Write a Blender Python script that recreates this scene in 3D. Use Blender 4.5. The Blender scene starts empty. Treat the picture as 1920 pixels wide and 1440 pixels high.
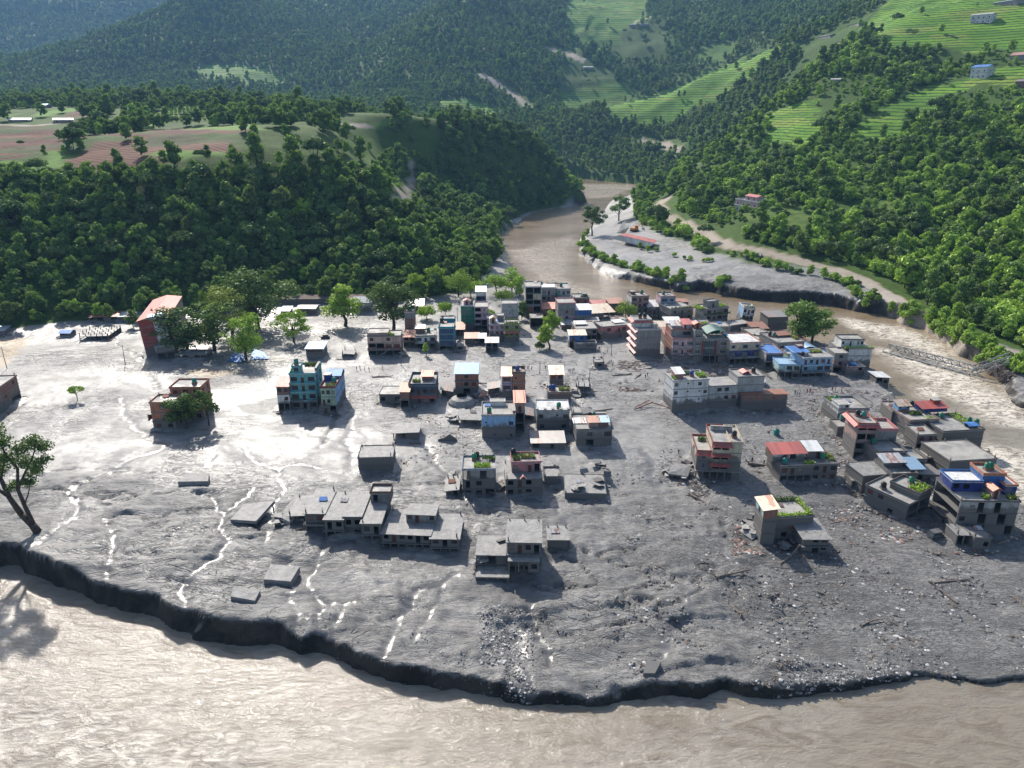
import bpy, math, random, colorsys
import numpy as np
from mathutils import Vector, Matrix, Euler
random.seed(7); R_ = np.random.RandomState(11)
SC = bpy.context.scene
COL = SC.collection
RAD = math.radians
# ------------------------------------------------------------------ camera
PITCH = RAD(20.0); CAMH = 95.0; F = 1400.0
cam_d = bpy.data.cameras.new('camera'); cam = bpy.data.objects.new('camera', cam_d); COL.objects.link(cam)
cam.location = (0, 0, CAMH); cam.rotation_euler = (math.pi/2-PITCH, 0, 0)
cam_d.sensor_width = 36.0; cam_d.lens = 36.0*F/1920.0; cam_d.clip_start = 1.0; cam_d.clip_end = 20000
SC.camera = cam
# ------------------------------------------------------------------ sky, sun, exposure
SUN_AZ = RAD(-23.0); SUN_EL = RAD(38.0)      # azimuth measured from +Y towards +X
W = bpy.data.worlds.new('World'); SC.world = W; W.use_nodes = True
nt = W.node_tree; bg = nt.nodes['Background']
sky = nt.nodes.new('ShaderNodeTexSky'); sky.sky_type = 'NISHITA'; sky.sun_disc = False
sky.sun_elevation = SUN_EL; sky.sun_rotation = SUN_AZ; sky.altitude = 400; sky.dust_density = 2.0; sky.air_density = 1.0
nt.links.new(sky.outputs[0], bg.inputs[0]); bg.inputs[1].default_value = 0.12
sd = bpy.data.lights.new('sun', 'SUN'); sd.energy = 4.2; sd.angle = RAD(1.2); sd.color = (1.0, 0.94, 0.85)
sun = bpy.data.objects.new('sun', sd); COL.objects.link(sun)
sdir = Vector((math.sin(SUN_AZ)*math.cos(SUN_EL), math.cos(SUN_AZ)*math.cos(SUN_EL), math.sin(SUN_EL)))
sun.rotation_euler = sdir.to_track_quat('Z', 'Y').to_euler(); sun.location = (0, 0, 600)
SC.view_settings.view_transform = 'Standard'; SC.view_settings.look = 'None'
SC.view_settings.exposure = 0.62; SC.view_settings.gamma = 1.0
SC.render.engine = 'CYCLES'
SC.cycles.max_bounces = 5; SC.cycles.diffuse_bounces = 2; SC.cycles.glossy_bounces = 2
SC.cycles.transparent_max_bounces = 6; SC.cycles.volume_bounces = 0; SC.cycles.caustics_reflective = False
SC.cycles.caustics_refractive = False; SC.cycles.use_denoising = True

# ------------------------------------------------------------------ noise in numpy
_perm = R_.rand(256, 256)
def vnoise(x, y, seed=0):
    x = x+seed*17.31; y = y+seed*9.77
    xi = np.floor(x).astype(np.int64); yi = np.floor(y).astype(np.int64)
    fx = x-xi; fy = y-yi
    fx = fx*fx*fx*(fx*(fx*6-15)+10); fy = fy*fy*fy*(fy*(fy*6-15)+10)
    a = _perm[xi & 255, yi & 255]; b = _perm[(xi+1) & 255, yi & 255]
    c = _perm[xi & 255, (yi+1) & 255]; d = _perm[(xi+1) & 255, (yi+1) & 255]
    return (a*(1-fx)+b*fx)*(1-fy)+(c*(1-fx)+d*fx)*fy
def fbm(x, y, sc, octv=4, seed=0, gain=0.5, ridged=False):
    s = 0; a = 1; t = 0; f = 1.0/sc
    for o in range(octv):
        n = vnoise(x*f*1.0+y*f*0.13, y*f-x*f*0.11, seed+o*3)*2-1
        if ridged: n = 1-2*np.abs(n)
        s = s+a*n; t += a; a *= gain; f *= 2.03
    return s/t
def sstep(a, b, x):
    t = np.clip((x-a)/(b-a), 0, 1); return t*t*(3-2*t)

# ------------------------------------------------------------------ survey helpers (photo pixel -> place)
CP, SP = math.cos(PITCH), math.sin(PITCH)
def ray(X, Y):
    u = (X-960)/F; w = (720-Y)/F
    return np.array([u, CP+w*SP, -SP+w*CP])
def atd(X, Y, d):
    r = ray(X, Y); t = d/r[1]; return (r[0]*t, d, CAMH+r[2]*t)
def atz(X, Y, z):
    r = ray(X, Y); t = (z-CAMH)/r[2]; return (r[0]*t, r[1]*t, z)
def proj(x, y, z):
    dz = z-CAMH; zc = y*CP-dz*SP; yc = y*SP+dz*CP
    return 960+F*x/zc, 720-F*yc/zc, zc

# ------------------------------------------------------------------ terrain skeleton
CT = []
def P_(x, y, z): CT.append((x, y, z))
def D_(pts):                   # (X, Y, distance)
    pts = [atd(*p) for p in pts]; _line(pts)
def Z_(pts):                   # (X, Y, height)
    pts = [atz(*p) for p in pts]; _line(pts)
def _line(pts, step=70.0):
    for i in range(len(pts)):
        CT.append(tuple(pts[i]))
        if i+1 < len(pts):
            a = np.array(pts[i]); b = np.array(pts[i+1]); L = np.hypot(*(b-a)[:2]); n = int(L/step)
            for k in range(1, n+1):
                if k <= n: CT.append(tuple(a+(b-a)*k/(n+1)))
# town mud flat and the ground below the water
for x in range(-420, 421, 70):
    for y in (40, 110, 180, 250): P_(x, y, 0)
for X, Y in [(60,700),(200,660),(400,640),(600,620),(750,600),(900,600),(1050,600),(1200,640),(1350,640),(1500,680),(1600,720),(700,700),(400,720)]:
    CT.append(atz(X, Y, 0))
# foot of the left slope
Z_([(-300,640,1),(0,616,0),(120,602,0),(250,592,0),(400,578,1),(550,562,1.5),(700,560,2),(800,556,2),(880,540,2),(930,505,3),(940,480,0),(935,450,0)])
# plateau edge and plateau
D_([(-700,335,480),(-300,335,472),(0,336,468),(200,340,464),(330,330,472),(450,308,488),(540,282,520),(610,262,570)])
D_([(-700,250,650),(0,250,650),(250,248,660),(450,236,700),(640,236,700)])
D_([(-700,200,1000),(0,201,1000),(300,196,1000),(500,200,960),(620,214,880),(720,226,820)])
# hogback between the bowls, and the knoll above the bend
D_([(650,256,610),(690,300,575),(735,345,545)]); Z_([(775,390,22),(830,430,10),(880,470,3)])
Z_([(660,420,30),(600,480,14)])
D_([(735,222,760),(800,236,780),(870,246,810),(950,258,850),(1010,276,875),(1046,302,890)])
Z_([(770,330,38),(830,360,20),(900,385,10),(960,380,4),(1030,372,2),(1085,376,0),(1078,352,0),(1066,334,0)])
D_([(720,240,860),(850,240,930),(980,270,960)])
# back valley behind the knoll: far bank of the river and the terraced spur
Z_([(1050,327,3),(1110,330,3),(1160,334,3),(1205,339,3),(1236,343,5)])
D_([(1040,236,1430),(1140,206,1480),(1280,158,1450),(1450,90,1400),(1560,45,1340),(1650,2,1300),(1800,-80,1290)])
D_([(1150,270,1370),(1300,230,1350)])
for X, Y, d, dz in ((1140,206,1600,-32),(1280,158,1570,-38),(1450,90,1520,-44)): P_(*[a+b for a, b in zip(atd(X, Y, d), (0,0,dz))])
# middle mountain
D_([(900,-10,2300),(820,40,2150),(760,110,1950),(720,178,1750),(640,206,1600)])
D_([(1000,0,2350),(1250,0,2450),(1450,-20,2350),(1600,-60,2200),(1850,-140,2050)])
D_([(860,150,1700),(1000,100,1920),(1150,100,1960),(1300,70,1950)])
D_([(900,232,1480),(1000,210,1580),(1100,188,1720),(1250,138,1800),(1380,98,1760)])
D_([(1000,-200,3100),(1500,-200,2900),(2100,-260,2700)])
D_([(820,236,1150),(700,240,1150)])
# right mountain: river bank, road, hogback, ravine and slopes
Z_([(1232,392,12),(1240,402,11),(1300,428,10),(1370,460,9),(1500,492,7.5),(1600,520,5.5),(1680,562,3.5),(1760,610,2),(1900,664,1),(2050,740,1)])
Z_([(1100,452,1.5),(1180,440,3),(1360,520,2),(1500,540,1.5),(1620,562,1.2),(1690,585,0.5),(1730,612,-1),(1840,675,-2.5),(1930,745,-3)])
D_([(1235,372,760),(1330,300,800),(1420,222,860),(1520,132,950),(1650,50,1050),(1750,0,1150),(1900,-80,1250)])
P_(*[a+b for a, b in zip(atd(1300,300,930), (0,0,-20))]); P_(*[a+b for a, b in zip(atd(1400,240,1030), (0,0,-30))])
P_(*[a+b for a, b in zip(atd(1500,150,1120), (0,0,-30))])
D_([(1420,395,560),(1520,330,640),(1640,230,720),(1760,140,830),(1920,40,900)])
D_([(1700,480,455),(1800,400,500),(1920,300,560),(2050,200,640)])
D_([(1780,560,385),(1920,600,335),(1920,450,425),(2150,300,480)])
D_([(2400,100,700),(2400,-200,1300),(2400,620,300)])
# far mountains
D_([(-700,170,1500),(0,190,1500),(300,196,1500),(560,205,1450)])
D_([(400,-10,2500),(346,43,2400),(293,87,2300),(243,133,2150),(190,166,1950)])
D_([(430,150,1950),(520,165,1950),(640,190,1900)])
D_([(600,90,2500),(600,0,2900),(760,0,3000),(850,-30,3000)]); D_([(700,120,2350),(790,60,2500)])
D_([(0,110,2900),(120,130,2700),(200,90,3000)]); D_([(-600,60,3000),(0,20,3600),(250,0,3900),(350,-60,4200)])
D_([(-900,-200,4600),(-200,-200,4600),(500,-200,4600),(1200,-200,4600),(2200,-300,4600)])
CT = np.array(CT)
# thin out duplicates
keep = []
for i, p in enumerate(CT):
    if all(np.hypot(*(CT[j]-p)[:2]) > 12 for j in keep): keep.append(i)
CT = CT[keep]
def _solve():
    S = 1000.0
    A = CT[:, :2]/S; n = len(A)
    r = np.sqrt(((A[:, None]-A[None])**2).sum(-1)+1e-6)
    M = np.zeros((n+3, n+3)); M[:n, :n] = r+np.eye(n)*-0.0005
    M[:n, n] = 1; M[:n, n+1:] = A; M[n, :n] = 1; M[n+1:, :n] = A.T
    b = np.zeros(n+3); b[:n] = CT[:, 2]
    return A, np.linalg.solve(M, b), S
GX0, GX1, GY0, GY1, GS = -3600.0, 3600.0, 0.0, 5000.0, 12.5
gx = np.arange(GX0, GX1+1, GS); gy = np.arange(GY0, GY1+1, GS)
def _grid():
    A, w, S = _solve(); n = len(A)
    XX, YY = np.meshgrid(gx/S, gy/S)
    out = w[n]+w[n+1]*XX+w[n+2]*YY
    for i in range(n):
        out += w[i]*np.sqrt((XX-A[i, 0])**2+(YY-A[i, 1])**2+1e-6)
    return out
HG = _grid()
def Hbase(x, y):
    fx = np.clip((x-GX0)/GS, 0, len(gx)-1.001); fy = np.clip((y-GY0)/GS, 0, len(gy)-1.001)
    ix = fx.astype(int); iy = fy.astype(int); fx = fx-ix; fy = fy-iy
    return (HG[iy, ix]*(1-fx)+HG[iy, ix+1]*fx)*(1-fy)+(HG[iy+1, ix]*(1-fx)+HG[iy+1, ix+1]*fx)*fy

WL = -5.0     # water level
def wpoly(px, z=WL): return np.array([atz(X, Y, z)[:2] for X, Y in px])
FRONT = [(-500,985),(-150,1040),(0,1065),(60,1076),(120,1096),(200,1130),(270,1152),(330,1186),(400,1215),(470,1216),(520,1208),(600,1230),(680,1262),(740,1281),(800,1291),(860,1299),(930,1310),(985,1317),(1060,1312),(1130,1314),(1200,1312),(1260,1307),(1330,1302),(1400,1304),(1470,1315),(1540,1305),(1580,1302),(1640,1290),(1720,1281),(1800,1284),(1850,1293),(1920,1275),(2150,1262),(2600,1250)]
fr = wpoly(FRONT)
RIV_F = np.vstack([fr, [(900, -200), (-900, -200)]])
LB = [(1050,332),(1066,336),(1072,352),(1092,372),(1100,379),(1080,386),(1010,396),(960,426),(936,441),(930,456),(940,480),(950,505),(985,538),(1050,572),(1120,598),(1180,612),(1250,620),(1330,626),(1430,642),(1500,652),(1560,662),(1625,692),(1650,722),(1680,765),(1730,815),(1780,850),(1830,880),(1880,915),(1925,945),(2100,1050)]
RB = [(2200,900),(2000,810),(1925,768),(1909,762),(1888,741),(1870,719),(1832,681),(1804,670),(1785,651),(1747,631),(1729,617),(1691,608),(1676,595),(1650,590),(1597,584),(1562,574),(1519,570),(1425,565),(1362,556),(1319,545),(1269,549),(1200,530),(1144,521),(1106,499),(1087,477),(1088,450),(1110,428),(1120,400),(1150,378),(1190,362),(1222,352),(1205,347),(1150,341),(1110,337),(1072,333)]
RIV_B = wpoly(LB+RB)
def seg_dist(x, y, poly, closed=True):
    n = len(poly); best = np.full(x.shape, 1e18); ins = np.zeros(x.shape, bool)
    for i in range(n if closed else n-1):
        ax, ay = poly[i][:2]; bx, by = poly[(i+1) % n][:2]
        dx, dy = bx-ax, by-ay; L = dx*dx+dy*dy+1e-9
        t = np.clip(((x-ax)*dx+(y-ay)*dy)/L, 0, 1)
        best = np.minimum(best, (x-ax-t*dx)**2+(y-ay-t*dy)**2)
        if closed:
            c = ((ay > y) != (by > y)) & (x < (bx-ax)*(y-ay)/(by-ay+1e-12)+ax); ins ^= c
    d = np.sqrt(best)
    return np.where(ins, -d, d) if closed else d
def on_sub(fn, x, y, box, fill):
    out = np.full(x.shape, fill, float); m = (x > box[0]) & (x < box[1]) & (y > box[2]) & (y < box[3])
    if m.any(): out[m] = fn(x[m], y[m])
    return out
# signed river distance on a regular lattice, interpolated later
RGS = 2.0; rgx = np.arange(-500, 700.1, RGS); rgy = np.arange(20, 1320.1, RGS)
_X, _Y = np.meshgrid(rgx, rgy)
SDF = np.where(_Y < 330, seg_dist(_X, _Y, RIV_F), 1e3); SDB = seg_dist(_X, _Y, RIV_B)
SDR = np.minimum(SDF, SDB)
def _lat(G, x, y):
    fx = np.clip((x-rgx[0])/RGS, 0, len(rgx)-1.001); fy = np.clip((y-rgy[0])/RGS, 0, len(rgy)-1.001)
    ix = fx.astype(int); iy = fy.astype(int); fx = fx-ix; fy = fy-iy
    v = (G[iy, ix]*(1-fx)+G[iy, ix+1]*fx)*(1-fy)+(G[iy+1, ix]*(1-fx)+G[iy+1, ix+1]*fx)*fy
    out = np.maximum(np.maximum(rgx[0]-x, x-rgx[-1]), np.maximum(0, y-rgy[-1]))
    return np.where(out > 0, np.maximum(v, out), v)
def sdr(x, y): return _lat(SDR, x, y)
def sdf(x, y): return _lat(SDF, x, y)

# front part of the mud: swell to the left, falls to water level to the right
def mud_off(x, y):
    front = 1-sstep(165, 265, y-0.0*x)
    tgt = np.interp(x, [-140, -100, -60, -30, 0, 30, 60, 100, 160], [.2, .2, -.4, -2.0, -3.0, -3.3, -4.0, -4.5, -4.6])
    return front*tgt
def Hill(x, y):                # 0 on the flat, 1 in the mountains
    return sstep(6, 45, Hbase(x, y))
def H0(x, y):
    h = Hbase(x, y); hill = sstep(8, 60, h)
    d = np.sqrt(x*x+y*y); far = sstep(1100, 2600, d)
    h = h+hill*(1-0.6*sstep(400,700,y)*(1-far))*fbm(x, y, 60, 4, 5)*5.0
    h = h+far*fbm(x, y, 420, 4, 8, 0.45, True)*30+far*fbm(x, y, 900, 2, 12)*40
    mid = sstep(900, 1300, d)*(1-far)
    h = h+mid*hill*fbm(x, y, 140, 3, 9, 0.5, True)*9
    h = h+(1-hill)*mud_off(x, y)
    return np.where(h > 560, 560+(h-560)*.25, h)
def Hland(x, y):
    h = H0(x, y)
    s = sdr(x, y)
    # ragged edge
    s = s+(fbm(x, y, 14, 2, 22)*1.6+fbm(x, y, 5, 4, 21, .6)*1.5)*sstep(-6, 2, s+3)
    nz = fbm(x, y, 11, 3, 25)
    w = np.where(sdf(x, y) < 30, 1.0+1.6*sstep(-.1, .5, nz), 3.0+3*nz)
    bank = sstep(-0.4, 1.0, s/w); bank = np.where((bank > .02)&(bank < .98), np.clip(bank+.22*fbm(x, y, 2.6, 3, 27, .6), 0, 1), bank)
    low = WL-2.5+np.clip(s, -4, 0)*0.3
    return low*(1-bank)+np.maximum(h, WL+0.12)*bank
def drop(X, Y, hf=None, lift=0.0):
    """Where the line of sight of a photo pixel meets the ground."""
    hf = hf or H0
    r = ray(X, Y); t = np.concatenate([np.arange(60, 700, 2.0), np.arange(700, 5200, 8.0)])
    px = r[0]*t; py = r[1]*t; pz = CAMH+r[2]*t-lift
    g = hf(px, py); k = np.argmax(pz < g)
    if not (pz < g).any(): k = len(t)-1
    k = max(k, 1); a, b = t[k-1], t[k]
    for _ in range(14):
        m = 0.5*(a+b); z = hf(np.array([r[0]*m]), np.array([r[1]*m]))[0]
        if CAMH+r[2]*m-lift < z: b = m
        else: a = m
    return (r[0]*b, r[1]*b, CAMH+r[2]*b-lift)
def dpoly(px): return np.array([drop(X, Y)[:2] for X, Y in px])
# ------------------------------------------------------------------ node helpers
def newmat(name):
    m = bpy.data.materials.new(name); m.use_nodes = True
    return m, m.node_tree, m.node_tree.nodes['Principled BSDF']
class NT:
    """tiny wrapper so that node graphs stay short"""
    def __init__(s, t): s.t = t
    def lk(s, v, sock):
        if v is None: return
        if hasattr(v, 'bl_idname') or hasattr(v, 'is_output'): s.t.links.new(v, sock)
        else: sock.default_value = v
    def tex(s, kind='noise', scale=1.0, detail=4, rough=0.55, vec=None, dist=0.0, out=0, **k):
        if kind == 'noise':
            n = s.t.nodes.new('ShaderNodeTexNoise'); n.inputs['Detail'].default_value = detail
            n.inputs['Roughness'].default_value = rough; n.inputs['Distortion'].default_value = dist
        else:
            n = s.t.nodes.new('ShaderNodeTexVoronoi')
            if 'feature' in k: n.feature = k['feature']
        n.inputs['Scale'].default_value = scale
        if vec is not None: s.t.links.new(vec, n.inputs['Vector'])
        return n.outputs[out]
    def pos(s): return s.t.nodes.new('ShaderNodeNewGeometry').outputs['Position']
    def nrm(s): return s.t.nodes.new('ShaderNodeNewGeometry').outputs['Normal']
    def obj(s): return s.t.nodes.new('ShaderNodeTexCoord').outputs['Object']
    def rnd(s): return s.t.nodes.new('ShaderNodeObjectInfo').outputs['Random']
    def mapv(s, v, sc=(1, 1, 1), rot=(0, 0, 0)):
        n = s.t.nodes.new('ShaderNodeMapping'); n.inputs['Scale'].default_value = sc; n.inputs['Rotation'].default_value = rot
        s.t.links.new(v, n.inputs[0]); return n.outputs[0]
    def sep(s, v):
        n = s.t.nodes.new('ShaderNodeSeparateXYZ'); s.t.links.new(v, n.inputs[0]); return n.outputs
    def m(s, op, a, b=0.0, c=0.0, clamp=False):
        n = s.t.nodes.new('ShaderNodeMath'); n.operation = op; n.use_clamp = clamp
        s.lk(a, n.inputs[0]); s.lk(b, n.inputs[1]); s.lk(c, n.inputs[2]); return n.outputs[0]
    def rng(s, v, a, b, c=0.0, d=1.0):
        n = s.t.nodes.new('ShaderNodeMapRange'); n.interpolation_type = 'SMOOTHSTEP'
        s.lk(v, n.inputs[0]); s.lk(a, n.inputs[1]); s.lk(b, n.inputs[2]); s.lk(c, n.inputs[3]); s.lk(d, n.inputs[4]); return n.outputs[0]
    def mix(s, f, a, b, mode='MIX'):
        n = s.t.nodes.new('ShaderNodeMix'); n.data_type = 'RGBA'; n.blend_type = mode
        s.lk(f, n.inputs[0])
        for v, i in ((a, 6), (b, 7)):
            if isinstance(v, tuple) and len(v) == 3: v = v+(1,)
            s.lk(v, n.inputs[i])
        return n.outputs[2]
    def attr(s, name, out=2):
        n = s.t.nodes.new('ShaderNodeAttribute'); n.attribute_name = name; return n.outputs[out]
    def bump(s, h, strength=0.5, dist=0.1, normal=None):
        n = s.t.nodes.new('ShaderNodeBump'); s.lk(strength, n.inputs['Strength']); s.lk(dist, n.inputs['Distance'])
        s.t.links.new(h, n.inputs['Height'])
        if normal is not None: s.t.links.new(normal, n.inputs['Normal'])
        return n.outputs[0]
def tag(o, label=None, cat=None, group=None, kind=None):
    if label: o['label'] = label
    if cat: o['category'] = cat
    if group: o['group'] = group
    if kind: o['kind'] = kind
    return o
def mesh_np(name, V, Fq, mat=None, smooth=True, attrs=None):
    me = bpy.data.meshes.new(name); V = np.ascontiguousarray(V, dtype=np.float32); Fq = np.ascontiguousarray(Fq, dtype=np.int32)
    n, k = Fq.shape
    me.vertices.add(len(V)); me.vertices.foreach_set('co', V.ravel())
    me.loops.add(n*k); me.loops.foreach_set('vertex_index', Fq.ravel())
    me.polygons.add(n); me.polygons.foreach_set('loop_start', np.arange(0, n*k, k, dtype=np.int32))
    me.polygons.foreach_set('use_smooth', np.full(n, smooth))
    me.update(calc_edges=True)
    for a, v in (attrs or {}).items():
        at = me.attributes.new(a, 'FLOAT', 'POINT'); at.data.foreach_set('value', np.ascontiguousarray(v, dtype=np.float32).ravel())
    if mat: me.materials.append(mat)
    return me
def grid_mesh(name, xs, ys, hf, mat, attrf=None):
    X, Y = np.meshgrid(xs, ys); x = X.ravel(); y = Y.ravel(); z, at = hf(x, y)
    nx, ny = len(xs), len(ys)
    i = (np.arange(ny-1)[:, None]*nx+np.arange(nx-1)[None]).ravel()
    Fq = np.stack([i, i+1, i+1+nx, i+nx], 1)
    me = mesh_np(name, np.stack([x, y, z], 1), Fq, mat, True, at)
    o = bpy.data.objects.new(name, me); COL.objects.link(o); return o
def grow(a, b, s0, s1):
    out = [a]; L = b-a
    while out[-1] < b:
        t = (out[-1]-a)/L; out.append(out[-1]+s0+(s1-s0)*t)
    return out
# ------------------------------------------------------------------ flow channels across the mud
CH = [  # (half width m, depth m, pixels)
 (0.9,0.25,[(215,642),(250,660),(270,680),(282,705),(292,714),(296,735)]),
 (0.7,0.3,[(226,746),(234,772),(240,787),(252,807),(275,820),(288,824),(315,832),(293,847),(260,860),(200,887),(150,908),(133,923),(143,943),(153,957),(127,987),(93,1007),(60,1027),(45,1045)]),
 (0.5,0.3,[(193,970),(213,1000),(213,1023),(207,1053),(198,1080)]),
 (0.6,0.5,[(393,933),(413,960),(405,993),(430,1023),(390,1057),(350,1090),(338,1107),(353,1123),(340,1143),(373,1163),(400,1185)]),
 (0.5,0.4,[(477,920),(447,947),(422,962)]),(0.5,0.3,[(455,838),(470,865),(520,880),(535,920),(505,955),(512,990),(500,1020)]),
 (0.5,0.3,[(520,880),(560,872),(600,880)]),
 (0.5,0.4,[(618,1000),(600,1040),(585,1075),(570,1100),(598,1125),(603,1150),(595,1180),(585,1205)]),
 (0.4,0.2,[(598,1125),(640,1140),(660,1135),(645,1160),(620,1190)]),(0.3,0.2,[(603,1150),(580,1165),(570,1190)]),
 (0.3,0.2,[(640,1140),(632,1165),(612,1185)]),
 (0.5,0.3,[(548,1050),(552,1090),(548,1120),(560,1160),(545,1190)]),
 (0.6,0.3,[(855,1085),(825,1092),(790,1110),(750,1160),(735,1200),(720,1235)]),
 (0.4,0.3,[(828,1095),(822,1130),(800,1170),(780,1205)]),
 (1.4,0.5,[(970,1090),(975,1130),(980,1180),(968,1225),(985,1262),(1000,1310)]),
 (0.5,0.4,[(1000,1120),(985,1150),(1010,1200),(1040,1260),(1100,1300)]),
 (0.8,0.3,[(795,835),(810,846),(817,869),(830,890),(845,910)]),(0.7,0.2,[(665,780),(655,800),(650,830),(662,870)]),
 (0.6,0.2,[(1200,845),(1225,870),(1218,890),(1222,905)]),(0.7,0.25,[(700,868),(690,900),(700,925)]),
 (0.8,0.25,[(1035,945),(1040,965),(1060,985)]),(0.5,0.25,[(1390,835),(1415,860),(1425,870)]),
 (0.6,0.3,[(1290,1110),(1290,1160),(1250,1190),(1240,1240)]),(0.5,0.2,[(1350,1010),(1360,1050),(1420,1075),(1460,1100)]),
 (0.5,0.2,[(1500,1090),(1560,1140),(1620,1200)]),(0.6,0.2,[(870,940),(905,955),(960,965)]),
 (0.5,0.2,[(640,760),(620,800),(600,840)]),(0.6,0.2,[(375,840),(400,850),(395,880)]),
]
CHW = []
for w_, d_, px in CH:
    pts = [drop(X, Y, lambda x, y: H0(x, y))[:2] for X, Y in px]
    fine = []
    for i in range(len(pts)-1):
        a = np.array(pts[i]); b = np.array(pts[i+1]); n = max(2, int(np.hypot(*(b-a))/2.5))
        for k in range(n):
            p = a+(b-a)*k/n; q = 1.1
            fine.append(p+np.array([q*(vnoise(p[0]*.3, p[1]*.3, 3)-.5), q*(vnoise(p[0]*.3, p[1]*.3, 6)-.5)])*2)
    fine.append(np.array(pts[-1])); CHW.append((w_, d_, np.array(fine)))
# long scarps where buried walls and roofs break the surface of the mud
SCARP = [(0.9,[(350,1060),(430,1048),(470,1052)]),(0.9,[(345,1085),(395,1100),(430,1090)]),(1.2,[(1130,1148),(1165,1142),(1230,1160),(1330,1162)]),
 (0.9,[(990,1165),(1040,1158),(1080,1140)]),
 (0.9,[(1420,1062),(1470,1066)]),(1.2,[(1720,1078),(1760,1082),(1812,1074)]),(0.8,[(1480,1128),(1510,1130)]),(0.8,[(1610,1120),(1660,1125)]),
 (1.5,[(1270,1262),(1310,1258),(1330,1245)]),(1.0,[(1380,1250),(1450,1262),(1520,1262)]),(0.9,[(1560,1255),(1640,1268)]),
 (0.8,[(310,1040),(345,1044)]),(0.8,[(1165,1200),(1230,1215),(1250,1240)]),(0.7,[(1300,1085),(1390,1100)]),
 (0.7,[(730,1130),(800,1140),(850,1128)])]
SCW = [(d_, np.array([drop(X, Y)[:2] for X, Y in px])) for d_, px in SCARP]
def mud_fields(x, y):
    """height offset, wetness and stoniness of the mud"""
    near = (y < 480)&(np.abs(x) < 420)
    dz = np.zeros(x.shape); wet = np.zeros(x.shape); sto = np.zeros(x.shape)
    X, Y = x[near], y[near]
    rough = sstep(-20, 90, X+0.35*(190-Y))*sstep(330, 215, Y)       # lower right
    front = sstep(215, 165, Y)
    wx = X+6*fbm(X, Y, 30, 3, 31); wy = Y+6*fbm(X, Y, 30, 3, 37)
    flow = fbm(wx*1.0+wy*0.4, wy*2.2, 14, 4, 41, 0.55, True)
    flow2 = fbm(wx*0.5-wy*0.2, wy*1.6, 5, 3, 47, 0.6, True)
    d = 0.30*fbm(X, Y, 45, 3, 51)+0.10*flow+0.05*flow2+0.05*fbm(X, Y, 2.2, 3, 52)
    er = fbm(wx, wy*1.3, 26, 5, 61, 0.55, True)
    d += front*(1.3*er+0.7*fbm(wx, wy, 9, 5, 63, 0.62, True))+.10*(1-front)*fbm(wx, wy*1.4, 6, 4, 65, .6, True)
    d += rough*(0.35*fbm(X, Y, 7, 4, 71, 0.6)+0.30*np.abs(fbm(X, Y, 3.0, 4, 77, 0.7))+0.12*fbm(X, Y, 1.1, 2, 79))
    dr = fbm(wx*.35+wy*.95, wy*.12-wx*.05, 5.0, 3, 83, .6, True); d += .13*dr*sstep(-.2, .3, fbm(X, Y, 50, 2, 85)); d += .16*sstep(.1, .5, fbm(X, Y, 38, 2, 87))*fbm(wx*1.2, wy*1.2, 4.0, 4, 89, .65, True)
    cl_ = np.abs(fbm(wx*.8+wy*.5, wy*1.3-wx*.2, 13, 4, 181, .5)); d -= front*1.1*(1-sstep(0, .07, cl_))*sstep(-.2, .4, fbm(X, Y, 34, 2, 183)+.1); cl2 = np.abs(fbm(wx, wy*1.4, 5.5, 3, 185, .5)); d -= (.12+.28*front)*(1-sstep(0, .06, cl2))*sstep(-.1, .3, fbm(X, Y, 26, 2, 187))
    rl = sstep(0.55, 0.78, fbm(wx*1.5+wy*.6, wy*1.5, 11, 3, 91, .5, True))*(0.35+0.65*sstep(0.0, .3, fbm(X, Y, 60, 2, 95)))
    d -= rl*0.16; w = rl*0.35
    for w_, d_, P in CHW:
        lo, hi = P.min(0)-8, P.max(0)+8; s = (X > lo[0])&(X < hi[0])&(Y > lo[1])&(Y < hi[1])
        if not s.any(): continue
        q = seg_dist(X[s], Y[s], P, False); q = q+0.5*fbm(X[s], Y[s], 2.5, 2, 99)
        d[s] -= d_*(1-sstep(w_*0.5, w_*2.6, q))+0.12*d_*(1-sstep(w_*2, w_*5, q))
        w[s] = np.maximum(w[s], 1-sstep(w_*0.55, w_*1.0, q))
        w[s] = np.maximum(w[s], 0.45*(1-sstep(w_*0.8, w_*4, q)))
    for d_, P in SCW:
        lo, hi = P.min(0)-14, P.max(0)+14; s = (X > lo[0])&(X < hi[0])&(Y > lo[1])&(Y < hi[1])
        if not s.any(): continue
        xs, ys = X[s]+0.8*fbm(X[s], Y[s], 4, 3, 111)*2, Y[s]+1.2*fbm(X[s], Y[s], 5, 3, 113)
        q = seg_dist(xs, ys, P, False); yl = np.interp(xs, *(P[np.argsort(P[:, 0])].T)); side = ys-yl
        fade = 1-sstep(3, 11, q)
        d[s] += .5*d_*fade*np.where(side > 0, 1.0, 0)*sstep(0, 0.7, side)
    st = np.clip(rough*0.75+0.5*front*sstep(0.1, 0.5, fbm(X, Y, 22, 3, 121)), 0, 1)
    st = np.maximum(st, .8*sstep(395, 410, Y)*(X > 20)*(Y > 0)*sstep(.0, .4, fbm(X, Y, 18, 3, 123)+.25)); d += .5*(Y > 400)*(X > 20)*fbm(wx, wy, 12, 4, 125, .6, True)
    sr_ = sdr(X, Y); em = (X > 110)*(Y > 235)*sstep(28, 12, sr_)*sstep(-.2, .3, fbm(X, Y, 10, 3, 127)+.15); st = np.maximum(st, em); d += em*.9*fbm(wx, wy, 6, 4, 129, .6, True)
    hill = sstep(3, 8, Hbase(X, Y))
    dz[near] = d*(1-hill); wet[near] = w; sto[near] = st
    return dz, wet, sto
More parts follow.
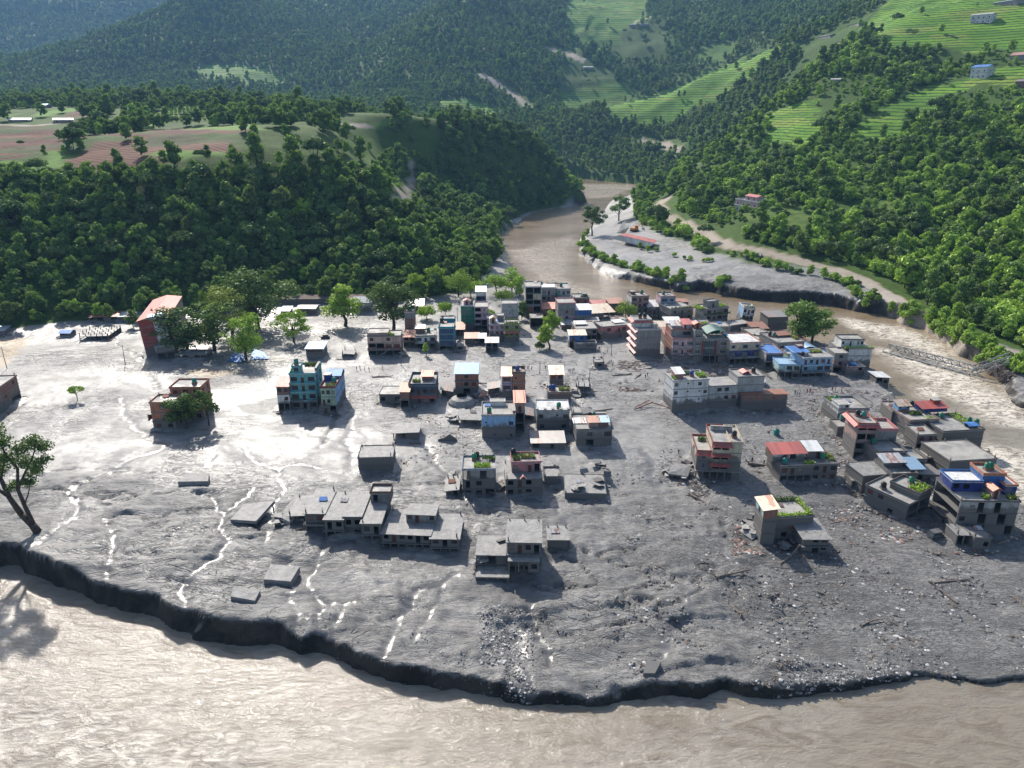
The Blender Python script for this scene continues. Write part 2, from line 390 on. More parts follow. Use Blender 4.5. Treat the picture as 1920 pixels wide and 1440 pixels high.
# ------------------------------------------------------------------ land-use outlines (photo pixels dropped on the hills)
TER = [ # (step height, brightness, outline)
 (4.0,1.0,[(1136,207),(1180,186),(1250,168),(1330,132),(1400,104),(1462,88),(1440,120),(1400,150),(1345,185),(1300,205),(1262,228),(1200,232),(1140,220)]),
 (2.4,0.85,[(1432,232),(1450,210),(1490,192),(1540,192),(1545,240),(1510,275),(1470,270),(1432,258)]),
 (2.9,0.55,[(1580,245),(1640,210),(1700,175),(1745,160),(1790,170),(1745,205),(1690,250),(1660,268),(1590,270)]),
 (3.2,0.75,[(1610,50),(1650,10),(1700,-30),(2100,-40),(2100,95),(1960,110),(1850,95),(1770,90),(1700,98),(1655,92),(1640,66)]),
 (2.9,0.8,[(1735,160),(1800,148),(1860,128),(1940,118),(1960,180),(1860,150),(1820,160),(1780,180)]),
 (5.8,0.55,[(1066,0),(1100,-60),(1200,-60),(1215,0),(1215,40),(1130,62),(1075,66),(1060,30)]),
 (5.0,0.45,[(1085,75),(1130,50),(1180,45),(1160,80),(1120,98),(1078,92)]),
 (4.7,0.42,[(1045,172),(1100,158),(1180,155),(1190,180),(1140,205),(1070,212),(1045,200)]),
 (4.3,0.35,[(1310,85),(1380,75),(1388,100),(1350,118),(1300,112)]),
 (4.3,0.6,[(810,190),(860,182),(900,192),(935,200),(930,222),(880,212),(830,205)]),
 (5.8,0.5,[(330,150),(380,118),(440,118),(545,145),(525,158),(440,156)]),
]
GRASSY = [[(1400,400),(1480,380),(1560,400),(1520,440),(1420,430)],[(1640,380),(1700,370),(1690,420),(1600,420)],
 [(700,232),(760,222),(780,228),(740,240)],[(660,250),(700,262),(745,330),(790,370),(850,420),(820,440),(770,400),(720,340),(680,300)]]
SOIL = [[(-80,236),(60,234),(150,250),(120,282),(40,300),(-80,305)],[(120,300),(180,262),(300,262),(430,270),(450,285),(330,300),(250,330),(130,335)],[(110,222),(160,202),(230,205),(150,220),(120,232)],[(230,244),(360,236),(480,244),(430,252),(300,252)],
 [(150,290),(190,265),(285,266),(280,285),(200,305)],[(300,232),(360,234),(330,240),(260,240)],[(100,250),(300,254),(440,262),(430,275),(280,262),(110,262)]]
GREENF = [[(-80,312),(60,302),(110,290),(120,310),(60,335),(-80,335)],[(300,285),(380,280),(420,292),(330,300)],[(60,216),(130,202),(205,200),(190,207),(110,212),(70,222)],[(240,236),(310,226),(325,230),(290,241)],[(352,242),(375,234),(490,234),(492,243),(430,246)],
 [(66,285),(112,280),(150,292),(110,304),(80,300)],[(0,215),(45,212),(10,222)],[(250,296),(290,285),(330,280),(320,292)],[(690,232),(735,228),(760,234),(700,244)]]
PATHS = [ (4.2,[(1248,372),(1236,385),(1242,402),(1290,424),(1340,448),(1370,462),(1440,474),(1500,490),(1560,505),(1610,522),(1650,545),(1690,572),(1740,600),(1800,632),(1860,655),(1925,672),(2050,720)]),
 (7.0,[(898,140),(925,152),(950,170),(975,185),(1000,208)]),(8.0,[(1030,92),(1060,100),(1090,112)]),(6.0,[(1205,264),(1245,270),(1275,288)]),
 (2.2,[(772,308),(776,330),(768,348),(752,372),(740,382)]),(3.0,[(640,232),(690,236)]) ,(4.0,[(1190,40),(1225,30)]),
 (3.0,[(-20,234),(60,236),(100,232)]), (2.5,[(940,440),(1000,420),(1060,396),(1100,384)])]
VEG = [[(-900,690),(-400,645),(0,618),(120,604),(250,594),(330,590),(400,580),(550,568),(700,563),(800,562),(860,547),(905,522),(930,495),(925,440),(980,402),(1060,380),(1078,362),(1068,338),(1040,322),(700,300),(300,330),(0,330),(-900,330)],
 [(1236,372),(1245,398),(1290,421),(1370,458),(1500,487),(1610,517),(1690,566),(1800,624),(1925,662),(2300,740),(2300,330),(1300,330)]]
OCH = [[(338,697),(380,692),(434,698),(400,705),(345,704)],[(-30,640),(40,628),(78,640),(40,668),(-30,700)],[(-20,708),(30,704),(20,714),(-20,716)]]
ORCH = [[(290,222),(310,200),(520,205),(510,232),(380,232),(300,230)]]
LU = dict(ter=[(s, b, dpoly(p)) for s, b, p in TER], grs=[dpoly(p) for p in GRASSY], soil=[dpoly(p) for p in SOIL],
          grf=[dpoly(p) for p in GREENF], pth=[(w, dpoly(p)) for w, p in PATHS], orc=[dpoly(p) for p in ORCH], och=[dpoly(p) for p in OCH], veg=[dpoly(p) for p in VEG])
def _inside(x, y, P, soft):
    out = np.zeros(x.shape); lo, hi = P.min(0)-20, P.max(0)+20
    m = (x > lo[0])&(x < hi[0])&(y > lo[1])&(y < hi[1])
    if m.any():
        q = seg_dist(x[m], y[m], P)+fbm(x[m], y[m], 18, 2, 131)*soft*2.5; out[m] = 1-sstep(-soft, soft*0.5, q)
    return out
def landuse(x, y):
    r = {}
    t = np.zeros(x.shape); st = np.full(x.shape, 4.0)
    for s, b, P in LU['ter']:
        v = _inside(x, y, P, 5.0)*b; st = np.where(v > t, s, st); t = np.maximum(t, v)
    r['terrace'] = t; r['stepz'] = st
    for k, nm in (('grs', 'grassy'), ('soil', 'soil'), ('grf', 'greenfield'), ('orc', 'orchard'), ('och', 'ochre')):
        v = np.zeros(x.shape)
        for P in LU[k]: v = np.maximum(v, _inside(x, y, P, 2.5))
        r[nm] = v
    v = np.zeros(x.shape); cl = np.zeros(x.shape)
    for w, P in LU['pth']:
        lo, hi = P.min(0)-20, P.max(0)+20; m = (x > lo[0])&(x < hi[0])&(y > lo[1])&(y < hi[1])
        if m.any():
            q = seg_dist(x[m], y[m], P, False); v[m] = np.maximum(v[m], 1-sstep(w*0.8, w*1.5, q+fbm(x[m], y[m], 8, 2, 133)*w*.5)); cl[m] = np.maximum(cl[m], 1-sstep(w*2.0, w*3.2, q))
    r['path'] = v; r['clear'] = cl
    hb = Hbase(x, y); n = fbm(x, y, 14, 3, 141)
    v = np.zeros(x.shape)
    for P in LU['veg']:
        lo, hi = P.min(0)-20, P.max(0)+20; m = (x > lo[0])&(x < hi[0])&(y > lo[1])&(y < hi[1])
        if m.any(): v[m] = np.maximum(v[m], 1-sstep(-1.5, 1.5, seg_dist(x[m], y[m], P)+n[m]*5))
    r['mud'] = np.where(y < 1000, 1-sstep(5, 6.5, hb+n*1.2), 0)*(1-v)
    return r
def ground_h(x, y):
    z = Hland(x, y); dz, wet, sto = mud_fields(x, y); L = landuse(x, y)
    above = sstep(WL+0.3, WL+1.6, z)
    # rock-slide scarps on banks and terraces cut into the slopes
    st = L['stepz']; q = z/st; fr_ = q-np.floor(q); stepped = (np.floor(q)+sstep(0.62, 1.0, fr_))*st
    z = z+np.where(L['terrace'] > 0.05, (stepped-z)*np.clip(L['terrace']*3, 0, 1)*0.9, 0)
    z = z+dz*np.maximum(above, 0.25*sstep(WL-.5, WL+.3, z))
    z = np.where((z < WL+0.1)&(Hland(x, y) > WL+0.1), WL+0.12, z)
    L['wet'] = wet*above; L['stony'] = sto; L['river'] = sdr(x, y)
    L.pop('clear', 0)
    return z, L
# ------------------------------------------------------------------ ground materials
def mat_ground():
    m, t, b = newmat('flood_mud_and_hill_soil'); N = NT(t); p = N.pos()
    big = N.tex('noise', 0.018, 5, 0.6, p); mid = N.tex('noise', 0.12, 6, 0.65, p, 0.6); fine = N.tex('noise', 1.1, 6, 0.7, p)
    st = N.tex('noise', 0.35, 5, 0.65, N.mapv(p, (0.6, 1.9, 1), (0, 0, 0.25)), 1.2)
    grit = N.tex('voronoi', 1.3, vec=p); grit2 = N.tex('noise', 3.5, 3, 0.8, p)
    wet = N.attr('wet'); sto = N.attr('stony')
    dark = N.m('MULTIPLY', N.rng(mid, 0.35, 0.7), N.rng(st, 0.3, 0.62))
    mud = N.mix(dark, (0.31, 0.30, 0.283), (0.10, 0.097, 0.092))
    mud = N.mix(N.rng(big, 0.4, 0.65), mud, (0.225, 0.219, 0.208))
    tan = N.rng(N.tex('noise', 0.03, 3, 0.5, N.mapv(p, (1, 1, 1), (0, 0, 1.0))), 0.55, 0.75, 0, 0.55)
    mud = N.mix(N.m('MULTIPLY', tan, N.rng(N.sep(p)[1], 235.0, 290.0)), mud, (0.30, 0.255, 0.19))
    stc = N.mix(N.rng(fine, 0.40, 0.62), (0.095, 0.093, 0.090), (0.31, 0.302, 0.288))
    mud = N.mix(N.m('MULTIPLY', sto, 0.62), mud, stc)
    speck = N.m('MULTIPLY', N.rng(grit, 0.16, 0.10), N.rng(grit2, 0.5, 0.6)); mud = N.mix(N.m('MULTIPLY', speck, sto), mud, (0.34, 0.335, 0.33))
    mud = N.mix(N.rng(wet, 0.1, 0.5, 0, 0.6), mud, (0.13, 0.125, 0.12))
    def crease(sc, st_, rot, di, wd, amt):
        q = N.tex('noise', sc, 4, .55, N.mapv(p, st_, (0, 0, rot)), di); q = N.m('ABSOLUTE', N.m('SUBTRACT', q, .5)); return N.m('MULTIPLY', N.rng(q, 0.0, wd*1.5, 1.0, 0.0), amt)
    patch = N.rng(N.tex('noise', .022, 3, .5, p), .40, .62)
    cr = N.m('MAXIMUM', crease(.05, (.7, 1.7, 1), .35, 1.4, .012, N.m('MULTIPLY_ADD', patch, .6, .2)), crease(.16, (.6, 1.6, 1), -.2, 1.8, .014, N.m('MULTIPLY', patch, .8)))
    cr = N.m('MAXIMUM', cr, crease(.45, (.7, 1.5, 1), .1, 1.2, .02, N.m('MULTIPLY_ADD', sto, .6, .12)))
    mud = N.mix(N.m('MULTIPLY', cr, .85), mud, (.045, .044, .043))
    frt = N.rng(N.sep(p)[1], 205.0, 165.0); dk = N.m('MULTIPLY', frt, N.rng(N.tex('noise', .09, 5, .65, N.mapv(p, (.7, 1.5, 1), (0, 0, .4)), 1.0), .40, .60, .2, .75)); mud = N.mix(dk, mud, (.105, .103, .10))
    mud = N.mix(N.m('MULTIPLY', N.attr('ochre'), .7), mud, (.34, .235, .12))
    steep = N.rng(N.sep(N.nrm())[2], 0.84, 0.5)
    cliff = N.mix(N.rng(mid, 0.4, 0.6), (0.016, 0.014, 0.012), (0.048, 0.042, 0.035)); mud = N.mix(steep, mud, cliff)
    # hill soil: undergrowth, terraces, fields, paths
    ug = N.mix(N.rng(fine, 0.35, 0.65), (0.035, 0.065, 0.014), (0.09, 0.15, 0.03)); ug = N.mix(N.rng(mid, 0.45, 0.7), ug, (0.05, 0.085, 0.02))
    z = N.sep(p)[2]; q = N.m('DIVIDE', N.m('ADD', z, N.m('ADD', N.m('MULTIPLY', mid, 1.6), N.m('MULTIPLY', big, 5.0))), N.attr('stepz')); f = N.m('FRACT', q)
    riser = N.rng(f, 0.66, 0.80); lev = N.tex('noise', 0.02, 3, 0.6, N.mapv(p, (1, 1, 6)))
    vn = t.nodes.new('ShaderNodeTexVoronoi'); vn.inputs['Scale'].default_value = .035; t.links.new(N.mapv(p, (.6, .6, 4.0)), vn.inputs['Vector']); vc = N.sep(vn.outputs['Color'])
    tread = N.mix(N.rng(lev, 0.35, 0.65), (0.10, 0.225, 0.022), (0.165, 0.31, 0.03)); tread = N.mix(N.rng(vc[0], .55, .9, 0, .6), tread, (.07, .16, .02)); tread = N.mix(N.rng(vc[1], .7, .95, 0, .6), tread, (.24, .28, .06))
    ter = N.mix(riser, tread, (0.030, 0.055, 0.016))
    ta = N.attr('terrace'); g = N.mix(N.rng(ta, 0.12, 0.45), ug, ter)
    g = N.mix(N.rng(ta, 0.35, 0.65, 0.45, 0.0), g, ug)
    g = N.mix(N.m('MULTIPLY', N.attr('grassy'), 0.85), g, N.mix(N.rng(mid, 0.4, 0.6), (0.07, 0.13, 0.025), (0.14, 0.19, 0.05)))
    rowsn = N.m('SINE', N.m('MULTIPLY', N.sep(N.mapv(p, (1, 1, 1), (0, 0, 0.5)))[1], 1.6))
    fv = t.nodes.new('ShaderNodeTexVoronoi'); fv.inputs['Scale'].default_value = .021; t.links.new(N.mapv(p, (.8, 1.9, .01), (0, 0, .12)), fv.inputs['Vector']); fc = N.sep(fv.outputs['Color'])
    g = N.mix(N.attr('soil'), g, N.mix(N.rng(fc[0], .60, .64), N.mix(N.rng(rowsn, -0.6, 0.8), N.mix(fc[1], (0.075, 0.036, 0.026), (.13, .06, .04)), N.mix(fc[1], (0.12, 0.062, 0.042), (.22, .12, .08))), N.mix(fc[1], (.06, .10, .025), (.10, .085, .05))))
    g = N.mix(N.attr('greenfield'), g, N.mix(N.rng(fine, 0.3, 0.7), (0.09, 0.18, 0.03), (0.16, 0.27, 0.05)))
    g = N.mix(N.m('MULTIPLY', N.attr('path'), 0.95), g, N.mix(N.rng(mid, 0.4, 0.6), (0.30, 0.235, 0.17), (0.22, 0.17, 0.12)))
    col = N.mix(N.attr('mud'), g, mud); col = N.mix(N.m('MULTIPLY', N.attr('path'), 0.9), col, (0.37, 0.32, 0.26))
    t.links.new(col, b.inputs['Base Color'])
    rm = N.rng(N.tex('noise', 0.05, 4, 0.55, p, 0.8), 0.42, 0.60, 0.40, 0.62); rm = N.m('ADD', rm, N.m('MULTIPLY', sto, 0.22))
    rm = N.m('ADD', rm, N.rng(fine, 0.3, 0.7, -0.05, 0.07)); rm = N.m('MULTIPLY_ADD', N.rng(wet, 0.25, 0.8), -0.34, rm)
    rm = N.m('MAXIMUM', rm, 0.3)
    rm = N.m('MAXIMUM', rm, N.m('MULTIPLY', steep, .85))
    rgh = N.m('ADD', N.m('MULTIPLY', rm, N.attr('mud')), N.m('MULTIPLY', N.m('SUBTRACT', 1.0, N.attr('mud')), 0.85))
    t.links.new(rgh, b.inputs['Roughness'])
    t.links.new(N.m('MULTIPLY_ADD', N.attr('mud'), .30, .08), b.inputs['Specular IOR Level'])
    hh = N.m('ADD', N.m('MULTIPLY', st, 0.5), N.m('MULTIPLY', fine, 0.25)); hh = N.m('ADD', hh, N.m('MULTIPLY', grit2, N.m('MULTIPLY', sto, 0.35)))
    hh = N.m('SUBTRACT', hh, N.m('MULTIPLY', cr, .35))
    bs = N.m('MULTIPLY', N.rng(wet, 0.25, 0.6, 1.0, 0.15), N.m('MULTIPLY_ADD', N.m('MAXIMUM', N.m('MAXIMUM', patch, sto), N.rng(N.sep(p)[1], 205.0, 165.0)), .65, .24))
    t.links.new(N.bump(hh, bs, 0.8), b.inputs['Normal'])
    return m
def mat_water():
    m, t, b = newmat('silty_river_water'); N = NT(t); p = N.pos()
    fl = N.mapv(p, (0.55, 1.3, 1), (0, 0, -0.22))
    a = N.tex('noise', 0.22, 6, 0.62, fl, 1.5); c = N.tex('noise', 0.9, 5, 0.65, fl, 0.8); d = N.tex('noise', 0.03, 4, 0.5, fl, 0.5)
    bk = N.rng(N.sep(p)[1], 210.0, 300.0); foam = N.attr('foam'); col = N.mix(N.rng(d, 0.4, 0.62), (0.235, 0.205, 0.158), (0.29, 0.262, 0.212))
    col = N.mix(N.rng(a, 0.42, 0.7), col, (0.18, 0.148, 0.106))
    col = N.mix(bk, col, N.mix(N.rng(d, .4, .62), (.205, .150, .088), (.285, .22, .14)))
    fm = N.m('MULTIPLY', foam, N.rng(N.tex('noise', 0.35, 7, 0.7, N.mapv(p, (0.6, 1.4, 1), (0, 0, 0.5)), 2.0), 0.38, 0.56))
    col = N.mix(fm, col, (0.66, 0.60, 0.50))
    t.links.new(col, b.inputs['Base Color'])
    t.links.new(N.rng(fm, 0, 1, 0.12, 0.6), b.inputs['Roughness'])
    e_ = N.tex('noise', 2.4, 3, 0.7, fl, .5); hh = N.m('ADD', N.m('MULTIPLY', a, .8), N.m('MULTIPLY', c, 0.5)); hh = N.m('ADD', hh, N.m('MULTIPLY', e_, .22)); hh = N.m('ADD', hh, N.m('MULTIPLY', fm, 0.4))
    t.links.new(N.bump(hh, 0.47, 0.9), b.inputs['Normal'])
    return m
M_GROUND = mat_ground(); M_WATER = mat_water()
xs = np.unique(np.concatenate([-np.array(grow(300, 900, 0.8, 14))[::-1], np.arange(-300, 300, 0.7), np.array(grow(300, 900, 0.8, 14))]))
ys = np.array(grow(70, 470, 0.42, 1.3))
gnd = grid_mesh('ground', xs, ys, ground_h, M_GROUND); tag(gnd, kind='structure')
xs = np.array(grow(0, 3700, 3.2, 34)); xs = np.unique(np.concatenate([-xs[::-1], xs])); ys = np.array(grow(ys[-1]-6, 5000, 2.2, 32))
def far_h(x, y):
    z, L = ground_h(x, y); L.pop('clear', 0); z = np.where(y < ys[1]-.1, z-3.0, np.where(y < ys[3]-.1, z-.25, z)); return z, L
hills = grid_mesh('hills', xs, ys, far_h, M_GROUND); tag(hills, kind='structure')
# water: one sheet, with low swell and standing waves
FOAM = [[(1590,600),(1680,612),(1760,640),(1830,690),(1800,720),(1740,690),(1680,640),(1620,620)],[(1650,655),(1720,672),(1800,690),(1850,720),(1920,760),(1930,800),(1850,790),(1780,750),(1700,690)],
 [(1840,840),(1930,850),(1940,960),(1900,920),(1860,880)],[(960,470),(1080,440),(1060,520),(1150,560),(1090,560),(1000,520)],[(1080,345),(1200,345),(1150,370),(1100,372)],[(1720,700),(1760,740),(1780,790),(1740,760)],
 [(-100,1250),(120,1290),(500,1400),(400,1500),(-200,1500)]]
FOAMW = [wpoly(p) for p in FOAM]
def water_h(x, y):
    f = np.zeros(x.shape)
    for k, P in enumerate(FOAMW):
        lo, hi = P.min(0)-20, P.max(0)+20; m = (x > lo[0])&(x < hi[0])&(y > lo[1])&(y < hi[1])
        if m.any(): f[m] = np.maximum(f[m], (1-sstep(-6, 8, seg_dist(x[m], y[m], P)+fbm(x[m], y[m], 12, 3, 151)*6))*(0.35 if k in (3, 4, 6) else 1))
    wx = x+3*fbm(x, y, 16, 2, 161); wy = y+3*fbm(x, y, 16, 2, 163)
    z = 0.16*fbm(wx*.6, wy*1.2, 7, 4, 171, 0.55)+0.10*fbm(wx, wy*1.5, 2.6, 3, 173, 0.6, True)
    z = z*(1+2.4*f)*np.where(y > 600, .4, 1)
    return WL+z, {'foam': f}
xs = np.unique(np.concatenate([-np.array(grow(230, 900, 0.9, 20))[::-1], np.arange(-230, 230, 0.7), np.array(grow(230, 900, 0.9, 20))]))
ys = np.array(grow(60, 1300, 0.45, 9)); ys = ys[(ys < 1300)]
water = grid_mesh('river_water', xs, ys, water_h, M_WATER); tag(water, kind='structure')
# ------------------------------------------------------------------ trees
def mat_leaf(name, cols, back=0.42):
    m = bpy.data.materials.new(name); m.use_nodes = True; t = m.node_tree; t.nodes.clear(); N = NT(t)
    out = t.nodes.new('ShaderNodeOutputMaterial'); p = N.pos()
    r = N.rnd(); n1 = N.tex('noise', 0.45, 3, 0.6, p); n2 = N.tex('noise', 2.2, 2, 0.6, p)
    c = N.mix(N.rng(r, 0, 1), cols[0], cols[1]); c = N.mix(N.rng(n1, 0.3, 0.7), c, N.mix(r, cols[1], cols[2]))
    c = N.mix(N.rng(n2, 0.35, 0.75, 0, 0.5), c, cols[2])
    c = N.mix(N.rng(N.m('FRACT', N.m('MULTIPLY', r, 7.3)), 0.8, 1.0, 0, 0.55), c, (0.075, 0.085, 0.02))
    d = t.nodes.new('ShaderNodeBsdfDiffuse'); tr = t.nodes.new('ShaderNodeBsdfTranslucent'); mx = t.nodes.new('ShaderNodeMixShader')
    gl = t.nodes.new('ShaderNodeBsdfGlossy'); gl.inputs['Roughness'].default_value = 0.55; gl.inputs['Color'].default_value = (.6, .7, .6, 1)
    t.links.new(c, d.inputs[0]); t.links.new(N.mix(0.55, c, (0.22, 0.34, 0.05)), tr.inputs[0]); mx.inputs[0].default_value = back
    t.links.new(d.outputs[0], mx.inputs[1]); t.links.new(tr.outputs[0], mx.inputs[2])
    m2 = t.nodes.new('ShaderNodeMixShader'); m2.inputs[0].default_value = 0.05
    t.links.new(mx.outputs[0], m2.inputs[1]); t.links.new(gl.outputs[0], m2.inputs[2]); t.links.new(m2.outputs[0], out.inputs[0]); return m
LEAF = {'forest': mat_leaf('forest_leaves', ((0.063, 0.122, 0.029), (0.101, 0.190, 0.038), (0.179, 0.290, 0.051))),
        'bright': mat_leaf('fresh_leaves', ((0.167, 0.304, 0.024), (0.257, 0.421, 0.034), (0.424, 0.560, 0.053)), 0.45),
        'dark': mat_leaf('dark_leaves', ((0.048, 0.094, 0.025), (0.077, 0.133, 0.031), (0.122, 0.190, 0.042)), 0.2),
        'lush': mat_leaf('lush_leaves', ((0.184, 0.315, 0.037), (0.281, 0.464, 0.053), (0.483, 0.650, 0.081)), 0.3),
        'dusty': mat_leaf('dusty_leaves', ((0.175, 0.217, 0.048), (0.261, 0.310, 0.064), (0.431, 0.474, 0.101)), 0.25)}
def mat_simple(name, col, rough=0.8, noise=0.25, scale=0.8, spec=0.3):
    m, t, b = newmat(name); N = NT(t)
    n = N.tex('noise', scale, 5, 0.65, N.pos()); a = tuple(c*(1-noise) for c in col); c2 = tuple(min(1, c*(1+noise)) for c in col)
    t.links.new(N.mix(N.rng(n, 0.3, 0.7), a, c2), b.inputs['Base Color']); b.inputs['Roughness'].default_value = rough
    b.inputs['Specular IOR Level'].default_value = spec; return m
M_BARK = mat_simple('bark', (0.075, 0.06, 0.048), 0.9, 0.4, 2.0)
class MB:
    """collects faces of several boxes, bars and tubes and links them as one mesh"""
    def __init__(s): s.v = []; s.f = []; s.m = []; s.mats = []; s.cur = 0
    def mat(s, m):
        if m not in s.mats: s.mats.append(m)
        s.cur = s.mats.index(m); return s
    def add(s, v, f):
        o = len(s.v); s.v += [tuple(p) for p in v]; s.f += [tuple(i+o for i in q) for q in f]; s.m += [s.cur]*len(f)
    def box(s, x0, y0, z0, x1, y1, z1):
        if x1 < x0: x0, x1 = x1, x0
        if y1 < y0: y0, y1 = y1, y0
        s.add([(x0,y0,z0),(x1,y0,z0),(x1,y1,z0),(x0,y1,z0),(x0,y0,z1),(x1,y0,z1),(x1,y1,z1),(x0,y1,z1)],
              [(0,3,2,1),(4,5,6,7),(0,1,5,4),(1,2,6,5),(2,3,7,6),(3,0,4,7)])
    def tube(s, a, b, r0, r1=None, n=6):
        a, b = Vector(a), Vector(b); r1 = r0 if r1 is None else r1; d = (b-a).normalized()
        u = d.orthogonal().normalized(); w = d.cross(u); v = []
        for P, r in ((a, r0), (b, r1)):
            for k in range(n):
                t = 2*math.pi*k/n; v.append(P+u*math.cos(t)*r+w*math.sin(t)*r)
        f = [(k, (k+1) % n, n+(k+1) % n, n+k) for k in range(n)]+[tuple(range(n))[::-1], tuple(range(n, 2*n))]
        s.add(v, f)
    def quad(s, a, b, c, d): s.add([a, b, c, d], [(0, 1, 2, 3)])
    def poly(s, pts): s.add(pts, [tuple(range(len(pts)))])
    def prism(s, pts, z0, z1):
        n = len(pts); s.add([(x, y, z0) for x, y in pts]+[(x, y, z1) for x, y in pts],
            [tuple(range(n))[::-1], tuple(range(n, 2*n))]+[(k, (k+1) % n, n+(k+1) % n, n+k) for k in range(n)])
    def mesh(s, name, smooth=False):
        me = bpy.data.meshes.new(name); me.from_pydata(s.v, [], s.f)
        for m in s.mats: me.materials.append(m)
        if len(s.mats) > 1: me.polygons.foreach_set('material_index', s.m)
        if smooth: me.polygons.foreach_set('use_smooth', [True]*len(s.f))
        me.update(); return me
    def build(s, name, parent=None, loc=None, smooth=False):
        if not s.f: return None
        return link(name, s.mesh(name, smooth), parent, loc)
def link(name, me, parent=None, loc=None):
    o = bpy.data.objects.new(name, me); COL.objects.link(o)
    if parent is not None: o.parent = parent
    if loc is not None: o.location = loc
    return o
def empty(name, loc, rz=0.0, tilt=(0, 0)):
    o = bpy.data.objects.new(name, None); COL.objects.link(o); o.location = loc; o.rotation_euler = (tilt[0], tilt[1], rz); o.empty_display_size = 1; return o
def blobs(kind, rs, h):
    """lobe centres and radii of a crown, h = whole height"""
    L = []
    if kind == 'round':
        for k in range(36):
            a = rs.uniform(0, 6.28); e = rs.uniform(-1, 1) ; q = rs.uniform(.35, 1.18)
            rr = h*0.27*(1+.25*math.sin(a*2+1))*math.sqrt(max(0, 1-e*e*.85))*q; L.append((rr*math.cos(a), rr*math.sin(a), h*(0.55+0.33*e+rs.uniform(-.06,.06)), h*rs.uniform(.055, .125)))
    elif kind == 'tall':
        for k in range(18):
            t = rs.uniform(0, 1); a = rs.uniform(0, 6.28); rr = h*(0.19-0.13*t)*rs.uniform(.3, 1)
            L.append((rr*math.cos(a), rr*math.sin(a), h*(0.30+0.62*t), h*rs.uniform(.075, .125)*(1.15-.5*t)))
    elif kind == 'umbrella':
        for k in range(16):
            a = rs.uniform(0, 6.28); rr = h*0.36*math.sqrt(rs.uniform(0.02, 1)); L.append((rr*math.cos(a), rr*math.sin(a), h*(0.82-0.9*(rr/h)**2+rs.uniform(-.06, .06)), h*rs.uniform(.09, .13)))
    elif kind == 'open':
        for k in range(26):
            a = rs.uniform(0, 6.28); e = rs.uniform(-0.5, 1); q = rs.uniform(.4, 1); rr = h*0.36*math.sqrt(max(0, 1-e*e*.7))*q
            L.append((rr*math.cos(a), rr*math.sin(a), h*(0.60+0.32*e), h*rs.uniform(.055, .10)))
    else:   # bush / bamboo clump with drooping heads
        for k in range(14):
            a = rs.uniform(0, 6.28); rr = h*0.42*rs.uniform(.2, 1); L.append((rr*math.cos(a), rr*math.sin(a), h*(0.62-0.55*(rr/h)+rs.uniform(-.08, .18)), h*rs.uniform(.15, .24)))
    return L
def crown_mesh(name, kind, seed, h, nq, leaf, mat):
    rs = np.random.RandomState(seed); L = np.array(blobs(kind, rs, h)); wgt = L[:, 3]**2; wgt = wgt/wgt.sum()
    k = rs.choice(len(L), nq, p=wgt); d = rs.normal(size=(nq, 3)); d[:, 2] = d[:, 2]*0.8+0.25; d /= np.linalg.norm(d, axis=1)[:, None]
    rad = L[k, 3]*np.clip(rs.normal(0.93, 0.24, nq), .3, 1.6); c = L[k, :3]+d*rad[:, None]*np.array([1.08, 1.08, .85])
    nrm = d+rs.normal(size=(nq, 3))*0.42; nrm /= np.linalg.norm(nrm, axis=1)[:, None]
    up = rs.normal(size=(nq, 3)); u = np.cross(nrm, up); u /= np.linalg.norm(u, axis=1)[:, None]; w = np.cross(nrm, u)
    s = (leaf*rs.uniform(.55, 1.25, nq))[:, None]; a = rs.uniform(.5, .9, nq)[:, None]
    V = np.stack([c-u*s, c-w*s*a, c+u*s, c+w*s*a], 1).reshape(-1, 3)
    Fq = np.arange(nq*4).reshape(nq, 4)
    me = mesh_np(name, V, Fq, mat, False); return me, L
def trunk_mesh(name, L, h, r, seed, nb=6, lean=0.0):
    rs = random.Random(seed); mb = MB(); mb.mat(M_BARK); zt = h*0.5; pts = [Vector((0, 0, -1.2))]
    for k in range(1, 5): pts.append(Vector((lean*h*(k/4)**1.5+rs.uniform(-.02, .02)*h, rs.uniform(-.02, .02)*h, zt*k/4)))
    for k in range(4): mb.tube(pts[k], pts[k+1], r*(1-.16*k), r*(1-.16*(k+1)), 7)
    idx = sorted(range(len(L)), key=lambda i: -L[i][3])[:nb]
    for i in idx:
        e = Vector(L[i][:3]); b = pts[rs.choice((2, 3, 4))]; m = b.lerp(e, .5)+Vector((0, 0, -.03*h))
        mb.tube(b, m, r*.42, r*.3, 5); mb.tube(m, e, r*.3, r*.1, 5)
    return mb.mesh(name, True)
TV = []   # forest variants: (crown mesh, trunk mesh, height)
for k, (kd, h, nq, lf, mt) in enumerate([('round', 13, 1500, .62, 'forest'), ('round', 11, 1300, .58, 'forest'), ('tall', 16, 1300, .55, 'forest'), ('umbrella', 12, 1100, .6, 'dark'),
      ('round', 10, 1200, .58, 'lush'), ('bush', 7, 1100, .55, 'lush'), ('tall', 13, 1100, .55, 'dusty'), ('bush', 6, 900, .5, 'forest')]):
    cm, L = crown_mesh('crown', kd, 50+k, h, nq, lf, LEAF[mt]); TV.append((cm, trunk_mesh('trunk', L, h, h*.022, 70+k), h))
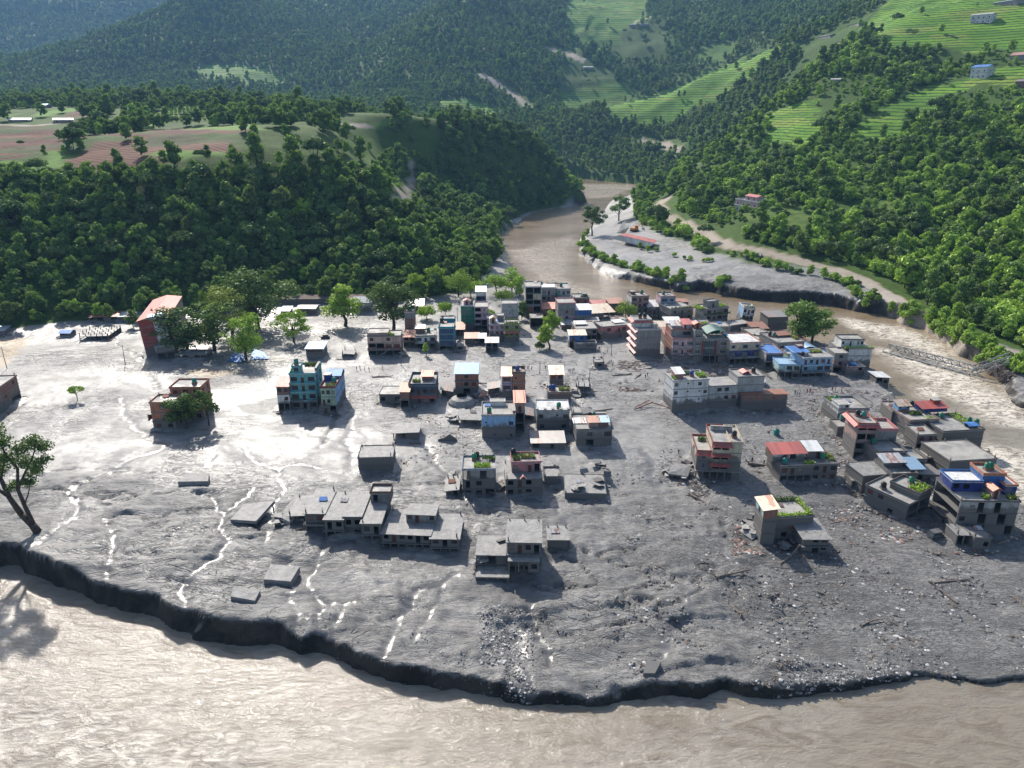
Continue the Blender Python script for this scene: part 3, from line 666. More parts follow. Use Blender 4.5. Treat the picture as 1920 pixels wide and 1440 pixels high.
# scatter
HH = [(X, Y) for X, Y in ((1398,393),(1833,145),(1838,42),(1913,112),(1918,164),(14,185),(79,203),(120,230),(36,229),(1543,71),(1576,80),(1599,48),(1435,93),(1197,49),(1103,130),(1883,9),(1410,487),(1564,156))]
HW = [drop(X, Y)[:2] for X, Y in HH]
def scatter():
    P = []
    rs = np.random.RandomState(5)
    for y0, y1, s in ((255, 700, 6.3), (700, 1150, 7.6), (1150, 1800, 8.4), (1800, 2700, 10.5), (2700, 4300, 15)):
        ny = int((y1-y0)/s); hw = y1*0.76+60; nx = int(2*hw/s)
        X, Y = np.meshgrid(np.arange(nx)*s-hw, y0+np.arange(ny)*s); X = X.ravel()+rs.uniform(-.5, .5, X.size)*s; Y = Y.ravel()+rs.uniform(-.5, .5, Y.size)*s
        m = np.abs(X) < Y*0.74+50; X, Y = X[m], Y[m]; Z = Hland(X, Y); px, py, zc = proj(X, Y, Z)
        m = (px > -140)&(px < 2060)&(py > -160)&(Z > WL+1.2); X, Y, Z = X[m], Y[m], Z[m]
        e = 6.0; sx = (H0(X+e, Y)-H0(X-e, Y))/(2*e); sy = (H0(X, Y+e)-H0(X, Y-e))/(2*e)
        # drop slopes that face well away from the camera
        vx, vy, vz = X, Y, Z-CAMH; L_ = np.sqrt(vx**2+vy**2+vz**2); f = (-sx*vx-sy*vy+vz)/L_
        m = (f < 0.12); X, Y, Z, sx, sy = X[m], Y[m], Z[m], sx[m], sy[m]
        L = landuse(X, Y); s_ = sdr(X, Y); n = fbm(X, Y, 40, 3, 201); dens = np.ones(X.shape)
        ter = np.maximum(np.maximum(L['terrace']*3, L['soil']*2), np.maximum(L['greenfield']*2, L['clear']*3)); dens *= np.clip(1-ter, 0.015, 1)
        dens *= np.where(L['mud'] > 0.5, 0.0, 1); dens *= 1-0.80*L['grassy']; dens *= np.where(L['orchard'] > .5, .35, 1)
        plate = (Y > 466)&(Y < 900)&(X < -75)&(Z > 55); dens *= np.where(plate&((Y < 520)|(fbm(X, Y, 40, 2, 205) < .3)), np.where(Y < 500, .25, .05), 1)
        open_ = (n < -0.28)&(Y > 480)&(X > 40); dens *= np.where(open_, .35, 1)
        dens *= np.where(s_ < 3, 0, 1)
        for hx, hy in HW:
            L_h = math.hypot(hx, hy); ux, uy = -hx/L_h, -hy/L_h; al = (X-hx)*ux+(Y-hy)*uy; pe = np.abs((X-hx)*uy-(Y-hy)*ux); k_ = L_h/600
            dens = np.where((al > -22)&(al < 55*max(1, k_))&(pe < 18*max(1, k_)), dens*.04, dens)
        m = rs.rand(X.size) < dens; X, Y, Z, sx, sy, n = X[m], Y[m], Z[m], sx[m], sy[m], n[m]
        right = (X > 60)&(Y < 1100); u = rs.rand(X.size)
        tab_l = np.array([0, 0, 0, 1, 1, 2, 3, 3, 4, 2]); tab_r = np.array([1, 4, 4, 5, 5, 4, 3, 7, 5, 2]); tab_f = np.array([0, 1, 2, 6, 6, 3, 1, 4, 2, 0])
        i = (u*10).astype(int); kd = np.where(Y > 1100, tab_f[i], np.where(right, tab_r[i], tab_l[i]))
        sc = rs.uniform(.62, 1.0, X.size)**1.0*rs.choice([.8, 1.1, 1.25, 1.6], X.size, p=[.34, .36, .22, .08])*1.06*(1+0.25*fbm(X, Y, 60, 2, 207)); sc *= np.where(Y > 1800, 1.15, 1)*np.where(Y > 2700, 1.3, 1)
        sc *= np.where(open_[m] if False else False, .7, 1); sc *= np.where((Z < 12)&(X < 0)&(Y < 420), .8, 1)
        P.append(np.stack([X, Y, Z-0.3, kd, sc, rs.uniform(0, 6.28, X.size)], 1))
    return np.vstack(P)
def undergrowth():
    rs = np.random.RandomState(15); out = []
    for y0, y1, sp in ((260, 700, 4.6), (700, 1150, 6.5)):
        hw = y1*.74+40; nx = int(2*hw/sp); ny = int((y1-y0)/sp); X, Y = np.meshgrid(np.arange(nx)*sp-hw, y0+np.arange(ny)*sp); X = X.ravel()+rs.uniform(-.6, .6, X.size)*sp; Y = Y.ravel()+rs.uniform(-.6, .6, Y.size)*sp
        m = (np.abs(X) < Y*.72+30)&(fbm(X, Y, 22, 3, 221) > -.12); X, Y = X[m], Y[m]; Z = Hland(X, Y); L = landuse(X, Y); bad = (L['mud'] > .4)|(L['terrace'] > .1)|(L['soil'] > .2)|(L['greenfield'] > .2)|(L['clear'] > .2)|(Z < WL+1.5)|(sdr(X, Y) < 3)|((Y > 462)&(Y < 900)&(X < -75)&(Z > 55))
        m = ~bad&(rs.rand(X.size) < np.where(L['grassy'] > .3, .25, .8)); n = int(m.sum()); out.append(np.stack([X[m], Y[m], Z[m]-.3, rs.choice([5, 7, 7, 4], n), rs.uniform(.28, .8, n), rs.uniform(0, 6.28, n)], 1))
    return np.vstack(out)
PT = scatter(); UG = undergrowth(); print('undergrowth', len(UG))
def visible(P, hts):
    """True where the crown top is not hidden by the ground"""
    t = np.linspace(0.05, 0.97, 60)[:, None]; X = P[:, 0][None]*t; Y = P[:, 1][None]*t; Z = CAMH+(P[:, 2]+hts*.8-CAMH)[None]*t
    return ~(H0(X.ravel(), Y.ravel()).reshape(X.shape) > Z+0.5).any(0)
PH = np.array([TV[int(k)][2] for k in PT[:, 3]])*PT[:, 4]
px, py, zc = proj(PT[:, 0], PT[:, 1], PT[:, 2]+PH*.5)
near = np.where((zc < 520)&(px > 5)&(px < 1915)&(py > 5))[0]
near = near[visible(PT[near], PH[near])]
near = near[np.argsort(-(PH[near]/zc[near]))][:300]
print('trees', len(PT), 'near', len(near))
FL = {0: ('broad round-crowned tree', 'forest_tree'), 1: ('round-crowned tree', 'forest_tree'), 2: ('tall narrow tree', 'forest_tree'), 3: ('flat-topped dark tree', 'forest_tree'),
      4: ('lush green round tree', 'forest_tree'), 5: ('low spreading bushy tree', 'forest_tree'), 6: ('pale slender tree', 'forest_tree'), 7: ('small bushy dark tree', 'forest_tree')}
SRC = {}
for i in near:
    x, y, z, kd, s, r = PT[i]; kd = int(kd); side = 'left' if x < 40 else 'right'
    e = empty('forest_tree', (x, y, z), r); e.scale = (s, s, s)
    where = 'the dark slope behind the flat' if x < 40 else 'the right hillside'
    tag(e, '%s in the forest on %s' % (FL[kd][0], where), 'tree', 'forest trees on '+where+', '+FL[kd][0])
    c = link('crown', TV[kd][0], e); link('trunk', TV[kd][1], e); SRC.setdefault(kd, c)
for kd in range(len(TV)):
    if kd not in SRC:
        j = next(k for k in range(len(PT)) if int(PT[k, 3]) == kd and k not in near)
        x, y, z, _, s, r = PT[j]; e = empty('forest_tree', (x, y, z), r); e.scale = (s, s, s)
        tag(e, FL[kd][0]+' in the forest farther off', 'tree'); SRC[kd] = link('crown', TV[kd][0], e); link('trunk', TV[kd][1], e)
rest = np.ones(len(PT), bool); rest[near] = False
def scatter_object(name, A, srcs, label=None):
    me = bpy.data.meshes.new(name); me.vertices.add(len(A)); me.vertices.foreach_set('co', A[:, :3].astype(np.float32).ravel())
    at = me.attributes.new('kd', 'INT', 'POINT'); at.data.foreach_set('value', A[:, 3].astype(np.int32))
    at = me.attributes.new('scl', 'FLOAT', 'POINT'); at.data.foreach_set('value', A[:, 4].astype(np.float32))
    rt = np.zeros((len(A), 3), np.float32); rt[:, 2] = A[:, 5]
    at = me.attributes.new('rt', 'FLOAT_VECTOR', 'POINT'); at.data.foreach_set('vector', rt.ravel()); me.update()
    o = link(name, me); g = bpy.data.node_groups.new(name, 'GeometryNodeTree')
    g.interface.new_socket('Geometry', in_out='INPUT', socket_type='NodeSocketGeometry'); g.interface.new_socket('Geometry', in_out='OUTPUT', socket_type='NodeSocketGeometry')
    gi = g.nodes.new('NodeGroupInput'); go = g.nodes.new('NodeGroupOutput'); jn = g.nodes.new('GeometryNodeJoinGeometry')
    def named(nm, ty):
        n = g.nodes.new('GeometryNodeInputNamedAttribute'); n.data_type = ty; n.inputs[0].default_value = nm; return n.outputs[0]
    kdn = named('kd', 'INT'); sn = named('scl', 'FLOAT'); rn = named('rt', 'FLOAT_VECTOR'); e2r = g.nodes.new('FunctionNodeEulerToRotation'); g.links.new(rn, e2r.inputs[0])
    for k, ob in srcs.items():
        oi = g.nodes.new('GeometryNodeObjectInfo'); oi.inputs['Object'].default_value = ob; oi.inputs['As Instance'].default_value = True
        cmp_ = g.nodes.new('FunctionNodeCompare'); cmp_.data_type = 'INT'; cmp_.operation = 'EQUAL'; g.links.new(kdn, cmp_.inputs[2]); cmp_.inputs[3].default_value = k
        ip = g.nodes.new('GeometryNodeInstanceOnPoints'); g.links.new(gi.outputs[0], ip.inputs['Points']); g.links.new(cmp_.outputs[0], ip.inputs['Selection'])
        g.links.new(oi.outputs['Geometry'], ip.inputs['Instance']); g.links.new(e2r.outputs[0], ip.inputs['Rotation']); g.links.new(sn, ip.inputs['Scale'])
        g.links.new(ip.outputs[0], jn.inputs[0])
    g.links.new(jn.outputs[0], go.inputs[0]); md = o.modifiers.new('scatter', 'NODES'); md.node_group = g
    tag(o, kind='stuff'); return o
scatter_object('hillside_forest', PT[rest], SRC); scatter_object('undergrowth', UG, SRC)
# ------------------------------------------------------------------ building materials
PAINT = dict(red=(.33,.075,.06), redb=(.30,.06,.05), turq=(.16,.44,.46), teal=(.02,.27,.35), blue=(.045,.15,.42), sky=(.26,.44,.66), skyb=(.33,.50,.68), blue2=(.22,.40,.60), pink=(.52,.22,.22), lpink=(.56,.40,.42),
  cream=(.58,.50,.37), white=(.68,.68,.66), concw=(.42,.42,.41), conc=(.27,.265,.255), dgrey=(.13,.13,.125), mudc=(.165,.16,.155), mudw=(.30,.29,.275), brick=(.34,.165,.115), brickm=(.27,.165,.125), brickp=(.40,.27,.23),
  orange=(.48,.20,.12), peach=(.58,.39,.32), green=(.02,.20,.12), lgreen=(.36,.50,.36), olive=(.22,.27,.07), navy=(.07,.11,.15), maroon=(.18,.04,.04), dblue=(.03,.05,.22), brown=(.16,.11,.085), lilac=(.48,.40,.50), turqw=(.38,.56,.58), bluegrey=(.30,.35,.42), beige=(.45,.38,.30))
_mc = {}
def wallmat(k):
    if ('w', k) in _mc: return _mc['w', k]
    c = PAINT[k]; m, t, b = newmat('painted_wall_'+k if k not in ('brick', 'brickm', 'brickp', 'mudc', 'conc', 'concw') else 'wall_'+k); N = NT(t); p = N.pos()
    n = N.tex('noise', 0.8, 6, 0.7, p); st = N.tex('noise', 0.9, 5, 0.7, N.mapv(p, (1.6, 1.6, 0.16)))
    c0 = tuple(x*.82 for x in c); col = N.mix(N.rng(n, .3, .7), c0, tuple(min(1, x*1.05) for x in c)); blot = N.tex('noise', .28, 5, .65, p); col = N.mix(N.rng(blot, .5, .66, 0, .55), col, (.24, .225, .205))
    if 'brick' in k:
        g = N.tex('noise', 5.0, 2, 0.6, N.mapv(p, (.5, .5, 2.2))); col = N.mix(N.rng(g, .35, .7, 0, .5), col, (c[0]*.6, c[1]*.6, c[2]*.65))
    col = N.mix(N.rng(st, .46, .70, 0, .85), col, (c[0]*.45+.03, c[1]*.45+.03, c[2]*.45+.03))
    z = N.sep(p)[2]; lev = N.m('ADD', z, N.m('MULTIPLY', N.tex('noise', .35, 4, .6, p), -6.5))
    col = N.mix(N.rng(lev, .9, -.4, 0, .95), col, (.145, .138, .13))
    t.links.new(col, b.inputs['Base Color']); b.inputs['Roughness'].default_value = .85; b.inputs['Specular IOR Level'].default_value = .25
    t.links.new(N.bump(n, .3, .05), b.inputs['Normal']); _mc['w', k] = m; return m
TIN = dict(redt=(.46,.11,.09), bluet=(.06,.20,.50), sheet=(.52,.54,.55), greyt=(.32,.36,.40), rust=(.33,.14,.085), creamt=(.55,.47,.36), whitet=(.68,.68,.66), pinkt=(.52,.28,.26), oranget=(.52,.18,.11), dirty=(.26,.25,.24), greent=(.04,.12,.10), lbluet=(.30,.46,.62))
RUSTY = ('rust', 'sheet', 'creamt', 'dirty', 'pinkt', 'oranget')
def tinmat(k):
    if ('t', k) in _mc: return _mc['t', k]
    c = TIN[k]; m, t, b = newmat('corrugated_sheet_'+k); N = NT(t); p = N.obj()
    n = N.tex('noise', 0.7, 5, .7, p); sh = N.tex('noise', 0.55, 1, .5, N.mapv(p, (1.4, .12, .12)))
    col = N.mix(N.rng(sh, .42, .58), tuple(x*.78 for x in c), c)
    if k in RUSTY: col = N.mix(N.rng(N.m('ADD', N.m('MULTIPLY', sh, .5), N.m('MULTIPLY', n, .5)), .50, .60, 0, .85), col, (.30, .115, .06))
    col = N.mix(N.rng(n, .5, .8, 0, .5), col, (.20, .18, .165))
    t.links.new(col, b.inputs['Base Color']); b.inputs['Roughness'].default_value = .45; b.inputs['Metallic'].default_value = .15
    wv = N.m('SINE', N.m('MULTIPLY', N.sep(p)[0], 22.0)); t.links.new(N.bump(wv, .4, .05), b.inputs['Normal']); _mc['t', k] = m; return m
def mat_roofc():
    m, t, b = newmat('roof_concrete'); N = NT(t); p = N.pos(); n = N.tex('noise', .5, 6, .7, p); a = N.tex('noise', .17, 4, .6, p); r = N.rnd()
    col = N.mix(N.rng(n, .3, .7), (.20, .192, .18), (.36, .35, .33)); col = N.mix(N.rng(a, .5, .7, 0, .8), col, (.11, .10, .085)); col = N.mix(N.m('MULTIPLY', r, .35), col, (.42, .39, .33))
    t.links.new(col, b.inputs['Base Color']); t.links.new(N.rng(a, .45, .65, .75, .35), b.inputs['Roughness']); return m
M_ROOF = mat_roofc()
def mat_mudroof():
    m, t, b = newmat('mud_covered_concrete'); N = NT(t); p = N.pos(); n = N.tex('noise', .6, 6, .7, p, .5)
    t.links.new(N.mix(N.rng(n, .3, .65), (.16, .156, .15), (.27, .262, .25)), b.inputs['Base Color']); b.inputs['Roughness'].default_value = .62
    t.links.new(N.bump(n, .8, .35), b.inputs['Normal']); return m
M_MUDR = mat_mudroof()
M_FRAME = {k: mat_simple('window_frame_'+k, c, .6, .1) for k, c in dict(wood=(.07,.035,.025), white=(.55,.55,.54), grey=(.2,.2,.2), blue=(.05,.13,.35)).items()}
def mat_pane():
    m, t, b = newmat('window_glass'); N = NT(t); t.links.new(N.mix(N.rng(N.rnd(), .72, .78), N.mix(N.rng(N.tex('noise', .5, 2, .5, N.pos()), .35, .65), (.012, .014, .018), (.05, .055, .065)), N.mix(N.rng(N.m('FRACT', N.m('MULTIPLY', N.rnd(), 31.7)), .3, .7), (.16, .06, .05), (.25, .24, .21))), b.inputs['Base Color'])
    b.inputs['Roughness'].default_value = .12; return m
M_PANE = mat_pane(); M_BLUEGL = mat_simple('blue_curtain_glass', (.02, .035, .12), .12, .4, .8, .6); M_TEALGL = mat_simple('teal_curtain_glass', (.02, .07, .085), .12, .4, .8, .6)
M_SHUT = mat_simple('steel_shutter', (.17, .165, .16), .6, .25, 1.2); M_DOOR = mat_simple('door_wood', (.10, .045, .03), .7, .3, 1.5)
M_PLAST = {k: mat_simple('tank_plastic_'+k, c, .35, .12, 1.0, .5) for k, c in dict(green=(.015,.20,.11), black=(.015,.015,.017), blue=(.02,.08,.30), teal=(.02,.24,.20), white=(.6,.6,.57), grey=(.25,.25,.25)).items()}
_shape = {}
def win_parts(w, h, kind, fm, pm):
    k = (round(w, 1), round(h, 1), kind, fm, pm)
    if k in _shape: return _shape[k]
    w, h = k[0], k[1]; a = MB(); a.mat(M_FRAME[fm]); t = .07
    a.box(-w/2, -.02, 0, -w/2+t, .08, h); a.box(w/2-t, -.02, 0, w/2, .08, h); a.box(-w/2+t, -.02, h-t, w/2-t, .08, h); a.box(-w/2+t, -.02, 0, w/2-t, .08, t)
    n = max(1, int(w/.6)) if kind != 'door' else 0
    for i in range(1, n+1 if n > 1 else 1): a.box(-w/2+w*i/n-.025, 0, t, -w/2+w*i/n+.025, .05, h-t) if i < n else None
    if kind == 'win' and h > 1: a.box(-w/2+t, .003, h*.68, w/2-t, .053, h*.68+.05)
    b = MB(); b.mat({'glass': M_PANE, 'door': M_DOOR, 'shut': M_SHUT, 'blueg': M_BLUEGL, 'tealg': M_TEALGL}[pm]); b.box(-w/2+t, .055, t, w/2-t, .075, h-t)
    if pm == 'shut':
        for i in range(int(h/.25)): b.box(-w/2+t+.01, .035, t+i*.25, w/2-t-.01, .056, t+i*.25+.1)
    _shape[k] = (a.mesh('window_frame'), b.mesh('pane')); return _shape[k]
def glass_grid(w, h, pm, fm):
    k = ('gg', round(w, 1), round(h, 1), pm, fm)
    if k in _shape: return _shape[k]
    a = MB(); a.mat(wallmat(fm) if fm in PAINT else M_FRAME[fm]); nx = max(2, int(w/.75)); nz = max(2, int(h/.75))
    for i in range(nx+1): a.box(w*i/nx-.04, -.05, 0, w*i/nx+.04, .03, h)
    for i in range(nz+1): a.box(0, -.045, h*i/nz-.035, w, .025, h*i/nz+.035)
    b = MB(); b.mat({'blueg': M_BLUEGL, 'tealg': M_TEALGL}[pm]); b.box(.01, .03, .01, w-.01, .06, h-.01); _shape[k] = (a.mesh('mullions'), b.mesh('glass')); return _shape[k]
TH = .22
def side_T(side, x0, y0, w, d):
    if side == 'F': return (lambda u, v: (x0+u, y0+v)), w, 0.0
    if side == 'R': return (lambda u, v: (x0+w-v, y0+u)), d, math.pi/2
    if side == 'L': return (lambda u, v: (x0+v, y0+d-u)), d, -math.pi/2
    return (lambda u, v: (x0+w-u, y0+d-v)), w, math.pi
def block(root, x0, y0, w, d, z0, floors, fh=2.9, ov=0.25, roof='flat', par=.5, parm=None, rise=.9, awn=None, bal=None, stubs=0, fm='wood', frame=False, base=0.0, roofm=None, holes=False):
    """storeys from the bottom up; a storey is 'mats|front|right|left' with one letter per bay"""
    walls = {}; n = len(floors); rs = random.Random(int(abs(x0*7+y0*3+w*11+len(floors)*5)*10))
    for i, fl in enumerate(floors):
        pr = fl.split('|')+['']*4; ms = pr[0].split('/'); zb = z0+i*fh; zt = zb+fh-.16
        for side, pat in (('F', pr[1]), ('R', pr[2]), ('L', pr[3]), ('B', '')):
            mk = ms[1] if (side != 'F' and len(ms) > 1) else ms[0]; mb = walls.setdefault(mk, MB().mat(wallmat(mk))); T, Lw, rot = side_T(side, x0, y0, w, d)
            pat = (pat or '-').replace('.', '-'); nb = len(pat); bw = Lw/nb; cut = TH if side in 'RL' else 0.0
            bot = (base+1.6) if (i == 0 and base) else 0.0
            def pan(u0, u1, za, zc, v0=0, v1=TH):
                u0 = max(u0, cut); u1 = min(u1, Lw-cut)
                if u1-u0 < .02 or zc-za < .02: return
                a = T(u0, v0); b_ = T(u1, v1); mb.box(a[0], a[1], za, b_[0], b_[1], zc)
            for j, ch in enumerate(pat):
                if mk == 'mudc' and ch == 'w' and rs.random() < .6: ch = 'h'
                if mk == 'mudc' and ch == 'd' and rs.random() < .6: ch = 'H'
                u0, u1 = j*bw, (j+1)*bw; uc = (u0+u1)/2
                if ch in 'or':
                    def colm(ua):
                        ua = min(max(ua, .0), Lw-.3); a = T(ua, 0); b_ = T(ua+.3, .3); c_ = MB(); c_.mat(wallmat(mk)); c_.box(a[0], a[1], zb-bot, b_[0], b_[1], zt); c_.build('column', root)
                    if not (j and pat[j-1] in 'or') and not (side in 'RL' and j == 0 and 'o' in pr[1]): colm(u0)
                    if not (side in 'RL' and j == nb-1): colm(u1-.15 if j < nb-1 else u1-.3)
                    if ch == 'r': pan(u0+.17, u1-.17, zb, zb+.95, 0, .1)
                    continue
                if ch == '-': pan(u0, u1, zb-bot, zt); continue
                ww, hh, sl = {'w': (min(1.5, bw*.62), 1.3, .85), 'W': (bw*.76, 1.5, .75), 's': (.7, .6, 1.5), 'd': (min(1.0, bw*.5), 2.1, .02), 'g': (bw*.84, 2.3, .02), 'h': (min(1.5, bw*.6), 1.3, .8), 'H': (min(1.1, bw*.6), 2.1, .02), 'G': (bw*.92, fh-.55, .2)}[ch]
                hh = min(hh, fh-.35-sl+.15)
                a, b_ = uc-ww/2, uc+ww/2
                pan(u0, a, zb-bot, zt); pan(b_, u1, zb-bot, zt); pan(a, b_, zb-bot, zb+sl); pan(a, b_, zb+sl+hh, zt)
                if ch in 'hH': continue
                if ch == 'G': fr, pn = glass_grid(ww, hh, 'blueg' if fm in ('teal', 'blue') else 'tealg', 'teal' if fm == 'teal' else 'grey'); ox = T(a, .05)
                else: fr, pn = win_parts(ww, hh, 'door' if ch in 'dg' else 'win', fm if fm in M_FRAME else 'grey', 'shut' if ch == 'g' else ('door' if ch == 'd' else 'glass')); ox = T(uc, .06)
                o = link({'d': 'door', 'g': 'shutter_door', 'G': 'curtain_window'}.get(ch, 'window'), fr, root, (ox[0], ox[1], zb+sl)); o.rotation_euler[2] = rot if side != 'L' else rot
                link({'d': 'door_leaf', 'g': 'shutter'}.get(ch, 'pane'), pn, o)
        s = MB(); s.mat(M_ROOF if i == n-1 else wallmat('conc')); f = bal[i][2] if bal and i in bal and len(bal[i]) > 2 else ov
        zt2 = zt+.16; last = i == n-1
        if last and roofm: s.mats = [roofm]
        s.box(x0-ov*.6, y0-(1.1 if bal and (i+1) in bal else ov), zt+.003, x0+w+ov*.6, y0+d+.12, zt2)
        if not (last and roof != 'flat'): s.build('roof_slab' if last else 'floor_slab', root)
        if bal and i in bal:
            hgt, mk = bal[i][:2]; r = MB(); r.mat(wallmat(mk)); r.box(x0-ov*.5, y0-1.08, zb-.0, x0+w+ov*.5, y0-.96, zb+hgt); r.box(x0-ov*.5, y0-.955, zb, x0-ov*.5+.1, y0-.01, zb+hgt); r.box(x0+w+ov*.5-.1, y0-.955, zb, x0+w+ov*.5, y0-.01, zb+hgt); r.build('balcony', root)
            if i == 0 or True:
                if i and not (bal.get(i-1)): pass
        if awn and i in awn:
            r = MB(); r.mat(tinmat(awn[i][0]) if awn[i][0] in TIN else wallmat(awn[i][0]))
            sd_ = awn[i][1] if len(awn[i]) > 1 else 'F'
            for S in sd_:
                T, Lw, rot = side_T(S, x0, y0, w, d); za, zc = zt+.1, zt-.65
                q = [T(-.3, -.02), T(Lw+.3, -.02), T(Lw+.5, -1.25), T(-.5, -1.25)]
                r.add([(q[0][0], q[0][1], za), (q[1][0], q[1][1], za), (q[2][0], q[2][1], zc), (q[3][0], q[3][1], zc), (q[0][0], q[0][1], za-.12), (q[1][0], q[1][1], za-.12), (q[2][0], q[2][1], zc-.1), (q[3][0], q[3][1], zc-.1)],
                      [(0, 3, 2, 1), (4, 5, 6, 7), (3, 7, 6, 2), (0, 4, 7, 3), (1, 2, 6, 5), (0, 1, 5, 4)])
            r.build('awning', root)
    if frame:
        c = MB(); c.mat(wallmat('conc'))
        for u in (0, .5, 1): c.box(x0+u*(w-.28)+.0, y0-.03, z0-.5, x0+u*(w-.28)+.28, y0-.002, z0+n*fh-.2)
        for i in range(n): c.box(x0, y0-.045, z0+(i+1)*fh-.45, x0+w, y0-.031, z0+(i+1)*fh-.18)
        c.build('concrete_frame', root)
    for mk, mb in walls.items(): mb.build('wall', root)
    zr = z0+n*fh
    if roof == 'flat' and par:
        pm = wallmat(parm or floors[-1].split('|')[0].split('/')[0]); r = MB(); r.mat(pm); e = ov*.6; yf = y0-ov; t = .16
        r.box(x0-e, yf, zr, x0+w+e, yf+t, zr+par); r.box(x0-e, y0+d+.12-t, zr, x0+w+e, y0+d+.12, zr+par); r.box(x0-e, yf+t, zr, x0-e+t, y0+d+.12-t, zr+par); r.box(x0+w+e-t, yf+t, zr, x0+w+e, y0+d+.12-t, zr+par)
        r.build('parapet', root)
    if stubs:
        for i in range(stubs):
            for j in range(max(2, stubs-1)):
                r = MB(); r.mat(wallmat('conc')); hx = rs.uniform(.6, 1.6); r.box(x0+.1+(w-.5)*i/(stubs-1), y0+.1+(d-.5)*j/max(1, stubs-2), zr, x0+.4+(w-.5)*i/(stubs-1), y0+.4+(d-.5)*j/max(1, stubs-2), zr+hx); r.build('column_stub', root)
    if roof != 'flat':
        kd, col = roof.split(); r = MB(); r.mat(tinmat(col) if col in TIN else M_MUDR); e = .45; X0, X1, Y0, Y1 = x0-e, x0+w+e, y0-e-.2, y0+d+e; t = .07; zr -= .1
        def sl(p): r.add([(a, b_, c) for a, b_, c in p]+[(a, b_, c-t) for a, b_, c in p], [(0, 1, 2, 3), (7, 6, 5, 4), (0, 4, 5, 1), (1, 5, 6, 2), (2, 6, 7, 3), (3, 7, 4, 0)])
        if kd == 'tinF': sl([(X0, Y0, zr), (X1, Y0, zr), (X1, Y1, zr+rise), (X0, Y1, zr+rise)])
        elif kd == 'tinB': sl([(X0, Y0, zr+rise), (X1, Y0, zr+rise), (X1, Y1, zr), (X0, Y1, zr)])
        elif kd == 'tinR': sl([(X0, Y0, zr+rise), (X1, Y0, zr), (X1, Y1, zr), (X0, Y1, zr+rise)])
        elif kd == 'tinL': sl([(X0, Y0, zr), (X1, Y0, zr+rise), (X1, Y1, zr+rise), (X0, Y1, zr)])
        elif kd == 'gabX':
            ym = (Y0+Y1)/2; sl([(X0, Y0, zr), (X1, Y0, zr), (X1, ym, zr+rise), (X0, ym, zr+rise)]); sl([(X0, ym, zr+rise), (X1, ym, zr+rise), (X1, Y1, zr), (X0, Y1, zr)])
        elif kd == 'gabY':
            xm = (X0+X1)/2; sl([(X0, Y0, zr), (xm, Y0, zr+rise), (xm, Y1, zr+rise), (X0, Y1, zr)]); sl([(xm, Y0, zr+rise), (X1, Y0, zr), (X1, Y1, zr), (xm, Y1, zr+rise)])
        elif kd == 'arc':
            for q in range(10):
                a0, a1 = q/10, (q+1)/10; sl([(X0+(X1-X0)*a0, Y0, zr+rise*math.sin(math.pi*a0)), (X0+(X1-X0)*a1, Y0, zr+rise*math.sin(math.pi*a1)), (X0+(X1-X0)*a1, Y1, zr+rise*math.sin(math.pi*a1)), (X0+(X1-X0)*a0, Y1, zr+rise*math.sin(math.pi*a0))])
        r.build('roof', root)
        g = MB(); g.mat(wallmat(floors[-1].split('|')[0].split('/')[-1]))   # gable and wedge fills
        zz = zr+.06
        if kd in ('tinF', 'tinB', 'gabX', 'arc', 'gabY', 'tinL', 'tinR'):
            yb = y0+d-TH
            if kd == 'tinF':
                for xx in (x0+.01, x0+w-TH-.01): g.add([(xx, y0, zz), (xx, y0+d, zz), (xx, y0+d, zz+rise*.84), (xx+TH, y0, zz), (xx+TH, y0+d, zz), (xx+TH, y0+d, zz+rise*.84)], [(0, 1, 2), (3, 5, 4), (0, 2, 5, 3), (1, 4, 5, 2), (0, 3, 4, 1)])
            elif kd == 'tinB': g.box(x0+.01, y0+.01, zz-.05, x0+w-.01, y0+TH, zz+rise*.85)
            elif kd == 'gabY': g.add([(x0, y0+.01, zz), (x0+w, y0+.01, zz), (x0+w/2, y0+.01, zz+rise*.9), (x0, y0+TH, zz), (x0+w, y0+TH, zz), (x0+w/2, y0+TH, zz+rise*.9)], [(0, 1, 2), (5, 4, 3), (0, 3, 4, 1), (1, 4, 5, 2), (2, 5, 3, 0)])
            elif kd == 'gabX':
                for xx in (x0+.01, x0+w-TH-.01): g.add([(xx, y0, zz), (xx, y0+d, zz), (xx, y0+d/2, zz+rise*.9), (xx+TH, y0, zz), (xx+TH, y0+d, zz), (xx+TH, y0+d/2, zz+rise*.9)], [(0, 1, 2), (5, 4, 3), (0, 3, 4, 1), (1, 4, 5, 2), (2, 5, 3, 0)])
            if g.f: g.build('gable_wall', root)
    return zr
HOUSES = []
def ground_at(x, y):
    return float(ground_h(np.array([x]), np.array([y]))[0][0])
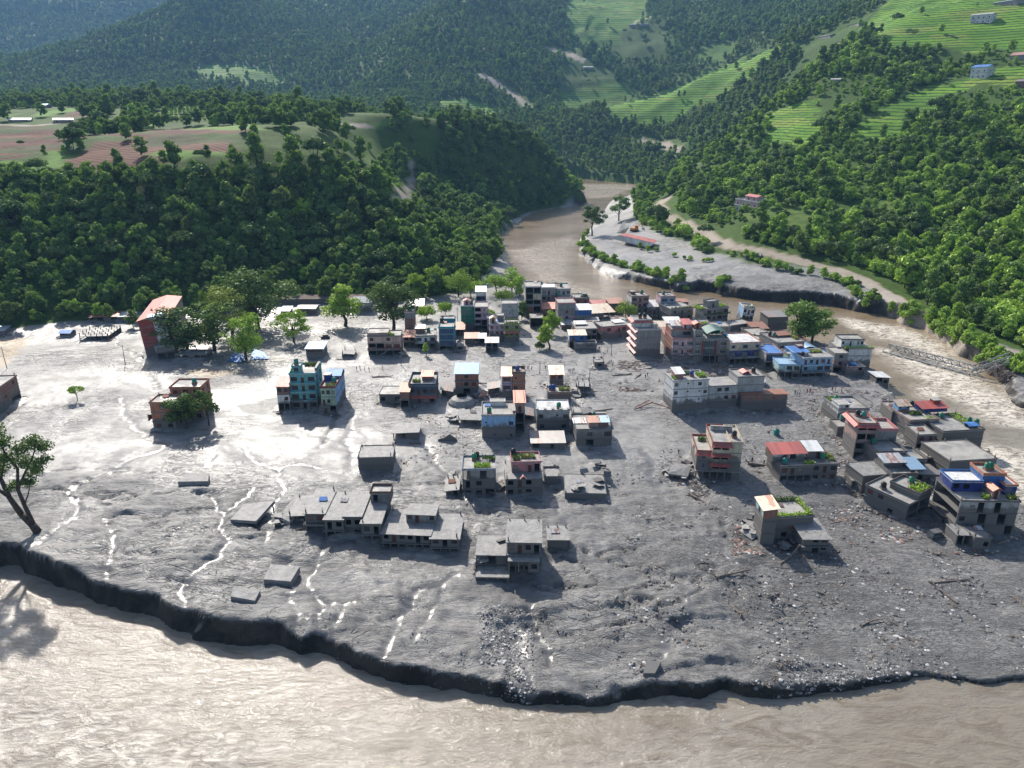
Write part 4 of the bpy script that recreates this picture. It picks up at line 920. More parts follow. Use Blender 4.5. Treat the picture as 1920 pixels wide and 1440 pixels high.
def house(label, p1, p2, dp, floors, cat='house', name=None, add=(), tilt=(0, 0), sink=0.0, rot=None, **k):
    hf = H0
    a = drop(*p1, hf); b = drop(*p2, hf); w = math.hypot(b[0]-a[0], b[1]-a[1]); rz = math.atan2(b[1]-a[1], b[0]-a[0])*min(1, max(.12, (w-5)/9)) if rot is None else RAD(rot)
    z = min(a[2], b[2])-sink; root = empty(name or cat.replace(' ', '_'), (a[0], a[1], z), rz, tilt); tag(root, label, cat)
    block(root, 0, 0, w, dp, 0, floors, base=1.0, **k)
    fh = k.get('fh', 2.9); top = len(floors)*fh; M = Matrix.Translation(Vector((a[0], a[1], z))) @ Euler((tilt[0], tilt[1], rz)).to_matrix().to_4x4()
    for it in add:
        t = it[0]
        if t == 'b':
            kk = it[7] if len(it) > 7 else {}; f2 = it[6]; kk = dict(fh=fh, **kk) if 'fh' not in kk else dict(kk)
            block(root, it[1]*w, it[2], it[3]*w, it[4], it[5] if it[5] is not None else top, f2, **kk)
        elif t == 't': water_tank(M @ Vector((it[1]*w, it[2], it[3] if it[3] is not None else top)), it[4], it[5], it[6] if len(it) > 6 else 1.0)
        elif t == 'p': roof_plants(M @ Vector((it[1]*w, it[2], it[5] if it[5] is not None else top)), rz, (it[3]-it[1])*w, it[4]-it[2], it[6], it[7] if len(it) > 7 else 'lush')
    HOUSES.append((a, w, dp, rz))
    rs = random.Random(int(p1[0]*3+p1[1]))
    if k.get('roof', 'flat') == 'flat' and rs.random() < .8 and a[1] < 420:
        for cx, cy in ((.25, .3), (w-.5, .3), (.25, dp-.4), (w-.5, dp-.4), (w*.5, dp-.4)):
            if rs.random() < .35: continue
            q = MB(); q.mat(wallmat('conc')); hz = rs.uniform(.3, 1.1); q.box(cx-.14, cy-.14, top+.003, cx+.14, cy+.14, top+hz)
            q.mat(M_BARK)
            for dx, dy in ((-.1,-.1), (.1,-.1), (0,.1)): q.tube((cx+dx, cy+dy, top+hz-.05), (cx+dx*rs.uniform(1, 4), cy+dy*rs.uniform(1, 4), top+hz+rs.uniform(.5, 1.3)), .025, .02, 4)
            q.build('column_stub', root)
        if rs.random() < .6:
            x0_, y0_ = rs.uniform(.3, max(.4, w-2.2)), rs.uniform(dp*.4, dp-2); q = MB(); q.mat(tinmat(rs.choice(['rust', 'sheet', 'bluet', 'dirty']))); t0 = top+.25; q.add([(x0_, y0_, t0), (x0_+1.9, y0_, t0), (x0_+1.9, y0_+1.2, t0+.5), (x0_, y0_+1.2, t0+.5), (x0_, y0_, t0-.07), (x0_+1.9, y0_, t0-.07), (x0_+1.9, y0_+1.2, t0-.07), (x0_, y0_+1.2, t0-.07)], [(0,1,2,3),(7,6,5,4),(0,4,5,1),(1,5,6,2),(2,6,7,3),(3,7,4,0)]); q.build('roof_hatch', root)
    return root, w, M
_tm = {}
def water_tank(P, col, label, s=1.0, rz=0):
    if col not in _tm:
        r = MB(); r.mat(M_PLAST[col]); prof = [(.62, 0), (.66, .05), (.62, .12), (.66, .3), (.62, .36), (.66, .55), (.62, .6), (.66, .85), (.62, .95), (.5, 1.12), (.25, 1.2)]
        for (r0, z0), (r1, z1) in zip(prof, prof[1:]): r.tube((0, 0, z0+.003), (0, 0, z1+.003), r0, r1, 14)
        l = MB(); l.mat(M_PLAST['black']); l.tube((0, 0, 1.2), (0, 0, 1.3), .24, .22, 10)
        st = MB(); st.mat(wallmat('brick')); st.box(-.6, -.6, 0, .6, .6, .5); _tm[col] = (r.mesh('tank_body', True), l.mesh('lid'), st.mesh('stand'))
    e = empty('water_tank', P, rz); e.scale = (s*1.15,)*3; link('tank_body', _tm[col][0], e, (0, 0, .5)); link('lid', _tm[col][1], e, (0, 0, .5)); link('stand', _tm[col][2], e)
    tag(e, label, 'water tank'); return e
_pi = [0]
def roof_plants(P, rz, lx, ly, label, leaf='lush', hgt=1.3):
    _pi[0] += 1; rs = np.random.RandomState(900+_pi[0]); area = max(lx*ly, 1.5); n = int(min(420, 70+area*26))
    c = np.stack([rs.uniform(0, lx, n), rs.uniform(0, ly, n), rs.beta(1.6, 1.8, n)*hgt*(.55+.45*np.sin(np.arange(n)*.7))**1], 1); c[:, 2] += .1
    d = rs.normal(size=(n, 3)); d /= np.linalg.norm(d, axis=1)[:, None]; u = np.cross(d, rs.normal(size=(n, 3))); u /= np.linalg.norm(u, axis=1)[:, None]; w = np.cross(d, u); s = rs.uniform(.14, .38, n)[:, None]
    V = np.stack([c-u*s, c-w*s*.7, c+u*s, c+w*s*.7], 1).reshape(-1, 3); me = mesh_np('foliage', V, np.arange(n*4).reshape(n, 4), LEAF[leaf], False)
    e = empty('rooftop_plants', P, rz); link('foliage', me, e); b = MB(); b.mat(wallmat('brown')); b.box(0, 0, 0.003, lx, max(ly, .3), .22); b.build('planter', e); tag(e, label, 'plants')
H = house; S_ = 'shed'; RU = 'ruined house'
# --- left of the town
H('bare brick house with flat roof at the left edge of the mud flat', (-28,800),(41,748), 9, ['mudc|ow-o|.','brickm|-ww-','brick|ww-w'], par=.3, frame=True)
H('unfinished concrete platform with bare column stubs behind the flat', (150,640),(205,637), 15, ['mudc|oooo|oooo|oo'], fh=2.3, par=0, stubs=6, cat='building', name='unfinished_building')
H('long shed with rusty patched roof at the foot of the slope', (168,603),(222,601), 6, ['mudc|oo-o'], fh=2.4, roof='tinF rust', cat=S_)
H('long shed with pale grey roof beside the red hotel', (223,602),(262,600), 6, ['mudc|--o'], fh=2.4, roof='tinF greyt', cat=S_)
H('small collapsed hut under a bright blue roof sheet', (113,632),(134,631), 5, ['mudc|o-'], fh=2.0, roof='gabX bluet', cat='hut')
H('low grey-roofed shed at the far left edge of the photo', (-14,629),(13,625), 5, ['mudc|--'], fh=2.3, roof='tinF greyt', cat=S_)
_t = (0, -.075)
H('tall red hotel with long red metal roof, leaning to the left', (275,668),(322,671), 38, ['red/beige|-s-|wwwwwwww|']*5, fh=3.05, roof='gabY redt', rise=1.4, tilt=_t, rot=15, cat='hotel', fm='white',
  add=[('b',.52,-1.3,.40,1.3,3.4,['white|-|-|-']*4,dict(fh=2.75,par=0)), ('b',.46,-6.5,.62,5.2,0,['mudc|oo|o|','concw|g|-|'],dict(fh=2.5,par=.3)), ('b',.40,-.5,.5,2.2,15.2,['greyt|--|-|-'.replace('greyt','bluegrey')],dict(fh=1.3,roof='tinF lbluet',rise=.5))])
H('low ruined annex of columns half sunk beside the red hotel', (330,674),(388,675), 6, ['mudc|oo-oo|o|o'], fh=2.2, par=.4, parm='mudc', cat='building', name='ruined_annex')
H('orange house with two blocks behind the round dark tree', (289,806),(333,805), 7, ['mudw|ww|w','orange|-w-|w','orange|-w-|w'], fh=3.05, par=.45, parm='orange',
  add=[('b',.45,8,1.35,8,0,['orange|www|ww|w']*4,dict(fh=2.8,par=.5)), ('t',1.35,12,11.2,'teal','teal water tank on the back block of the orange house'), ('b',-.25,1,.25,4,2.6,['orange|o'],dict(fh=2.4,par=0))])
H('narrow brick and white house with salmon roof, left of the turquoise house', (523,771),(546,770), 6, ['mudc|oo|.','white|-w|.','brickm|ww|.'], fh=3.05, roof='tinF redt', rise=1.3)
H('four-storey turquoise house with banded balconies', (549,767),(597,765), 11, ['mudc|WdW|.','turq|WdW|..','turq|WdW|ww','turq|WdW|ww'], fh=3.1, bal={1:(.5,'turq'),2:(.55,'turq'),3:(.55,'turq')}, par=.6, parm='turq', fm='wood',
  add=[('b',.1,.8,.34,3.2,None,['turq|w|-|w'],dict(fh=2.7,par=.3)), ('t',.26,2.2,15.3,'teal','teal water tank on the stair room of the turquoise house'), ('p',-.02,1.5,.07,9,None,'tall grass-like plants on the left edge of the turquoise roof','lush'), ('p',.4,8.5,.9,10.5,None,'dark green plants at the back of the turquoise roof','dark'), ('b',.93,3,.06,7,None,['redb|-|-|-'],dict(fh=1.3,par=0))])
H('pale green house with long blue side wall and blue metal roof', (605,776),(633,774), 16, ['mudc|do|-','lgreen/sky|dw-|-','lgreen/sky|wWw|-s-'], fh=3.1, par=.7, parm='maroon',
  add=[('b',.0,9.5,1.0,6.5,None,['sky|--|-w'],dict(fh=1.2,roof='gabX bluet',rise=1.1)), ('b',.0,6.4,.45,2.6,None,['dblue|-|-|-'],dict(fh=2.4,par=0)), ('t',.75,5,None,'teal','teal water tank on the pale green house'), ('p',.35,.4,.95,2.4,None,'straggly plants on the front of the pale green roof','dusty')])
H('small two-level hut with grey metal roof standing alone on the mud', (575,673),(607,673), 7, ['white|--|-','maroon/white|WW|-'], fh=2.3, roof='tinF lbluet', rise=.8, cat='hut')
H('half-buried hut with broken slab roof beside the small grey-roofed hut', (641,672),(664,670), 6, ['mudc|ho|-|h'], fh=2.2, par=0, tilt=(0,.08), roofm=M_MUDR, cat='hut', name='buried_hut')
H('peach two-storey house with a dark red lower band', (691,668),(753,667), 8, ['mudc|oooo|.','peach|roWW|w','peach|w-w-|w'], fh=2.85, bal={1:(.9,'redb')}, par=.35, parm='dgrey',
  add=[('b',0,0.3,.62,7,None,['peach|--hh|-'],dict(fh=1.2,par=.3)), ('p',.62,.5,.8,2.5,None,'small green bush on the roof of the peach house','bright')])
H('narrow tall brick house behind the dark tree', (760,628),(777,628), 7, ['brick|-|-','brick|-|-','brick|-|-','conc|--|-'], fh=2.6, par=.5, parm='cream', add=[('t',.6,2,None,'green','green water tank on the narrow tall brick house')])
H('small shed with white metal roof at the forest edge', (766,586),(794,584), 9, ['brick|--|-'], fh=3.4, roof='tinF whitet', rise=1.6, cat=S_)
H('white bungalow raised on columns left of the teal building', (780,655),(818,653), 10, ['mudc|o-o|o|o','white|WdW|w'], fh=2.9, bal={1:(.35,'white')}, par=.4, parm='dgrey',
  add=[('b',.0,5,.42,4,None,['brickm|--|-'],dict(fh=2.2,roof='tinF sheet',rise=.5)), ('t',.62,6,None,'green','green water tank on the white bungalow roof')])
H('low rusty-roofed shop beside the white bungalow', (757,652),(779,652), 8, ['mudc|oo|.','brickm|hh|.'], fh=2.5, roof='tinF rust', rise=.7, cat='shop')
H('bright teal building with a dark blue glass grid facade', (824,659),(852,658), 13, ['mudc|oo|o','teal|G|-','teal|G|-','teal|G|-'], fh=2.55, par=.7, parm='teal', fm='teal', cat='building', add=[('b',.25,10,.7,2.4,None,['teal|-|-'],dict(fh=1.6,par=0)), ('t',.1,9,None,'black','black water tank on the teal glass building')])
H('brick shed with rusty roof right of the teal building', (854,633),(870,632), 9, ['brick|oo|.'], fh=4.0, roof='tinF rust', rise=.9, cat=S_)
H('tall green-walled house at the left of the pink cluster', (865,620),(889,619), 10, ['conc|-|-','green|-|-','green|-|-','green|-|-'], fh=2.9, par=.4, parm='white', add=[('b',.2,2,.5,3,None,['lpink|d'],dict(fh=2,roof='gabY pinkt')), ('t',.8,5,None,'green','green water tank on the green-walled house')])
H('pink and lilac three-storey house behind the low shops', (890,621),(915,620), 10, ['mudc|oo|.','lpink|ro|w','lpink|rs|w','lpink|rs|w'], fh=2.8, par=.5, parm='lpink')
H('blue and white tower with pale metal roof at the forest edge', (893,582),(911,582), 5, ['sky|--|-','white|--|-','dblue|oo|o','white|--|-'], fh=2.5, roof='tinF whitet', rise=1.6, cat='building', name='tower')
H('pink two-storey house with a cream gabled roof room', (918,641),(946,640), 12, ['conc|---|-','lpink|www|w','lpink|www|w'], fh=2.55, par=.55, parm='lilac', add=[('b',.05,3,.36,3,None,['cream|d|-'],dict(fh=2.2,roof='gabY creamt')), ('b',.5,7,.45,4,None,['conc|-|-'],dict(fh=2.4,par=.2))])
H('olive green house at the right of the pink cluster', (946,645),(973,644), 7, ['conc|--s|-','olive|www|w','olive|www|w'], fh=3.0, par=.5, parm='olive', awn={1:('oranget',)}, add=[('p',.1,.5,.9,1.6,None,'plants along the olive house roof','dark')])
H('blank grey concrete house behind the olive one', (941,618),(971,616), 8, ['conc|-|-','conc|-|-','concw|-s-|-','concw|-s-|-'], fh=3.0, par=.5, parm='concw')
H('low shop with rusty red roof in front of the pink cluster', (872,646),(897,644), 6, ['conc|--h'], fh=3.0, roof='tinF rust', rise=.8, cat='shop')
H('tiny shop with white roof between low shops', (898,646),(910,646), 5, ['conc|o'], fh=3.1, roof='tinF whitet', rise=.7, cat='shop')
H('small kiosk on legs with teal trim', (911,662),(934,661), 6, ['mudc|oo|o','turqw|oo|-'], fh=2.4, roof='tinF sheet', rise=.5, cat='kiosk')
# --- centre cluster
H('tall narrow grey house with a yellow upper storey at the river edge', (985,597),(1014,596), 12, ['mudc|-o|.','brick|-o|.','conc|rr|.','cream|o-|.','conc|oo|.'], fh=3.1, par=.5, parm='concw')
H('grey and pink four-storey house with white roof, second from the river', (1015,587),(1041,586), 12, ['conc|--|.','lpink|wdw|.','conc|wdw|.','concw|wd-|.'], fh=3.1, par=.5, parm='concw', add=[('t',.05,8,None,'green','green water tank on the grey and pink house'), ('b',.1,3,.8,5,None,['white|-|-'],dict(fh=.5,roof='tinF whitet',rise=.3))])
H('grey four-storey house with stepped white roofs by the river', (1043,587),(1068,586), 13, ['conc|--|-','conc|ww|-','conc|ww|-','concw|ddw|-'], fh=3.05, par=.5, parm='concw', add=[('t',.4,6,None,'green','green water tank on the stepped white roofs'), ('b',.05,-4,.9,4,0,['conc|-','conc|-','white|-'],dict(fh=3.0,par=.3)), ('t',.1,-2,9.2,'teal','teal water tank on the lower stepped roof')])
H('small brick house with orange metal roof behind the green trees', (1018,602),(1043,600), 8, ['mudc|o-|.','brick|ww|.'], fh=3.1, roof='tinF oranget', rise=1.2)
H('dark open concrete shelter beside the orange-roofed brick house', (994,616),(1018,615), 8, ['mudc|o|.'], fh=5.0, par=.2, parm='olive', cat='shelter')
H('pink and grey house with a bright blue side wing', (1046,612),(1077,610), 10, ['conc|--|.','lpink|-w-|.','conc|-w-|.','conc|---|.'], fh=2.75, par=.5, parm='pink', add=[('b',1.0,-1,.92,9,0,['conc|--','conc|--','blue|--'],dict(fh=2.75,roof='tinF whitet',rise=.6))])
H('long white house under a striped cream metal roof', (1098,602),(1152,599), 11, ['white|ww-oo|-'], fh=4.0, roof='tinF creamt', rise=1.6)
H('low house with dark red sheet roof behind the striped roof', (1102,580),(1134,578), 7, ['brickm|--|-'], fh=3.2, roof='gabX redt', rise=.9)
H('cube-shaped red brick house with rusty roof by the river', (1142,586),(1167,584), 9, ['brick|--|-','brick|--|-'], fh=2.5, roof='tinF rust', rise=.6)
H('brick house with white side wall and rooftop bush by the river', (1076,582),(1102,580), 9, ['conc|--|-','brick|ww|-'], fh=3.2, par=.5, parm='concw', add=[('b',.6,2,.3,3,None,['conc|-'],dict(fh=1.8,par=.1)), ('p',.5,1,.95,4,None,'bush beside the roof cabin of the brick house','dark')])
H('pink two-storey building with flat mud-stained roof', (1127,638),(1183,633), 9, ['pink|--d-|-','pink|-W-dW-|-'], fh=3.0, par=.3, parm='dgrey', cat='building', add=[('b',.55,4,.3,3.4,None,['white|-|-'],dict(fh=.6,roof='tinF whitet',rise=.3))])
H('small pink lean-to with pale grey roof', (1053,619),(1074,618), 6, ['pink|--|-'], fh=2.8, roof='tinF sheet', rise=.8, cat=S_)
H('dark flat-roofed shop building behind the white parapet wall', (1079,640),(1118,638), 12, ['mudc|oooo|-','dgrey|hhwh|-'], fh=2.8, par=.25, parm='conc', cat='shop', add=[('b',.1,6,.5,4,None,['dgrey|-'],dict(fh=.8,roof='tinF whitet',rise=.3))])
H('shop with cream sheet canopy on a tall post', (1067,653),(1097,651), 5, ['mudc|oo|.','blue/white|dw|.'], fh=3.0, roof='tinF creamt', rise=.9, cat='shop')
_g, _w, _M = H('white parapet wall of a shopfront carrying dark painted letters', (1078,658),(1117,656), 4.0, ['mudc|-|-'], fh=1.5, par=2.1, parm='white', cat='shopfront')
_c = bpy.data.curves.new('painted_letters', 'FONT'); _c.body = 'Gtv'; _c.size = 2.0; _c.extrude = .012; _to = bpy.data.objects.new('tmp', _c); COL.objects.link(_to)
bpy.context.view_layer.update(); _me = bpy.data.meshes.new_from_object(_to.evaluated_get(bpy.context.evaluated_depsgraph_get())); bpy.data.objects.remove(_to)
_me.materials.clear(); _me.materials.append(mat_simple('black_sign_paint', (.02, .02, .022), .6, .1)); _lt = link('painted_letters', _me, _g, (_w*.50, -.27, 1.9)); _lt.rotation_euler[0] = math.pi/2
H('tall white building with pink tiled awnings and blank grey front', (1193,672),(1235,669), 12, ['conc/lpink|--|-|www','conc/lpink|-|-|www','conc/lpink|-|-|www','conc/lpink|-|-|www'], fh=2.95, par=.5, parm='concw', cat='building', awn={0:('pinkt','L'),1:('pinkt','L'),2:('pinkt','L'),3:('pinkt','L')},
  add=[('b',-.02,5,.72,6.5,None,['white|-s-|-|w'],dict(fh=3.0,par=.4,awn={0:('redt','FL')})), ('t',.3,8,15,'black','black water tank left on the pink-awning roof'), ('t',.5,8,15,'black','black water tank right on the pink-awning roof'), ('b',.72,3,.2,2.4,None,['concw|-'],dict(fh=1.6,par=.1))])
H('grey brick-trimmed three-storey house at the river edge behind the pink awnings', (1183,588),(1213,586), 9, ['conc|wdw|-','brickp/white|WdW|-','brickp/white|WdW|-'], fh=2.9, par=.6, parm='brickp', add=[('t',.75,6,None,'green','green water tank on the brick-trimmed house'), ('b',.1,5,.25,2.5,None,['brown|-'],dict(fh=1.6,par=0))])
H('low white house with silver metal roof at the river edge', (1214,590),(1237,588), 10, ['white|wd-|-'], fh=4.3, roof='tinF sheet', rise=1.0)
H('blue-grey three-storey house with pinkish side wall at the river edge', (1237,591),(1262,589), 9, ['bluegrey/lpink|ww|-','bluegrey/lpink|ww|-','bluegrey/lpink|Ww|-'], fh=3.1, par=.6, parm='brickp', fm='blue', add=[('t',.35,5,None,'green','green water tank on the blue-grey house')])
H('low grey house with plants along its roof edge by the river', (1257,602),(1296,598), 13, ['mudc|wdw|-','conc|wdw|-'], fh=2.9, par=.3, parm='conc', add=[('p',.02,-.1,.95,1.1,None,'green plants hanging over the low grey roof','dark')])
H('little dark red hut behind the low grey house', (1268,578),(1287,576), 5, ['maroon|--|-'], fh=3.6, roof='tinF rust', rise=.4, cat='hut')
H('grey three-storey house ringed by ledge plants at the river edge', (1322,613),(1360,608), 9, ['conc|wdww|-','conc|WdWW|w','conc|WdWW|w'], fh=2.85, par=.5, parm='conc', add=[('b',.15,2,.5,4,None,['conc|-d-|-'],dict(fh=3.0,par=.5)), ('p',-.1,-.6,1.1,.3,5.7,'dark creepers along the ledge of the ringed grey house','dark'), ('p',-.3,1,-.02,6,None,'bright bush left of the roof room of the ringed house','bright'), ('p',.7,2,1,7,None,'plants at the right of the ringed grey roof','lush')])
H('white house with sky blue side wall, leaning over beside the river', (1387,610),(1409,612), 9, ['white/sky|---|-','white/sky|WdW|-','white/sky|WdW|-'], fh=2.9, par=.6, parm='white', tilt=(0,.13), add=[('p',0,-.2,.95,.8,None,'creepers along the roof edge of the leaning white house','dark'), ('p',-.15,-.5,.5,.3,3.0,'green shrubs on the ledge of the leaning white house','dark')])
H('low red-walled store between the leaning house and the street', (1367,623),(1405,617), 7, ['red|-g-|-'], fh=3.2, par=.25, parm='brickp', cat='store')
H('windowless brown brick shed beside the big round tree', (1439,609),(1475,607), 9, ['brown|--|-'], fh=4.0, roof='tinF dirty', rise=.5, cat=S_)
H('flat concrete shed roof left of the grey block', (1412,642),(1440,638), 12, ['conc|--|-'], fh=3.0, par=.5, parm='beige', cat=S_)
H('grey block with cluttered roof behind the blue-roofed wing', (1456,673),(1502,669), 15, ['conc|-h-|-','conc|h--|-'], fh=3.4, par=.4, parm='conc', cat='building', add=[('t',.15,10,None,'black','black water tank on the cluttered grey block'), ('t',.28,9,None,'teal','teal water tank on the cluttered grey block'), ('b',.35,8,.5,4,None,['brickm|--|-'],dict(fh=1.0,roof='tinF rust',rise=.4)), ('p',.8,3,.98,8,None,'green weeds on the cluttered grey block','dusty')])
H('low hall with curved light blue roof beside the round tree', (1500,668),(1524,664), 12, ['concw|--|-'], fh=3.2, roof='arc lbluet', rise=1.2, cat='hall')
H('pink hotel with brick left side and white window grids', (1258,680),(1296,678), 12, ['mudc/brick|gg|.','lpink/brick|WdW|.','lpink/brick|WdW|.'], fh=3.3, cat='hotel', fm='white', bal={1:(.5,'lpink'),2:(.5,'lpink')}, par=.5, parm='pink',
  add=[('b',0,3,1.0,8.5,None,['conc/brick|-W|.'],dict(fh=2.9,par=.4,parm='redb')), ('b',.6,4,.38,5,12.8,['lpink|d-|-'],dict(fh=2.2,roof='tinF redt')), ('b',.1,5.5,.4,4,12.8,['concw|--'],dict(fh=1.4,roof='tinF sheet'))])
H('tall grey hotel with red fins, dark glass front and curved green roof', (1298,681),(1361,680), 12, ['mudc|goog|.','conc|W--W|w','conc|W--W|w'], fh=3.3, cat='hotel', fm='white', par=.5, parm='greyt' if False else 'conc',
  add=[('b',0,0.01,.25,9,None,['conc|W|.'],dict(fh=3.3,par=.6,fm='white')), ('b',.27,-.35,.34,.33,3.4,['conc|G','conc|G'],dict(fh=3.1,par=0,fm='grey',ov=.02)), ('b',.245,-1.0,.03,.95,.5,['redb|-']*3,dict(fh=3.1,par=0,ov=.02)), ('b',.63,-1.0,.035,.95,.5,['redb|-']*3,dict(fh=3.1,par=0,ov=.02)),
   ('b',.42,2,.56,8,None,['green|oo|o|o'],dict(fh=2.0,roof='arc greent',rise=1.5)), ('b',.05,4,.2,3,13.2,['orange|d'],dict(fh=2.0,roof='gabY oranget')), ('p',.3,9,.7,11,None,'bright rooftop bush behind the curved green roof','bright')])
H('cream hotel with broad white roof and blue band, raised on columns', (1366,685),(1421,682), 13, ['mudc|ooooo|.','dblue/conc|g-g-g|-','cream|w-W-w|-'], fh=3.05, cat='hotel', fm='blue', par=.35, parm='orange', bal={1:(.7,'concw')}, roofm=wallmat('white'))
H('cream wing with bright blue roof right of the cream hotel', (1433,693),(1462,690), 12, ['mudc|oo|o','cream|G|G'], fh=3.3, fm='blue', par=.3, parm='lpink', roofm=tinmat('bluet'), cat='building', name='hotel_wing')
H('pale turquoise two-storey house on the debris slope', (1457,710),(1499,712), 8, ['turqw|ooW|o|o','turqw|-WW|w'], fh=2.85, par=.3, parm='sky', roofm=tinmat('lbluet'))
H('sky blue hotel with long balconies and blue rooftop awning', (1501,711),(1553,708), 10, ['mudc|oooo|o','blue2|w-WW|-','skyb|dwdwd|w'], fh=2.75, cat='hotel', bal={1:(.5,'skyb'),2:(.5,'skyb')}, par=.5, parm='white', add=[('b',-.25,3,.55,6,None,['skyb|oo|o|o'],dict(fh=1.8,roof='tinF bluet',rise=.5)), ('b',.1,7,.2,2.5,8.4,['redb|-'],dict(fh=2.6,par=.1)), ('t',.05,2.2,None,'black','black water tank on the sky blue hotel'), ('p',.5,6,.95,8,None,'plants on the terrace of the sky blue hotel','dusty')])
H('low pink roof terrace behind the sky blue hotel', (1510,690),(1560,686), 7, ['pink|---|-'], fh=5.2, par=.5, parm='lpink', cat='building')
H('white corner building with a hanging belt of plants by the river', (1586,692),(1629,693), 10, ['mudc/white|-|-','white|-|-','white|-|-'], fh=2.9, par=.3, parm='concw', cat='building', add=[('b',-.25,2.5,.98,6.5,None,['white|w-d-ww|w'],dict(fh=2.8,par=.4,parm='dgrey')), ('b',-.45,1.5,.45,8,0,['mudc|o|.','conc|r|.','conc|r|.'],dict(fh=2.9,par=.3)), ('p',-.2,-.3,1.08,1.2,8.5,'thick green plant belt round the white corner building','lush')])
H('low brown house with dark blue roof below the white corner building', (1585,708),(1617,707), 4.5, ['mudc|--|-','brickp|-h|-'], fh=2.2, par=.1, parm='brickp', roofm=mat_simple('dark_blue_roofing', (.03,.05,.09), .5))
H('small white-roofed shed on the crumbling river bank', (1641,722),(1663,721), 6, ['mudc|oh|-'], fh=3.3, roof='tinR whitet', rise=.3, cat=S_)
# --- middle of the flat
H('white four-storey building with rooftop bushes, blank side windows', (1259,775),(1323,770), 9, ['white|----|.','white|s-s-s-|ww','white|w-s-sw|ww','white|w-s-w-|ww'], fh=2.9, par=.4, parm='white', cat='building', fm='grey', add=[('b',.1,2,.22,4,None,['pink|-'],dict(fh=2.0,roof='tinF whitet')), ('p',.78,2,1.0,6,None,'leafy bush right on the white four-storey roof','lush'), ('p',0,0,.12,3,None,'leafy bush left on the white four-storey roof','lush'), ('p',.4,5,.7,7,None,'dark potted plants at the back of the white roof','dark'), ('t',.62,4,None,'blue','blue water tank on the white four-storey building')])
H('long stained concrete building joined to the white one', (1324,769),(1378,764), 9, ['conc|----|-','concw|--ww|-','concw|-ww-|-'], fh=2.9, par=.15, parm='dgrey', cat='building')
H('tall blank concrete building behind the low brick warehouse', (1378,764),(1424,759), 8, ['concw|-|-','concw|s-|-','concw|-|-','concw|-|-'], fh=2.75, par=.4, parm='conc', cat='building', add=[('b',.3,3,.25,2.5,None,['redb|-'],dict(fh=.6,roof='gabY redt',rise=.7)), ('t',.75,4,None,'black','black water tank on the blank concrete building')])
H('low brick warehouse with rust-streaked roof', (1388,770),(1473,769), 5.5, ['brickm|----|-','brick|-s-s-|-'], fh=2.8, roof='tinB rust', rise=.6, cat='warehouse', frame=True)
H('cream and red tiered house with awnings standing on columns', (1303,896),(1385,902), 12.5, ['mudc|ooooo-|o|o'], fh=2.7, par=0,
  add=[('b',0,0.3,.33,11,2.7,['mudw/brickp|-w-|.','cream|-W-|.|w'],dict(fh=2.9,par=.5,parm='redb',awn={1:('redt','F')},fm='blue')), ('b',.33,-.4,.40,12.5,2.7,['mudw|rr|.','cream|rr|.','cream|rr|.'],dict(fh=2.95,par=.5,parm='redb',awn={0:('redt','F'),1:('redt','F'),2:('redt','F')})), ('b',.735,0,.265,12,2.7,['cream|-|-']*3,dict(fh=2.95,par=.6,parm='cream')),
   ('t',.86,4,11.6,'black','black water tank on the cream and red tiered house'), ('b',.38,8.5,.5,.3,11.6,['concw|ww'],dict(fh=1.5,par=0)), ('p',.1,7,.28,9,8.5,'dark shrub on the lower terrace of the tiered house','dark')])
H('mud-stained house with red metal roof room and dark terrace', (1460,907),(1517,902), 9, ['mudc|oooo|.|-','mudw|wdw-|.|-'], fh=2.6, par=.5, parm='dgrey', add=[('b',-.12,3.4,1.02,5,None,['white/brick|-dW-|-|-'],dict(fh=2.7,roof='tinF redt',rise=1.0)), ('t',.2,1.8,None,'teal','teal water tank in front of the red roof room'), ('p',.8,.4,1.1,2,None,'weeds at the corner of the dark terrace','lush')])
H('pinkish house with small white roof room beside the red roof room', (1519,903),(1563,899), 9, ['brickp|wdw|-','conc|wdw|-'], fh=2.7, par=.3, parm='brickp', add=[('b',.0,4,.55,4.5,None,['brickp|-d|-'],dict(fh=2.6,roof='tinF whitet',rise=.9)), ('t',.55,3,None,'green','green water tank beside the white roof room'), ('p',.75,2,1,6,None,'plants at the right of the pinkish house roof','dusty')])
H('brick house with blue metal roof in the middle of the flat', (854,741),(896,741), 8, ['mudc|-o-|.','brick|-ww|--','brick|-w-|--'], fh=2.8, roof='tinF bluet', rise=1.2, bal={2:(.2,'dgrey')})
H('narrow pink house with faded red roof, left of the tall brick stair', (941,749),(960,749), 6, ['mudc|-|.','lilac|W|.','lilac/brick|W|.'], fh=3.0, roof='tinF pinkt', rise=1.2)
H('tall narrow brick house with open roof box', (961,751),(984,749), 6, ['brickm|oo|-','brick|w-|--','brick|s-|--'], fh=3.3, par=.9, parm='brown', add=[('t',.4,3,None,'blue','blue water tank in the open roof box of the tall narrow brick house')])
H('low flat-roofed concrete box left of the navy house', (712,755),(752,756), 8, ['mudc|w-w|-'], fh=3.2, par=.15, parm='conc', cat='outbuilding')
H('slim brick stair tower with striped rusty roof', (751,766),(768,766), 6.5, ['mudc|o|.','brickm|-|.'], fh=3.2, roof='tinF rust', rise=.8, cat='stair tower')
H('navy and grey house with a walled roof terrace', (768,758),(817,758), 12, ['mudc|wdWw|w-w','navy|wdWW|w-w'], fh=3.5, par=.8, parm='navy', awn={0:('redt','F')}, add=[('b',.45,5,.4,4,None,['brickm|--|-'],dict(fh=1.8,roof='tinF oranget',rise=.6)), ('p',.1,3,.4,5,None,'weeds on the terrace of the navy house','dusty')])
